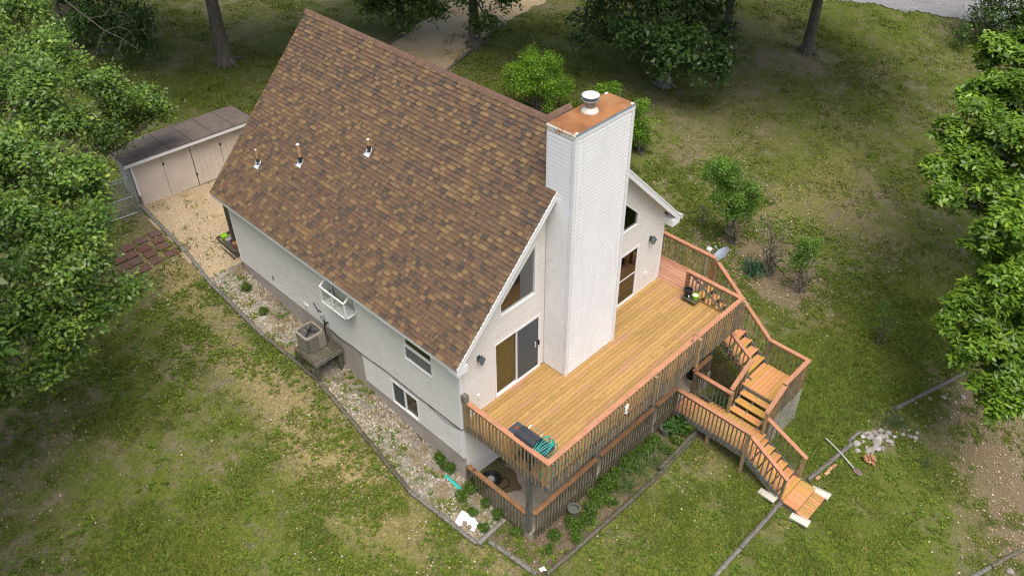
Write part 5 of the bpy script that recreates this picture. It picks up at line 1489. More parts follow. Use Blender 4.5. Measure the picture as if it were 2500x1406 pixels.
# ---- grill
gr = thing('grill', 'black barrel grill with side shelves against the deck railing', 'grill', (.38, -2.24, 0))
b = MB(); b.box((.40, -1.77, .80), (.38, .34, .03), 'grill_blue'); b.box((.41, -1.74, .819), (.13, .12, .008), 'stain_rust'); b.build('side_shelf', gr)
b = MB(); b.box((.42, -2.73, .80), (.38, .38, .03), 'grill_blue'); b.build('side_shelf', gr)
prof = [(-.22, .66), (.22, .66), (.24, .80), (-.24, .80)]
b = MB(); b.prism([(.34 + x, -2.55, z) for x, z in prof], (0, .62, 0), 'grill_black'); b.build('firebox', gr)
hp = [(-.24, .805)] + [(-.24 * math.cos(R(a)) , .83 + .20 * math.sin(R(a))) for a in range(0, 181, 15)] + [(.24, .805)]
b = MB(); b.prism([(.34 + x, -2.56, z) for x, z in hp], (0, .64, 0), 'grill_black'); b.build('hood', gr, smooth=True)
b = MB(); b.tube([(.56, -2.02, .90), (.66, -2.02, .93), (.68, -2.06, .93), (.68, -2.40, .93), (.66, -2.44, .93), (.56, -2.44, .90)], .011, 'chrome', 6); b.build('handle', gr, smooth=True)
for (x, y) in ((.16, -2.0), (.52, -2.0), (.16, -2.5), (.52, -2.5)):
    b = MB(); b.tube([(x, y, 0.0), (x, y, .68)], .018, 'grill_black', 6); b.build('leg', gr)
b = MB(); b.box((.34, -2.25, .22), (.40, .55, .02), 'grill_black'); b.build('lower_shelf', gr)
for y in (-2.0, -2.5):
    b = MB(); b.lathe(None, [(.09, -.02), (.09, .02)], 'grill_black', 16, M=Matrix.Translation((.10, y, .09)) @ Matrix.Rotation(R(90), 4, 'Y')); b.build('wheel', gr)
gb = MB(); gb.lathe((.5, -2.25, .235), [(.10, 0), (.15, .05), (.15, .25), (.10, .3), (.05, .32)], 'white_plastic', 16); tag(gb.build('gas_bottle', smooth=True), 'white gas bottle standing under the barrel grill', 'gas bottle')
# teal hose over the grill shelf, tail on the deck boards
hs = MB()
for k in range(7):
    cx, cy, cz = .43 + rnd.uniform(-.03, .03), -2.70 + rnd.uniform(-.07, .05), .78
    lp = []
    for t in np.linspace(0, 6.283, 26):
        u_ = math.cos(t) * (.26 + .012 * k); w_ = math.sin(t)
        zz = cz + .07 + (.0 if w_ < 0 else 0)
        lp.append((cx + u_ * .95, cy + .05 * k - .16 + .03 * math.sin(2 * t + k), cz + .10 + (w_ * .07 if w_ > 0 else w_ * (.42 + .05 * k))))
    hs.tube(lp, .0125, 'hose_teal', 6, False)
tail = [(.55, -2.78, .3), (.60, -2.80, .06), (.75, -2.95, .018), (.95, -3.05, .018), (1.15, -2.95, .018), (1.35, -3.0, .018), (1.8, -3.08, .018), (2.3, -3.02, .018), (2.7, -3.1, .018)]
hs.tube(tail, .0125, 'hose_teal', 6)
hs.tube([(.3 + .2 * math.cos(t), -2.95 + .14 * math.sin(t), .016) for t in np.linspace(0, 6.283, 22)], .0125, 'hose_teal', 6, False)
hs.tube([(.42 + .24 * math.cos(t), -2.9 + .17 * math.sin(t), .03) for t in np.linspace(0, 6.283, 22)], .0125, 'hose_teal', 6, False)
tag(hs.build('garden_hose', smooth=True), 'teal garden hose coiled over the grill shelf', 'hose')
# black hose coil on the patio
bh = MB()
for k in range(9):
    rr = .17 + .016 * k
    bh.tube([(.60 + rr * math.cos(t) * 1.0, -.46 + rr * math.sin(t), -2.70 + .02 * (k % 3) + .05 * (k // 3) * .5) for t in np.linspace(0, 6.283, 26)], .016, 'cable', 6, False)
bh.tube([(.75, -.65, -2.64), (.95, -.70, -2.69), (.98, -.85, -2.70), (.80, -.98, -2.70), (.55, -.92, -2.70), (.35, -.75, -2.66)], .016, 'cable', 6)
bh.tube([(.40, -.62, -2.60), (.22, -.42, -2.2), (.06, -.35, -1.80), (.02, -.32, -1.84), (-.03, -.34, -2.2), (-.02, -.5, -2.6)], .016, 'cable', 6)
tag(bh.build('garden_hose', smooth=True), 'black hose coiled on the patio under the deck', 'hose')
sg = MB(); sg.lathe((.60, -.46, -2.72), [(.11, 0), (.12, .08), (.08, .14), (.03, .15)], 'stone_grey', 7); tag(sg.build('stone_block'), 'light grey stone lump inside the black hose coil', 'stone')
# bin
bn = thing('trash_can', 'tall black trash can under the right end of the deck', 'trash can', (8.42, -2.30, -2.72))
b = MB(); b.lathe((8.42, -2.30, -2.72), [(.21, 0), (.26, .72), (.29, .74), (.29, .78), (.25, .78), (.24, .70)], 'black_plastic', 24); b.build('body', bn, smooth=True)
b = MB(); b.lathe((8.42, -2.30, -1.95), [(.30, 0), (.30, .03), (.2, .10), (.05, .12)], 'black_plastic', 24); b.build('lid', bn, smooth=True)
# plant stand with two pots
ps = thing('plant_stand', 'low dark plant stand on the deck beside the railing', 'stand', (8.73, -1.55, 0))
b = MB(); b.box((8.73, -1.56, .135), (.32, .52, .03), 'timber_dark'); b.build('top', ps)
for (x, y) in ((8.60, -1.34), (8.86, -1.34), (8.60, -1.78), (8.86, -1.78)):
    b = MB(); b.tube([(x, y, 0), (x * .6 + 8.73 * .4, y * .75 - 1.56 * .25, .13)], .014, 'timber_dark', 6); b.build('leg', ps)
pb = thing('flower_pot', 'larger black flower pot on the plant stand', 'pot', (8.74, -1.42, .15))
b = MB(); b.lathe((8.74, -1.42, .15), [(.10, 0), (.135, .25), (.145, .25), (.145, .28), (.125, .28), (.12, .2)], 'pot_black', 20); b.build('pot', pb, smooth=True)
b = MB(); b.lathe((8.74, -1.42, .33), [(.122, 0), (.122, .01)], 'soil', 20); b.build('soil', pb)
b = MB(); b.box((8.645, -1.52, .24), (.05, .03, .05), 'white_plastic', R(45)); b.build('price_sticker', pb)
pg = thing('flower_pot', 'small bright green flower pot on the plant stand', 'pot', (8.76, -1.70, .15))
b = MB(); b.lathe((8.76, -1.70, .15), [(.07, 0), (.10, .16), (.11, .16), (.11, .19), (.092, .19), (.09, .14)], 'pot_green', 20); b.build('pot', pg, smooth=True)
b = MB(); b.lathe((8.76, -1.70, .30), [(.09, 0), (.09, .012)], 'white_plastic', 20); b.build('soil', pg)
# ring planter standing on the steps
rp = thing('flower_pot', 'round grey rimmed planter standing on the upper steps', 'pot', (9.75, -2.42, -.66))
zt = -RISE * 4
b = MB(); b.lathe((9.78, -2.36, zt), [(.13, 0), (.19, .30), (.215, .30), (.215, .34), (.18, .34), (.17, .26)], 'pot_grey', 22); b.build('pot', rp, smooth=True)
b = MB(); b.lathe((9.78, -2.36, zt + .24), [(.17, 0), (.17, .012)], 'soil', 22); b.build('soil', rp)
# hook and hanging ornament of the front railing
hk = MB(); hk.tube([(6.28, -3.20, .90), (6.28, -3.20, 1.10), (6.30, -3.22, 1.16), (6.36, -3.25, 1.17), (6.40, -3.28, 1.12), (6.40, -3.29, 1.08)], .007, 'cable', 5)
hk.tube([(6.22, -3.20, .912), (6.38, -3.2, .912)], .008, 'cable', 5); tag(hk.build('plant_hook'), 'thin black wire hook on the front deck railing', 'hook')
om = MB()
for k in range(22):
    t = k / 21
    om.lathe((3.10 + rnd.uniform(-.035, .035), -3.31 + rnd.uniform(-.02, .02), .42 + t * .34), [(.008, 0), (.026, .015), (.022, .035), (.006, .045)], 'white_plastic', 6)
tag(om.build('hanging_ornament'), 'knobbly white ornament hanging on the front deck railing', 'ornament')
# satellite dish and capped pipe beyond the walkway railing
sd = thing('satellite_dish', 'grey satellite dish beside the walkway railing', 'satellite dish', (10.38, -1.38, .2))
nrm = Vector((.80, -.20, -.10)).normalized()
nrm = Vector((-0.33, 0.65, 0.75)).normalized()
Md = Matrix.Translation((10.47, -1.43, .90)) @ nrm.to_track_quat('Z', 'Y').to_matrix().to_4x4()
b = MB(); b.lathe(None, [(.04, -.06), (.16, -.045), (.27, -.005), (.33, .03), (.325, .036), (.26, .002), (.15, -.035), (.02, -.05)], 'dish_grey', 28, M=Md); b.build('reflector', sd, smooth=True)
b = MB(); b.tube([(10.33, -1.32, .25), (10.33, -1.32, .70), (10.42, -1.40, .86)], .022, 'dish_grey', 8); b.build('mast', sd)
b = MB(); b.tube([(10.55, -1.60, .72), (10.50, -1.40, .98), (10.42, -1.22, 1.12)], .010, 'dish_grey', 6); b.box((10.42, -1.21, 1.13), (.05, .05, .06), 'dish_grey'); b.build('feed_arm', sd)
pc = MB(); pc.tube([(10.42, -1.0, gz(10.4, -1)), (10.42, -1.0, .90)], .045, 'white_plastic', 10); pc.box((10.42, -1.0, .93), (.14, .14, .06), 'white_plastic'); pc.box((10.42, -1.0, .965), (.11, .11, .02), 'white_plastic')
tag(pc.build('pipe_post'), 'white capped post just beyond the walkway railing', 'post')

# ---- things on the lawn
def rock_mesh(s, seed):
    r_ = random.Random(seed); bm = bmesh.new(); bmesh.ops.create_icosphere(bm, subdivisions=2, radius=1)
    sx, sy, sz = r_.uniform(.8, 1.2), r_.uniform(.65, 1.0), r_.uniform(.5, .75)
    ph = [r_.uniform(0, 6) for _ in range(6)]
    for v in bm.verts:
        p = v.co.copy(); d = 1 + .16 * math.sin(p.x * 3 + ph[0]) + .14 * math.sin(p.y * 3.4 + ph[1]) + .10 * math.sin(p.z * 4 + ph[2] + p.x * 2) + r_.uniform(-.05, .05)
        v.co = Vector((p.x * sx * d, p.y * sy * d, p.z * sz * d)) * s
    me = bpy.data.meshes.new('rock'); bm.to_mesh(me); bm.free(); me.materials.append(MATS['rock']); return me
RM = [rock_mesh(1.0, k) for k in range(6)]
def rock(x, y, s, label, group, dz=0.0):
    o = bpy.data.objects.new('rock', RM[rnd.randrange(6)]); COL.objects.link(o)
    o.location = (x, y, gz(x, y) + s * .3 + dz); o.scale = (s, s, s); o.rotation_euler = (rnd.uniform(-.3, .3), rnd.uniform(-.3, .3), rnd.uniform(0, 6.28))
    tag(o, label, 'rock', group)
for k in range(40):
    t = rnd.uniform(0, 6.28); r_ = math.sqrt(rnd.random())
    x, y = 11.5 + .85 * r_ * math.cos(t), -7.72 + .42 * r_ * math.sin(t) - (.25 * r_ * math.cos(t))
    rock(x, y, rnd.uniform(.07, .17) * (1.1 - .4 * r_), 'pale grey rock in the loose pile beside the broken timber', 'rocks of the pile beside the broken timber')
for (x, y) in ((12.75, -8.45), (12.95, -8.3), (12.85, -8.62), (12.6, -8.25), (13.1, -8.55)):
    rock(x, y, rnd.uniform(.06, .10), 'small pale rock at the right end of the rock pile', 'small rocks right of the pile')
for (x, y) in ((14.3, -7.95), (14.9, -8.2), (14.6, -8.6), (15.4, -8.5), (15.0, -9.1), (13.8, -8.2), (16.0, -9.0)):
    rock(x, y, rnd.uniform(.05, .11), 'small stone lying below the long pale timber', 'stones below the long pale timber')
for (x, y) in ((9.2, -12.6), (9.6, -12.7), (9.9, -12.9), (9.4, -12.3), (10.3, -12.8)):
    rock(x, y, rnd.uniform(.07, .12), 'pale stone in the lower right corner beside the dark timber', 'stones in the lower right corner')
def brick_at(x, y, z, rz, tilt, label, group):
    mb = MB(); M = Matrix.Translation((x, y, z)) @ Matrix.Rotation(rz, 4, 'Z') @ Matrix.Rotation(tilt, 4, 'X')
    e = .006; vs = []
    for zz, ins in ((-.032, e), (-.032 + e, 0), (.032 - e, 0), (.032, e)):
        for (u_, v_) in ((-1, -1), (1, -1), (1, 1), (-1, 1)): vs.append(M @ Vector((u_ * (.10 - ins), v_ * (.048 - ins), zz)))
    fs = [(3, 2, 1, 0), (12, 13, 14, 15)]
    for l in range(3):
        for k in range(4): fs.append((l * 4 + k, l * 4 + (k + 1) % 4, l * 4 + 4 + (k + 1) % 4, l * 4 + 4 + k))
    mb.poly(vs, fs, 'brick'); tag(mb.build('brick'), label, 'brick', group)
gzb = gz(10.6, -7.95)
for k, (dx, dy, dz, rz, ti) in enumerate(((0, 0, .04, .75, 0), (.12, .1, .04, .75, .1), (-.02, -.13, .04, .8, 0), (.04, .02, .11, .7, .1), (.13, -.08, .11, .8, .05), (-.08, .08, .10, .7, .35), (.07, -.03, .175, .75, .1), (-.11, .13, .17, .6, .5))):
    brick_at(10.62 + dx, -7.98 + dy, gzb + dz, rz, ti, 'old red brick in the loose stack by the rock pile', 'bricks of the loose stack')
for (x, y) in ((8.62, -7.16), (9.02, -7.27), (9.24, -7.26), (9.46, -7.29)):
    brick_at(x, y, gz(x, y) + .05, -.12 + rnd.uniform(-.05, .05), .0, 'brick lying in a row against the long grey timber', 'bricks in a row by the timber')
sv_ = thing('shovel', 'long handled shovel lying across the grey timber', 'shovel', (10.0, -7.4, gz(10, -7.4)))
b = MB(); b.tube([(10.24, -6.56, gz(10.2, -6.6) + .10), (10.02, -7.25, gz(10, -7.25) + .16), (9.90, -7.78, gz(9.9, -7.8) + .07)], .018, 'shovel_handle', 8); b.build('handle', sv_, smooth=True)
b = MB(); zz = gz(9.88, -8) + .05
pts = [(-.03, 0), (-.10, -.06), (-.115, -.2), (-.06, -.30), (0, -.34), (.06, -.30), (.115, -.2), (.10, -.06), (.03, 0)]
rz_ = Matrix.Translation((9.90, -7.78, zz + .01)) @ Matrix.Rotation(R(-14), 4, 'Z')
b.prism([rz_ @ Vector((u_, v_, .03 * abs(u_) / .1)) for u_, v_ in pts], (0, 0, .008), 'shovel_blade'); b.build('blade', sv_)
b = MB(); b.tube([(9.93, -7.62, zz + .05), (9.895, -7.82, zz + .02)], [.021, .026], 'lamp_metal', 8); b.build('socket', sv_)
def splash(x, y, rz, label):
    t = thing('splash_block', label, 'splash block', (x, y, gz(x, y)), 'white splash blocks at the foot of the steps')
    M = Matrix.Translation((x, y, gz(x, y) + .02)) @ Matrix.Rotation(rz, 4, 'Z') @ Matrix.Rotation(R(-6), 4, 'Y')
    b = MB(); b.prism([M @ Vector(p) for p in ((0, -.09, 0), (.56, -.125, 0), (.56, .125, 0), (0, .09, 0))], M.to_3x3() @ Vector((0, 0, .015)), 'splash'); b.build('tray', t)
    for s in (-1, 1):
        b = MB(); b.prism([M @ Vector(p) for p in ((0, s * .09, 0), (.56, s * .125, 0), (.56, s * .145, 0), (0, s * .11, 0))], M.to_3x3() @ Vector((0, 0, .06)), 'splash'); b.build('side', t)
    b = MB(); b.prism([M @ Vector(p) for p in ((-.02, -.11, 0), (-.001, -.11, 0), (-.001, .11, 0), (-.02, .11, 0))], M.to_3x3() @ Vector((0, 0, .06)), 'splash'); b.build('end', t)
splash(6.72, -6.16, R(-92), 'white splash block left of the last steps by the pale timber')
splash(8.12, -7.25, R(-88), 'white splash block right of the pallet step')
splash(6.72, -7.30, R(-86), 'white splash block in front of the pallet step')
# torn sheet and paper scrap
ts = MB()
outl = [(-.78, -.66), (-.66, -1.0), (-.72, -1.32), (-.84, -1.30), (-.98, -1.36), (-1.02, -1.25), (-.92, -1.22), (-.88, -1.12), (-.98, -1.08), (-.90, -.98), (-.98, -.90), (-1.08, -.98), (-1.20, -.95), (-1.16, -.86), (-1.18, -.78), (-.95, -.70)]
vs = [(x, y, gz(x, y) + .05 + .02 * math.sin(9 * x + 5 * y)) for x, y in outl]
ts.poly(vs, [tuple(range(len(vs)))], 'torn_white'); ts.poly([(a, b_, c - .006) for a, b_, c in vs], [tuple(range(len(vs) - 1, -1, -1))], 'torn_white')
tag(ts.build('torn_sheet'), 'torn white plastic sheet lying on the stones near the front corner', 'sheet')
sc = MB(); sc.prism([(x, y, gz(x, y) + .06 + k * .012) for k, (x, y) in enumerate(((-.42, -3.36), (-.26, -3.42), (-.30, -3.56), (-.38, -3.50), (-.46, -3.50)))], (0, 0, .006), 'torn_white')
tag(sc.build('paper_scrap'), 'small white paper scrap where two front timbers meet', 'paper')
tp = MB(); n_t = 8
pts = []
for k, (x, y) in enumerate(((-.35, .52), (-.32, -.12))):
    for i in range(n_t + 1):
        a = math.pi * i / n_t; pts.append((x + .055 * math.cos(a), y, gz(x, y) + .02 + .05 * math.sin(a)))
tp.poly(pts, [(i, i + 1, n_t + 2 + i, n_t + 1 + i) for i in range(n_t)], 'teal_pipe'); tag(tp.build('drain_pipe', smooth=True), 'short teal drain pipe half buried by the near corner', 'pipe')
for (x, y, r, lb) in ((1.62, -2.86, .17, 'weathered grey pot standing in the bed below the patio railing'), (6.12, -2.86, .16, 'dark pot by the leafy plant at the walkway end of the bed')):
    fp = thing('flower_pot', lb, 'pot', (x, y, gz(x, y))); z = gz(x, y)
    b = MB(); b.lathe((x, y, z), [(r * .75, 0), (r, .30), (r * 1.08, .30), (r * 1.08, .33), (r * .92, .33), (r * .88, .22)], 'pot_grey', 20); b.build('pot', fp, smooth=True)
    b = MB(); b.lathe((x, y, z + .2), [(r * .88, 0), (r * .88, .012)], 'soil', 20); b.build('soil', fp)
for (pts, lb) in (([(14.2, -8.1), (14.35, -8.5), (14.3, -8.9)], 'bare crooked stick below the long pale timber'), ([(-6.6, .9), (-6.2, .5), (-6.1, .1)], 'thin pale twig lying on the left lawn')):
    b = MB(); b.tube([(x, y, gz(x, y) + .05) for x, y in pts], [.02, .016, .008], 'twig_pale', 5)
    x, y = pts[1]; b.tube([(x, y, gz(x, y) + .05), (x + .25, y - .12, gz(x, y) + .08)], [.012, .005], 'twig_pale', 5); tag(b.build('stick'), lb, 'stick')
# ================================================================ TREES, SHRUBS, PLANTS
OAK_LEFT = [(-3.19, 15.72, 8.16, 1.22), (-2.93, 14.45, 7.3, 1.04), (-4.53, 13.02, 7.04, 1.32), (-4.02, 12.3, 6.07, 1.06), (-2.66, 13.52, 6.72, 0.43), (-0.85, 16.53, 4.57, 0.99), (0.21, 17.02, 3.54, 0.9), (0.82, 16.97, 3.24, 0.49), (-1.65, 16.26, 3.64, 0.85), (-0.78, 16.78, 3.27, 0.73), (-5.68, 11.08, 5.96, 1.32), (-4.85, 10.04, 5.77, 1.05), (-4.43, 9.81, 5.15, 0.51), (-6.65, 9.31, 5.17, 1.26), (-5.88, 8.44, 5.08, 1.0), (-4.94, 8.53, 5.2, 0.54), (-6.98, 7.86, 4.42, 1.13), (-5.92, 7.52, 4.26, 0.9), (-5.33, 7.18, 3.69, 0.56), (-5.87, 7.34, 3.36, 0.54), (-7.95, 7.64, 3.39, 1.03), (-6.9, 7.47, 3.37, 0.84), (-7.96, 7.32, 2.32, 0.51), (-8.7, 7.78, 2.08, 0.47), (-6.92, 7.53, 2.62, 0.43)]
CENTER_OAK = [(22.48, 13.4, 1.59, 1.44), (22.92, 11.73, 2.12, 1.61), (24.09, 10.35, 1.95, 1.61), (25.08, 8.79, 1.47, 1.2), (21.4, 10.46, 1.29, 1.37), (22.68, 8.98, 1.12, 1.57), (23.59, 7.68, 0.8, 1.08), (21.11, 12.5, 1.2, 1.0), (21.33, 9.15, 0.88, 0.87), (22.37, 7.74, 0.57, 0.87), (20.31, 13.12, 1.05, 0.5), (23.51, 7.06, 0.19, 0.59), (25.8, 12.94, 2.49, 2.53), (27.47, 11.04, 2.31, 2.11)]
BACK_OAK = [(4.14, 30.71, 2.2, 1.81), (4.99, 29.14, 1.97, 1.4), (5.19, 28.23, 1.34, 0.9), (3.29, 32.99, 1.62, 1.65), (4.17, 29.27, 1.15, 0.9), (5.25, 31.01, 3.24, 1.81), (4.61, 33.08, 3.52, 2.25)]
ROADSIDE_TREE = [(44.3, 0.76, -0.76, 2.14), (42.8, 1.56, -1.52, 1.19), (43.37, 0.28, -1.83, 1.19), (41.55, 2.11, -1.92, 0.57), (43.91, -0.26, -1.35, 1.42), (45.11, 1.37, 0.78, 2.37), (43.29, 1.78, -0.75, 0.95)]
DRIVE_OAK_A = [(16.73, 23.9, 1.32, 1.31), (17.48, 22.44, 1.16, 1.2), (18.23, 21.68, 0.82, 0.77), (17.77, 24.27, 2.71, 2.19), (16.8, 22.41, 0.36, 0.44), (18.98, 23.05, 2.26, 1.98), (16.13, 24.5, 1.55, 0.87)]
DRIVE_OAK_B = [(18.56, 19.72, 1.88, 0.63), (19.16, 18.41, 0.99, 0.64), (19.97, 18.3, 1.76, 0.74), (18.98, 19.16, 0.5, 0.34), (19.23, 19.76, 2.96, 1.68), (20.56, 18.42, 2.73, 1.26), (19.7, 19.28, 4.18, 2.47)]
SHRUB_A = [(16.53, 12.61, 0.78, 1.05), (15.99, 13.15, 0.49, 0.73), (16.98, 11.86, 0.56, 0.8), (16.53, 12.88, 1.3, 0.72), (16.78, 11.78, -0.16, 0.65), (15.79, 13.35, 0.9, 0.53), (17.33, 11.51, -0.06, 0.48), (17.15, 12.41, 1.05, 0.67), (15.9, 12.53, 0.21, 0.57)]
SHRUB_B = [(18.37, 10.13, -0.17, 0.61), (18.77, 9.73, 0.03, 0.42), (18.03, 10.47, -0.07, 0.34), (18.53, 9.97, -0.7, 0.58)]
SHRUB_C = [(17.81, 7.57, 0.21, 0.51), (17.99, 7.39, -0.61, 0.59), (17.84, 7.54, -1.34, 0.49), (18.16, 7.22, -1.24, 0.34), (17.65, 7.73, -0.4, 0.4)]
BUSH_D = [(15.74, 1.76, 0.31, 0.74), (15.98, 1.24, -0.33, 0.81), (15.39, 1.55, -0.67, 0.52), (16.48, 0.73, -0.72, 0.46), (15.86, 1.06, -1.36, 0.39), (15.03, 2.19, 0.26, 0.32), (15.55, 2.09, 0.72, 0.38), (16.31, 0.9, -1.2, 0.36)]
BUSH_E = [(15.8, -2.12, -1.62, 0.44), (15.6, -2.06, -2.03, 0.38), (16.06, -2.24, -1.31, 0.34), (15.49, -1.81, -2.01, 0.28), (15.76, -1.93, -1.11, 0.25)]
BUSH_F = [(15.8, -5.63, -2.51, 0.36), (15.79, -5.62, -3.01, 0.27), (16.04, -5.87, -2.91, 0.24), (15.78, -5.47, -2.2, 0.21)]
BARE = [(15.37, -0.48, -1.05, 0.32), (15.96, -1.08, -1.35, 0.32), (15.72, -0.84, -1.64, 0.24), (15.43, -0.54, -0.67, 0.23)]
RIGHT_TREE = [(22.28, -4.67, 4.82, 1.03), (21.08, -5.83, 4.37, 1.14), (19.25, -5.62, 3.74, 1.05), (18.34, -4.95, 3.53, 0.77), (18.37, -6.74, 3.6, 1.21), (17.04, -5.86, 3.19, 0.94), (16.35, -5.4, 2.99, 0.54), (16.92, -7.08, 2.83, 1.12), (15.75, -6.0, 2.75, 0.6), (15.93, -8.31, 2.49, 1.02), (15.22, -7.94, 2.2, 0.64), (14.87, -8.62, 1.31, 0.96), (14.37, -9.57, 0.85, 1.0), (13.94, -8.81, 0.33, 1.08), (13.21, -8.19, 0.24, 0.51), (13.02, -8.81, -0.45, 0.7), (13.22, -9.64, -0.21, 1.0), (12.69, -10.61, -0.71, 0.73), (12.5, -9.81, -0.98, 0.56), (12.3, -10.46, -1.24, 0.43), (14.6, -8.02, 0.81, 0.39), (23.97, -4.9, 4.5, 1.06), (21.06, -6.06, 3.35, 1.16), (20.71, -4.79, 4.15, 0.72), (18.66, -5.9, 2.99, 0.91), (18.66, -7.52, 2.38, 1.1), (17.07, -7.72, 1.94, 0.94), (16.43, -8.74, 0.99, 1.06), (16.26, -8.08, 1.4, 0.79), (14.71, -9.89, -0.71, 1.04), (15.32, -9.16, -0.34, 1.06), (13.95, -8.9, -0.67, 0.78), (13.8, -10.18, -0.96, 0.89)]
HIGH_BACK = [(6.05, 36.1, 10.35, 1.48), (0.28, 33.09, 9.56, 1.85), (3.93, 33.42, 10.85, 1.6), (3.32, 32.79, 8.12, 1.81), (3.88, 37.34, 11.31, 1.32), (6.57, 33.53, 11.57, 1.57), (3.91, 35.86, 5.2, 1.46), (0.37, 34.21, 6.63, 1.46), (3.89, 35.99, 7.03, 1.32), (5.05, 30.14, 9.5, 1.43), (7.47, 32.8, 5.85, 1.53), (2.62, 29.27, 11.56, 1.6)]
HIGH_CENTER = [(30.12, 9.41, 4.92, 1.37), (27.13, 6.58, 9.52, 1.55), (20.82, 8.11, 8.86, 1.43), (21.09, 12.59, 9.92, 2.1), (28.7, 9.62, 7.84, 1.51), (25.47, 11.22, 7.99, 1.55), (20.37, 14.88, 8.44, 1.75), (24.58, 11.92, 6.94, 1.41), (18.52, 10.62, 9.56, 1.45), (28.7, 7.68, 10.01, 2.03), (24.93, 5.69, 7.15, 2.08), (26.84, 10.43, 10.16, 1.87), (20.26, 12.05, 8.18, 2.04), (19.03, 10.97, 7.15, 2.01), (27.79, 8.6, 8.76, 2.04), (23.81, 6.87, 6.16, 1.56), (23.74, 8.68, 11.31, 1.51), (27.33, 9.24, 11.68, 1.86)]
HIGH_DRIVE_A = [(18.27, 27.73, 7.27, 1.72), (17.13, 23.33, 4.6, 1.89), (17.86, 26.52, 11.97, 1.63), (19.71, 21.36, 9.29, 1.41), (15.04, 20.85, 8.42, 1.82), (17.42, 23.13, 10.19, 1.71), (17.73, 25.0, 10.99, 1.63), (17.12, 19.79, 9.86, 1.94), (14.61, 26.83, 7.83, 1.95), (19.08, 23.17, 5.52, 1.45), (21.1, 23.52, 9.2, 1.51), (15.02, 24.06, 7.13, 1.71), (14.06, 21.9, 9.61, 1.95), (20.96, 20.45, 9.53, 1.41)]
HIGH_DRIVE_B = [(18.15, 18.26, 8.07, 1.42), (21.19, 17.91, 11.47, 1.94), (18.25, 13.92, 8.99, 1.52), (18.84, 18.08, 6.89, 2.04), (20.35, 12.15, 10.7, 1.45), (16.4, 20.55, 10.26, 1.98), (19.18, 15.39, 9.44, 1.84), (15.68, 16.41, 8.58, 1.37), (22.69, 14.45, 9.06, 1.54), (21.5, 14.24, 11.24, 1.98), (14.47, 16.31, 9.39, 1.64), (19.61, 19.08, 10.78, 1.33), (22.17, 17.75, 7.32, 1.73), (14.83, 17.08, 11.98, 1.46), (15.89, 17.79, 9.61, 1.52), (15.07, 20.24, 7.58, 1.75), (19.44, 15.51, 5.9, 1.48), (18.41, 12.2, 7.04, 1.56), (19.64, 19.85, 5.78, 1.86), (22.26, 13.23, 10.28, 2.07), (20.94, 16.84, 11.78, 1.92), (13.48, 19.35, 9.53, 1.95)]
HIGH_BEHIND = [(2.99, 19.59, 10.87, 2.06), (11.91, 21.67, 11.45, 1.48), (3.83, 24.12, 9.49, 1.8), (10.02, 23.75, 8.04, 2.04), (7.26, 20.92, 10.88, 1.5), (7.76, 26.42, 11.9, 2.01), (5.44, 29.68, 9.47, 1.87), (8.77, 29.55, 10.3, 2.08), (9.79, 21.3, 8.49, 1.52), (8.01, 24.82, 8.16, 1.82), (12.35, 23.61, 8.36, 1.62), (8.88, 19.4, 8.24, 1.74), (6.56, 22.01, 11.86, 1.42), (3.7, 27.18, 6.55, 1.43), (9.67, 29.26, 7.58, 1.93), (12.7, 20.8, 8.39, 1.65), (10.19, 25.56, 9.86, 2.04), (3.65, 28.78, 9.5, 1.62), (5.88, 26.0, 6.93, 1.5), (11.73, 23.1, 8.73, 1.57), (2.09, 20.21, 9.01, 1.7), (12.84, 25.63, 6.68, 1.75), (8.24, 21.5, 10.52, 2.06), (10.53, 28.32, 8.12, 1.72), (13.0, 23.47, 11.87, 1.72), (1.46, 23.91, 9.13, 1.6)]
HIGH_ROAD = [(31.08, -2.18, 8.43, 1.61), (34.79, 3.52, 8.35, 2.01), (25.51, 7.58, 7.36, 2.04), (28.97, -0.65, 8.69, 1.95), (31.2, 8.03, 10.03, 1.61), (31.27, -1.58, 10.22, 1.67), (34.35, 6.71, 10.02, 1.76), (31.9, 5.1, 9.17, 1.63), (34.26, 2.0, 7.0, 1.92), (25.49, 8.33, 10.55, 1.81), (26.16, -0.78, 10.03, 2.18), (33.35, 4.19, 9.01, 1.64), (27.85, 2.47, 10.4, 1.82), (33.43, 7.04, 7.56, 1.56), (27.1, 3.75, 7.05, 2.09), (29.27, 2.81, 9.89, 1.41), (26.42, 8.86, 9.1, 1.64), (26.59, 6.32, 6.63, 2.2), (33.49, 4.9, 9.73, 1.72), (32.7, 3.12, 10.9, 2.11), (26.55, -1.88, 8.24, 2.07), (30.83, -0.98, 8.35, 1.96), (27.9, 4.53, 9.73, 1.61), (23.76, 3.95, 6.86, 1.42), (33.06, 7.0, 7.81, 1.61), (23.53, 5.38, 7.27, 1.73), (33.19, 0.0, 7.34, 1.78), (27.07, 3.83, 7.89, 1.64), (30.75, 0.02, 9.3, 2.18), (33.03, 1.65, 9.02, 1.66)]
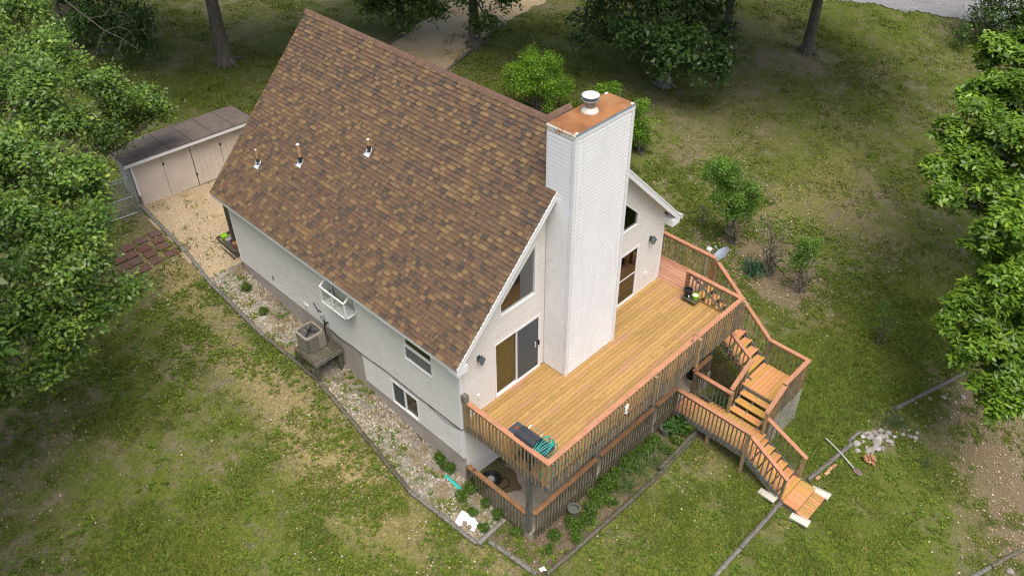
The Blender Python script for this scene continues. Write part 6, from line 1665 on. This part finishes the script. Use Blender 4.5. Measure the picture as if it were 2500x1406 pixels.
HIGH_SLIM = [(28.04, 10.91, 8.91, 1.36), (32.52, 9.85, 5.42, 1.37), (24.55, 11.28, 5.74, 1.48), (25.27, 5.16, 8.46, 1.62), (30.17, 8.82, 10.15, 1.53), (30.16, 10.49, 6.85, 1.95), (30.77, 12.8, 8.83, 1.6), (27.68, 8.59, 5.36, 1.46), (27.48, 5.74, 6.88, 1.77), (26.12, 9.87, 9.77, 1.86), (29.15, 13.17, 8.15, 2.0), (28.62, 6.07, 10.88, 1.39), (24.83, 11.36, 5.91, 1.69), (33.36, 10.1, 9.59, 1.76), (31.18, 6.83, 9.17, 1.78), (25.74, 7.21, 10.04, 2.06), (25.7, 4.63, 9.93, 1.53), (25.61, 11.96, 5.14, 1.67), (29.93, 10.64, 5.35, 1.91), (30.88, 10.99, 7.35, 2.0)]
HIGH_LEFT = [(-12.64, 10.32, 4.63, 1.62), (-10.93, 6.02, 9.0, 1.33), (-16.05, 1.34, 6.27, 1.5), (-11.56, 9.61, 4.45, 1.34), (-14.97, 5.89, 5.29, 1.79), (-16.13, 8.74, 6.49, 1.59), (-18.01, 2.06, 8.4, 1.37), (-16.99, 8.91, 4.67, 1.66), (-9.42, 7.37, 7.51, 1.77), (-17.71, 3.73, 4.36, 1.74), (-18.52, 4.27, 5.1, 1.35), (-17.42, 8.33, 8.46, 1.31), (-15.44, 5.98, 7.32, 1.78), (-11.93, 9.51, 5.5, 1.21), (-13.19, 1.01, 4.85, 1.46), (-13.06, 8.32, 6.23, 1.45), (-16.24, 2.8, 4.48, 1.25), (-10.1, 7.19, 5.8, 1.68), (-18.55, 4.34, 8.9, 1.24), (-11.26, 4.74, 5.93, 1.54), (-13.64, 0.95, 8.82, 1.2), (-12.09, 2.14, 8.38, 1.22), (-10.91, 9.81, 6.21, 1.25), (-16.84, 1.9, 6.37, 1.29), (-10.21, 7.67, 6.26, 1.28), (-18.25, 6.4, 7.58, 1.48), (-16.33, 6.73, 5.13, 1.32), (-15.36, 5.15, 7.63, 1.62), (-14.19, 3.92, 5.82, 1.46), (-14.25, 1.92, 5.15, 1.52)]
HIGH_RIGHT = [(26.33, -8.89, 7.29, 1.25), (20.54, -10.05, 1.29, 1.43), (22.72, -11.58, 6.08, 1.29), (23.6, -7.67, 4.54, 1.75), (20.53, -10.89, 3.69, 1.65), (25.23, -7.71, 5.72, 1.64), (22.46, -8.44, 2.87, 1.33), (24.18, -9.64, 3.65, 1.5), (26.08, -8.62, 7.34, 1.27), (22.36, -9.8, 5.05, 1.74), (23.61, -8.65, 1.58, 1.52), (24.66, -8.87, 4.48, 1.75)]
OAK = [(0, 0), (.16, .05), (.27, .24), (.38, .10), (.54, .33), (.66, .12), (.80, .24), (.88, .08), (1, 0), (.88, -.08), (.80, -.24), (.66, -.12), (.54, -.33), (.38, -.10), (.27, -.24), (.16, -.05)]
OVAL = [(0, 0), (.3, .17), (.65, .19), (1, 0), (.65, -.19), (.3, -.17)]
RHOMB = [(0, 0), (.5, .26), (1, 0), (.5, -.26)]
def unit(v):
    return v / np.maximum(np.linalg.norm(v, axis=-1, keepdims=True), 1e-9)
def leaves(name, parent, lobes, ncl, per, size, outline, cols, seed, flat=.55, cluster=.16, origin=(0, 0, 0), droop=.15, shell=.5, whorl=False, spread=.78):
    """leaf clumps spread through the lobes; each leaf is its own polygon"""
    g_ = np.random.default_rng(seed)
    L0 = np.array(lobes, float)
    # every lobe is broken into smaller sprays sitting on its surface
    ns = 9
    dv = unit(g_.normal(0, 1, (len(L0), ns, 3)) + np.array((0, 0, .35)))
    Lb = np.zeros((len(L0) * ns, 4))
    Lb[:, :3] = (L0[:, None, :3] + dv * (L0[:, 3] * spread)[:, None, None] * g_.uniform(.55, 1.05, (len(L0), ns, 1))).reshape(-1, 3)
    Lb[:, 3] = np.repeat(L0[:, 3], ns) * g_.uniform(.28, .50, len(Lb))
    tint = g_.uniform(.78, 1.22, (len(Lb), 1))
    wts = Lb[:, 3] ** 2; wts /= wts.sum()
    li = g_.choice(len(Lb), ncl, p=wts)
    d = unit(g_.normal(0, 1, (ncl, 3)) + np.array((0, 0, .5)))
    rr = Lb[li, 3] * (shell + (1.08 - shell) * g_.uniform(0, 1, ncl) ** .6)
    kn = 1 + .2 * np.sin(d[:, 0] * 5 + li * 1.7) * np.sin(d[:, 1] * 5.3 + li)
    c = Lb[li, :3] + d * (rr * kn)[:, None] * np.array((1, 1, .62))
    # clumps sitting deep inside other lobes are dropped to leave gaps
    N = ncl * per
    cc = np.repeat(c, per, 0); dd = np.repeat(d, per, 0)
    if whorl:
        ph = np.tile(np.arange(per) * 6.283 / per, ncl) + np.repeat(g_.uniform(0, 6.28, ncl), per)
        nrm_c = unit(d * .35 + np.array((0, 0, 1)) + g_.normal(0, .28, (ncl, 3)))
        t1 = unit(np.cross(nrm_c, np.array((.3, .9, .1)))); t2 = np.cross(nrm_c, t1)
        ax = unit(np.repeat(t1, per, 0) * np.cos(ph)[:, None] + np.repeat(t2, per, 0) * np.sin(ph)[:, None] - np.repeat(nrm_c, per, 0) * g_.uniform(-.1, .4, (N, 1)))
        nr = unit(np.repeat(nrm_c, per, 0) + g_.normal(0, .2, (N, 3)))
        p = cc + g_.normal(0, cluster * .25, (N, 3))
    else:
        p = cc + g_.normal(0, cluster, (N, 3))
        nr = unit(dd * .5 + np.array((0, 0, flat)) + g_.normal(0, .45, (N, 3)))
        ax = unit(g_.normal(0, 1, (N, 3)) + dd * .5 - np.array((0, 0, droop)))
    ax = unit(ax - nr * np.sum(ax * nr, 1, keepdims=True)); ay = np.cross(nr, ax)
    s = size * g_.uniform(.65, 1.25, N)
    o = np.array(outline); K = len(o)
    fold = np.abs(o[:, 1]) * .35
    V = p[:, None] + s[:, None, None] * (o[None, :, :1] * ax[:, None] + o[None, :, 1:] * ay[:, None] + fold[None, :, None] * nr[:, None])
    Fx = np.arange(N * K).reshape(N, K)
    cl = np.array(cols)
    ci = g_.choice(len(cl), ncl)
    C = np.repeat(cl[ci] * tint[li] * g_.uniform(.8, 1.2, (ncl, 1)), per, 0) * g_.uniform(.8, 1.2, (N, 1))
    return npmesh(name, V.reshape(-1, 3), Fx, np.repeat(C, K, 0), 'leaf', parent, origin)
def limb_pts(a, b, seed, n=6, wob=.12):
    r_ = random.Random(seed); a = Vector(a); b = Vector(b); L_ = (b - a).length
    return [a + (b - a) * (i / (n - 1)) + (Vector((r_.uniform(-1, 1), r_.uniform(-1, 1), r_.uniform(-.5, .8))) * wob * L_ * .3 * math.sin(math.pi * i / (n - 1))) for i in range(n)]
def tree(name, label, cat, base, r0, fork, lobes, ncl, per, size, outline, cols, seed, bark='bark', group=None, upper=None, **kw):
    bz = gz(base[0], base[1])
    t = thing(name, label, cat, (base[0], base[1], bz), group)
    fork = Vector(fork); b0 = Vector((base[0], base[1], bz - .25))
    mb = MB()
    H = fork.z - bz
    pts = [b0, Vector((base[0], base[1], bz + .05)), Vector((base[0], base[1], bz + .45))]
    rad = [r0 * 1.9, r0 * 1.55, r0 * 1.12]
    for i in range(1, 6):
        q = Vector((base[0], base[1], bz + .45)).lerp(fork, i / 5); pts.append(q + Vector((random.Random(seed + i).uniform(-.04, .04), random.Random(seed + i + 9).uniform(-.04, .04), 0))); rad.append(r0 * (1.0 - .38 * i / 5))
    mb.tube(pts, rad, bark, 14)
    # root flare
    for k in range(5):
        a = k * 1.2566 + seed; e = Vector((base[0] + math.cos(a) * r0 * 2.7, base[1] + math.sin(a) * r0 * 2.7, bz - .06))
        mb.tube([Vector((base[0] + math.cos(a) * r0 * .7, base[1] + math.sin(a) * r0 * .7, bz + .38)), Vector((base[0] + math.cos(a) * r0 * 1.5, base[1] + math.sin(a) * r0 * 1.5, bz + .08)), e], [r0 * .35, r0 * .33, r0 * .08], bark, 7)
    for k, lb in enumerate(lobes):
        st_ = pts[-1] if k % 2 == 0 else pts[-2]
        rr = max(.025, min(r0 * .42, lb[3] * .06 + .03))
        lp = limb_pts(st_, (lb[0], lb[1], lb[2] - lb[3] * .1), seed * 31 + k)
        mb.tube(lp, [rr * (1 - .75 * i / 5) for i in range(6)], bark, 6)
        r_ = random.Random(seed * 77 + k)
        for q in range(4):
            e = Vector(lb[:3]) + Vector((r_.uniform(-1, 1), r_.uniform(-1, 1), r_.uniform(-.5, .8))) * lb[3] * .85
            mb.tube(limb_pts(lp[3 + q % 3], e, seed * 7 + k * 5 + q, 4), [rr * .3, rr * .22, rr * .15, .004], bark, 4)
    mb.build('trunk', t, origin=(base[0], base[1], bz), smooth=True)
    leaves('crown', t, lobes, ncl, per, size, outline, cols, seed, origin=(base[0], base[1], bz), **kw)
    if upper:
        leaves('upper_crown', t, upper, 190 * len(upper), 7, .40, RHOMB, cols, seed + 500, origin=(base[0], base[1], bz), cluster=.32)
    return t
OAKC = [(0.11, 0.213, 0.032), (0.14, 0.25, 0.041), (0.183, 0.287, 0.037), (0.091, 0.183, 0.037), (0.159, 0.25, 0.073), (0.226, 0.323, 0.044)]
DARKC = [(0.061, 0.127, 0.022), (0.075, 0.149, 0.026), (0.053, 0.11, 0.02), (0.088, 0.165, 0.026)]
HICK = [(0.156, 0.276, 0.022), (0.126, 0.234, 0.022), (0.198, 0.318, 0.026), (0.102, 0.198, 0.019)]
BRIGHT = [(0.158, 0.311, 0.017), (0.131, 0.262, 0.017), (0.2, 0.352, 0.025)]
tree('oak_tree', 'large bright oak filling the left edge, spreading over the pavers and shed', 'tree', (-10.3, 13.2), .30, (-8.3, 12.2, 3.2), OAK_LEFT, 6600, 9, .140, OAK, OAKC, 11, flat=.7, cluster=.13, upper=HIGH_LEFT, group='oaks around the yard')
back = tree('oak_tree', 'dark oak in the upper left behind the shed', 'tree', (3.31, 32.97), .28, (3.2, 32.6, 2.6), BACK_OAK, 1100, 8, .22, OAK, DARKC, 12, cluster=.18, upper=HIGH_BACK, group='oaks around the yard')
tree('hickory_tree', 'bright broad leaved tree filling the right edge', 'tree', (21.5, -12.5), .26, (19.5, -10.4, .6), RIGHT_TREE, 7500, 7, .22, OVAL, HICK, 13, whorl=True, cluster=.2, upper=HIGH_RIGHT)
tree('roadside_tree', 'dark tree beside the road in the top right corner', 'tree', (44.92, 0.14), .22, (44.9, .1, -.8), ROADSIDE_TREE, 1100, 8, .20, RHOMB, DARKC, 14, cluster=.2)
tree('oak_tree', 'low hanging oak with lichen trunk beyond the chimney', 'tree', (23.73, 10.37), .27, (24.2, 10.9, 1.6), CENTER_OAK, 1900, 8, .25, OAK, [(0.050, 0.110, 0.020), (0.062, 0.130, 0.026), (0.045, 0.095, 0.022), (0.075, 0.145, 0.03)], 15, bark='bark_lichen', cluster=.18, upper=HIGH_CENTER, group='oaks around the yard')
tree('oak_tree', 'oak hanging over the far side of the gravel driveway', 'tree', (18.0, 24.15), .27, (17.8, 24.2, 1.4), DRIVE_OAK_A, 1300, 8, .24, OAK, DARKC + OAKC[:2], 16, cluster=.18, upper=HIGH_DRIVE_A, group='oaks around the yard')
tree('oak_tree', 'oak trunk standing on the near edge of the gravel driveway', 'tree', (19.3, 19.75), .30, (19.3, 19.8, 2.6), DRIVE_OAK_B, 1100, 8, .24, OAK, DARKC + OAKC[:2], 17, cluster=.18, upper=HIGH_DRIVE_B, group='oaks around the yard')
for k, (bs, r0, lb, hl) in enumerate((((8.5, 26.9), .36, 'thick bare oak trunk on the lawn behind the shed', HIGH_BEHIND), ((33.4, 7.53), .30, 'leaning oak trunk standing alone near the road', HIGH_ROAD), ((31.66, 11.77), .22, 'slim oak trunk behind the low hanging oak', HIGH_SLIM))):
    bz_ = gz(*bs)
    tree('oak_tree', lb, 'tree', bs, r0, (bs[0] + (.25 if k == 1 else .1), bs[1] + .1, bz_ + 7.0), hl, 3800, 7, .40, RHOMB, DARKC, 30 + k, cluster=.3, group='oaks around the yard')

def shrub(name, label, base, lobes, ncl, per, size, cols, seed, stems=9, r=.02, bark='twig', outline=RHOMB, group=None, extra=0, **kw):
    bz = gz(*base); t = thing(name, label, 'shrub', (base[0], base[1], bz), group)
    mb = MB(); r_ = random.Random(seed)
    for k in range(stems):
        lb = lobes[k % len(lobes)]
        e = Vector(lb[:3]) + Vector((r_.uniform(-.6, .6), r_.uniform(-.6, .6), r_.uniform(-.2, .7))) * lb[3]
        s0 = Vector((base[0] + r_.uniform(-.15, .15), base[1] + r_.uniform(-.15, .15), bz - .05))
        lp = limb_pts(s0, e, seed * 13 + k, 6, .35)
        mb.tube(lp, [r * (1 - .7 * i / 5) for i in range(6)], bark, 5)
        for q in range(3 + extra):
            e2 = lp[2 + q % 4] + Vector((r_.uniform(-1, 1), r_.uniform(-1, 1), r_.uniform(.2, 1.2))) * .35
            mb.tube([lp[2 + q % 4], (lp[2 + q % 4] + e2) / 2 + Vector((0, 0, .03)), e2], [r * .45, r * .3, .003], bark, 4)
    mb.build('stems', t, origin=(base[0], base[1], bz))
    if ncl:
        leaves('foliage', t, lobes, ncl, per, size, outline, cols, seed, origin=(base[0], base[1], bz), **kw)
    return t
G5 = 'loose shrubs along the mulch strip'
shrub('leafy_shrub', 'rounded bright green shrub beyond the roof ridge', (16.61, 12.52), SHRUB_A, 3000, 7, .085, BRIGHT, 51, 12, .035, cluster=.10, shell=.35)
shrub('leafy_shrub', 'green shrub showing just behind the chimney cap', (18.5, 10.0), SHRUB_B, 800, 7, .085, BRIGHT, 52, 8, .03, cluster=.10, shell=.3)
shrub('leafy_shrub', 'green shrub peeking out right of the chimney', (18.01, 7.37), SHRUB_C, 900, 7, .085, BRIGHT, 53, 8, .03, cluster=.10, shell=.3)
MIDG = [(0.123, 0.254, 0.026), (0.102, 0.217, 0.026), (0.16, 0.29, 0.036)]
shrub('leafy_shrub', 'tall loose green shrub beyond the walkway railing', (16.16, 1.05), BUSH_D, 2800, 6, .075, MIDG, 54, 10, .035, cluster=.10, shell=.25, group=G5)
shrub('bare_shrub', 'nearly leafless grey shrub between the spiky plant and the small shrub', (15.83, -.95), BARE, 90, 5, .05, MIDG, 55, 16, .03, bark='twig', cluster=.14, shell=.2, group=G5, extra=3)
shrub('leafy_shrub', 'small half bare shrub right of the leafless one', (15.97, -2.29), BUSH_E, 700, 6, .065, MIDG, 56, 10, .025, cluster=.10, shell=.2, group=G5, extra=1)
shrub('leafy_shrub', 'thin wispy sapling alone on the right lawn', (15.94, -5.77), BUSH_F, 260, 6, .05, DARKC + MIDG, 57, 6, .015, cluster=.10, shell=.2, group=G5)
b0 = (16.26, 2.68); shrub('bare_shrub', 'little stunted shrub left of the tall loose one', b0, [(b0[0], b0[1], gz(*b0) + .5, .22), (b0[0] + .1, b0[1] + .2, gz(*b0) + .75, .15)], 60, 5, .05, MIDG, 58, 6, .018, cluster=.08, shell=.2, group=G5)

def strappy(name, label, base, n, length, width, up, cols, seed, spread=.12, cat='plant'):
    """long arching blades, each a folded strip"""
    g_ = np.random.default_rng(seed); bz = gz(*base)
    a = g_.uniform(0, 6.283, n); Ln = length * g_.uniform(.55, 1.1, n); e0 = g_.uniform(up[0], up[1], n)
    d = np.stack([np.cos(a), np.sin(a)], 1); p0 = np.array(base)[None] + g_.normal(0, spread, (n, 2))
    S_ = 6; V = []
    ts_ = np.linspace(0, 1, S_)
    for t in ts_:
        hor = Ln * (np.cos(e0) * t + .35 * t * t * (1.4 - e0)); ver = Ln * (np.sin(e0) * t - (.75 - .35 * (e0 > 1.2)) * t * t * np.cos(e0))
        w = width * (1 - t) ** .6 * g_.uniform(.9, 1.1, n)
        c = np.concatenate([p0 + d * hor[:, None], (bz + np.maximum(ver, .02))[:, None]], 1)
        sd_ = np.stack([-d[:, 1], d[:, 0], np.zeros(n)], 1) * w[:, None]
        V.append(np.stack([c - sd_, c + sd_], 1))
    V = np.stack(V, 1).reshape(n, S_ * 2, 3)
    Fq = np.array([(2 * i, 2 * i + 1, 2 * i + 3, 2 * i + 2) for i in range(S_ - 1)])
    Fx = (Fq[None] + (np.arange(n) * S_ * 2)[:, None, None]).reshape(-1, 4)
    cl = np.array(cols)[g_.choice(len(cols), n)] * g_.uniform(.8, 1.2, (n, 1))
    o = npmesh(name, V.reshape(-1, 3), Fx, np.repeat(cl, S_ * 2, 0), 'leaf', None, (base[0], base[1], bz))
    return tag(o, label, cat)
strappy('spiky_plant', 'blue green spiky plant clump on the mulch', (15.36, -.37), 90, .95, .026, (.75, 1.5), [(0.06, 0.15, 0.085), (0.05, 0.13, 0.07), (0.09, 0.17, 0.08)], 61, .16)
LILY = [(0.10, 0.18, 0.045), (0.075, 0.15, 0.05), (0.14, 0.21, 0.06)]
for k, (x, y, lb) in enumerate(((4.35, -3.15, 'arching strap leaved clump in the middle of the planting bed'), (3.6, -3.3, 'arching strap leaved clump nearer the front corner of the bed'), (4.95, -3.3, 'arching strap leaved clump nearer the walkway in the bed'))):
    strappy('strap_leaf_plant', lb, (x, y), 60, .85, .012, (.5, 1.3), LILY, 70 + k, .14)
strappy('grass_clump', 'long grass clump on top of the rock pile', (12.75, -7.75), 130, .55, .008, (.6, 1.4), [(0.075, 0.13, 0.04), (0.06, 0.11, 0.04)], 75, .22)
strappy('grass_clump', 'darker grass tuft right of the brick stack', (12.0, -9.3), 70, .38, .008, (.6, 1.4), [(0.065, 0.12, 0.03)], 76, .14)

def clump(name, label, x, y, r, h, ncl, per, size, cols, seed, outline=RHOMB, group=None, sq=(1, 1)):
    bz = gz(x, y); g_ = random.Random(seed)
    lob = []
    for k in range(7):
        a = g_.uniform(0, 6.28); q = r * .7 * math.sqrt(g_.random())
        lob.append((x + q * math.cos(a) * sq[0], y + q * math.sin(a) * sq[1], bz + h * g_.uniform(.35, .7), r * .38))
    t = thing(name, label, 'plant', (x, y, bz), group)
    mb = MB()
    for k, lb in enumerate(lob):
        mb.tube([(x + g_.uniform(-.04, .04), y + g_.uniform(-.04, .04), bz - .03), ((x + lb[0]) / 2, (y + lb[1]) / 2, bz + h * .3), lb[:3]], [.008, .006, .003], 'twig', 4)
    mb.build('stems', t, origin=(x, y, bz))
    leaves('foliage', t, lob, ncl, per, size, outline, cols, seed, origin=(x, y, bz), cluster=r * .16, shell=.2, flat=1.0)
    return t
WEED = [(0.085, 0.165, 0.014), (0.11, 0.20, 0.016), (0.065, 0.135, 0.016)]
PL = 'plants in the bed below the patio railing'
clump('leafy_plant', 'big leafy plant beside the dark pot at the walkway end of the bed', 6.50, -3.0, .36, .55, 150, 5, .15, [(0.045, 0.125, 0.022), (0.06, 0.15, 0.03)], 81, OVAL, PL)
clump('leafy_plant', 'bright sprawling weed against the side of the lower walkway', 6.75, -3.35, .26, .45, 110, 6, .08, WEED, 82, RHOMB, PL)
clump('leafy_plant', 'dense green weed mound below the first patio railing post', 3.05, -2.95, .45, .45, 300, 6, .07, WEED, 83, RHOMB, PL)
clump('leafy_plant', 'low green weed mound left of the dense one', 2.45, -2.95, .32, .32, 170, 6, .065, WEED, 84, RHOMB, PL)
clump('leafy_plant', 'ragged weed between the grey pot and the corner post', 1.35, -3.15, .34, .32, 150, 6, .065, WEED, 85, RHOMB, PL)
clump('leafy_plant', 'weed spreading in front of the grey pot', 1.95, -3.2, .36, .30, 170, 6, .065, WEED, 86, RHOMB, PL)
clump('leafy_plant', 'small weed near the front timber end of the bed', 1.05, -3.45, .2, .22, 70, 6, .06, WEED, 87, RHOMB, PL)
clump('leafy_plant', 'mixed green weed behind the strap leaved clumps', 4.15, -2.85, .42, .36, 220, 6, .06, WEED, 88, RHOMB, PL)
clump('leafy_plant', 'mixed green weed nearer the dark pot in the bed', 5.2, -2.95, .40, .30, 180, 6, .06, WEED, 89, RHOMB, PL)
PW = 'weeds along the foot of the left wall and railing'
for k, (x, y, r, h, lb) in enumerate(((-.16, 1.0, .24, .34, 'weed growing against the wall behind the teal pipe'), (-.14, .55, .24, .36, 'weed growing between the wall and the teal pipe'), (-.12, -.30, .24, .36, 'weed at the near corner below the first railing balusters'),
                                      (-.14, -.95, .18, .26, 'weed against the middle of the side patio railing'), (-.12, -1.45, .18, .26, 'weed above the short cross timber'), (-.1, -2.2, .2, .28, 'weed left of the patio corner post'),
                                      (-.72, -1.45, .17, .22, 'weed at the corner of the torn white sheet'), (-.5, -.35, .2, .2, 'low weed in the stones beyond the teal pipe'), (-.62, -.9, .16, .16, 'low weed right of the torn white sheet'),
                                      (-.9, 6.9, .2, .24, 'weed in the stones behind the air conditioner'), (-.7, 9.3, .2, .18, 'weed patch in the stones by the far basement wall'), (-.5, 10.6, .22, .2, 'weed patch near the far corner of the wall'))):
    clump('weed', lb, x, y, r, h, int(330 * r / .24 * .6), 6, .05, WEED, 100 + k, RHOMB, PW)
clump('leafy_plant', 'dark shaded plant growing below the stairs inside the railing', 8.5, -3.35, .45, .4, 160, 5, .13, [(0.035, 0.10, 0.02), (0.045, 0.12, 0.025)], 95, OVAL)
clump('leafy_plant', 'sprig growing in the round planter on the steps', 9.78, -2.36, .14, .2, 30, 5, .06, WEED, 96).location.z = -RISE * 4 + .22

# bare dead branch of the oak behind the shed
db_ = MB()
BR = [[(3.2, 32.6, 2.5), (2.4, 29.5, 4.2), (1.6, 26.6, 5.0), (1.41, 24.9, 5.04)], [(1.41, 24.9, 5.04), (1.67, 24.09, 4.58), (1.91, 23.39, 4.18), (2.29, 22.7, 3.91), (2.51, 22.09, 3.58)], [(1.91, 23.39, 4.18), (2.4, 23.04, 4.31), (2.99, 22.67, 4.5)],
      [(1.67, 24.09, 4.58), (2.12, 23.71, 4.64), (2.79, 23.18, 4.76)], [(2.29, 22.7, 3.91), (1.98, 22.63, 3.59), (1.9, 22.33, 3.26)], [(1.91, 23.39, 4.18), (1.5, 23.35, 3.79), (1.21, 23.18, 3.4)], [(2.4, 23.04, 4.31), (2.62, 22.66, 4.17), (3.0, 22.32, 4.21)], [(2.12, 23.71, 4.64), (2.51, 23.61, 4.9), (2.77, 23.74, 5.23)]]
for k, pts in enumerate(BR):
    r_a = .05 if k == 0 else (.024 if k == 1 else .011)
    db_.tube(pts, [r_a * (1 - .7 * i / (len(pts) - 1)) for i in range(len(pts))], 'twig_pale', 5)
    if k:
        rr_ = random.Random(k)
        for q in range(7):
            a_ = Vector(pts[rr_.randrange(1, len(pts))]); e_ = a_ + Vector((rr_.uniform(-.5, .6), rr_.uniform(-.6, .4), rr_.uniform(-.4, .35)))
            db_.tube([a_, (a_ + e_) / 2 + Vector((0, 0, .04)), e_], [.006, .004, .002], 'twig_pale', 4)
db_.build('dead_branch', back)
# more growth in the bed
for k, (x, y, r, h, lb) in enumerate(((.62, -2.95, .22, .22, 'weed right beside the patio corner post in the bed'), (2.75, -3.35, .30, .22, 'low weed in the bed between the dense mound and the timber'), (3.65, -2.85, .3, .3, 'weed mound against the railing between the dense mound and the strap leaves'),
                                      (4.7, -2.85, .3, .28, 'weed against the railing behind the strap leaves'), (5.6, -2.9, .26, .28, 'weed against the railing left of the dark pot'), (5.6, -3.35, .28, .2, 'low weed by the stacked timbers in the bed'), (.2, -3.2, .2, .16, 'sparse weed below the patio corner post'), (6.2, -3.3, .24, .24, 'weed between the dark pot and the stacked timbers'))):
    clump('leafy_plant', lb, x, y, r, h, int(420 * r), 6, .06, WEED, 140 + k, RHOMB, PL)
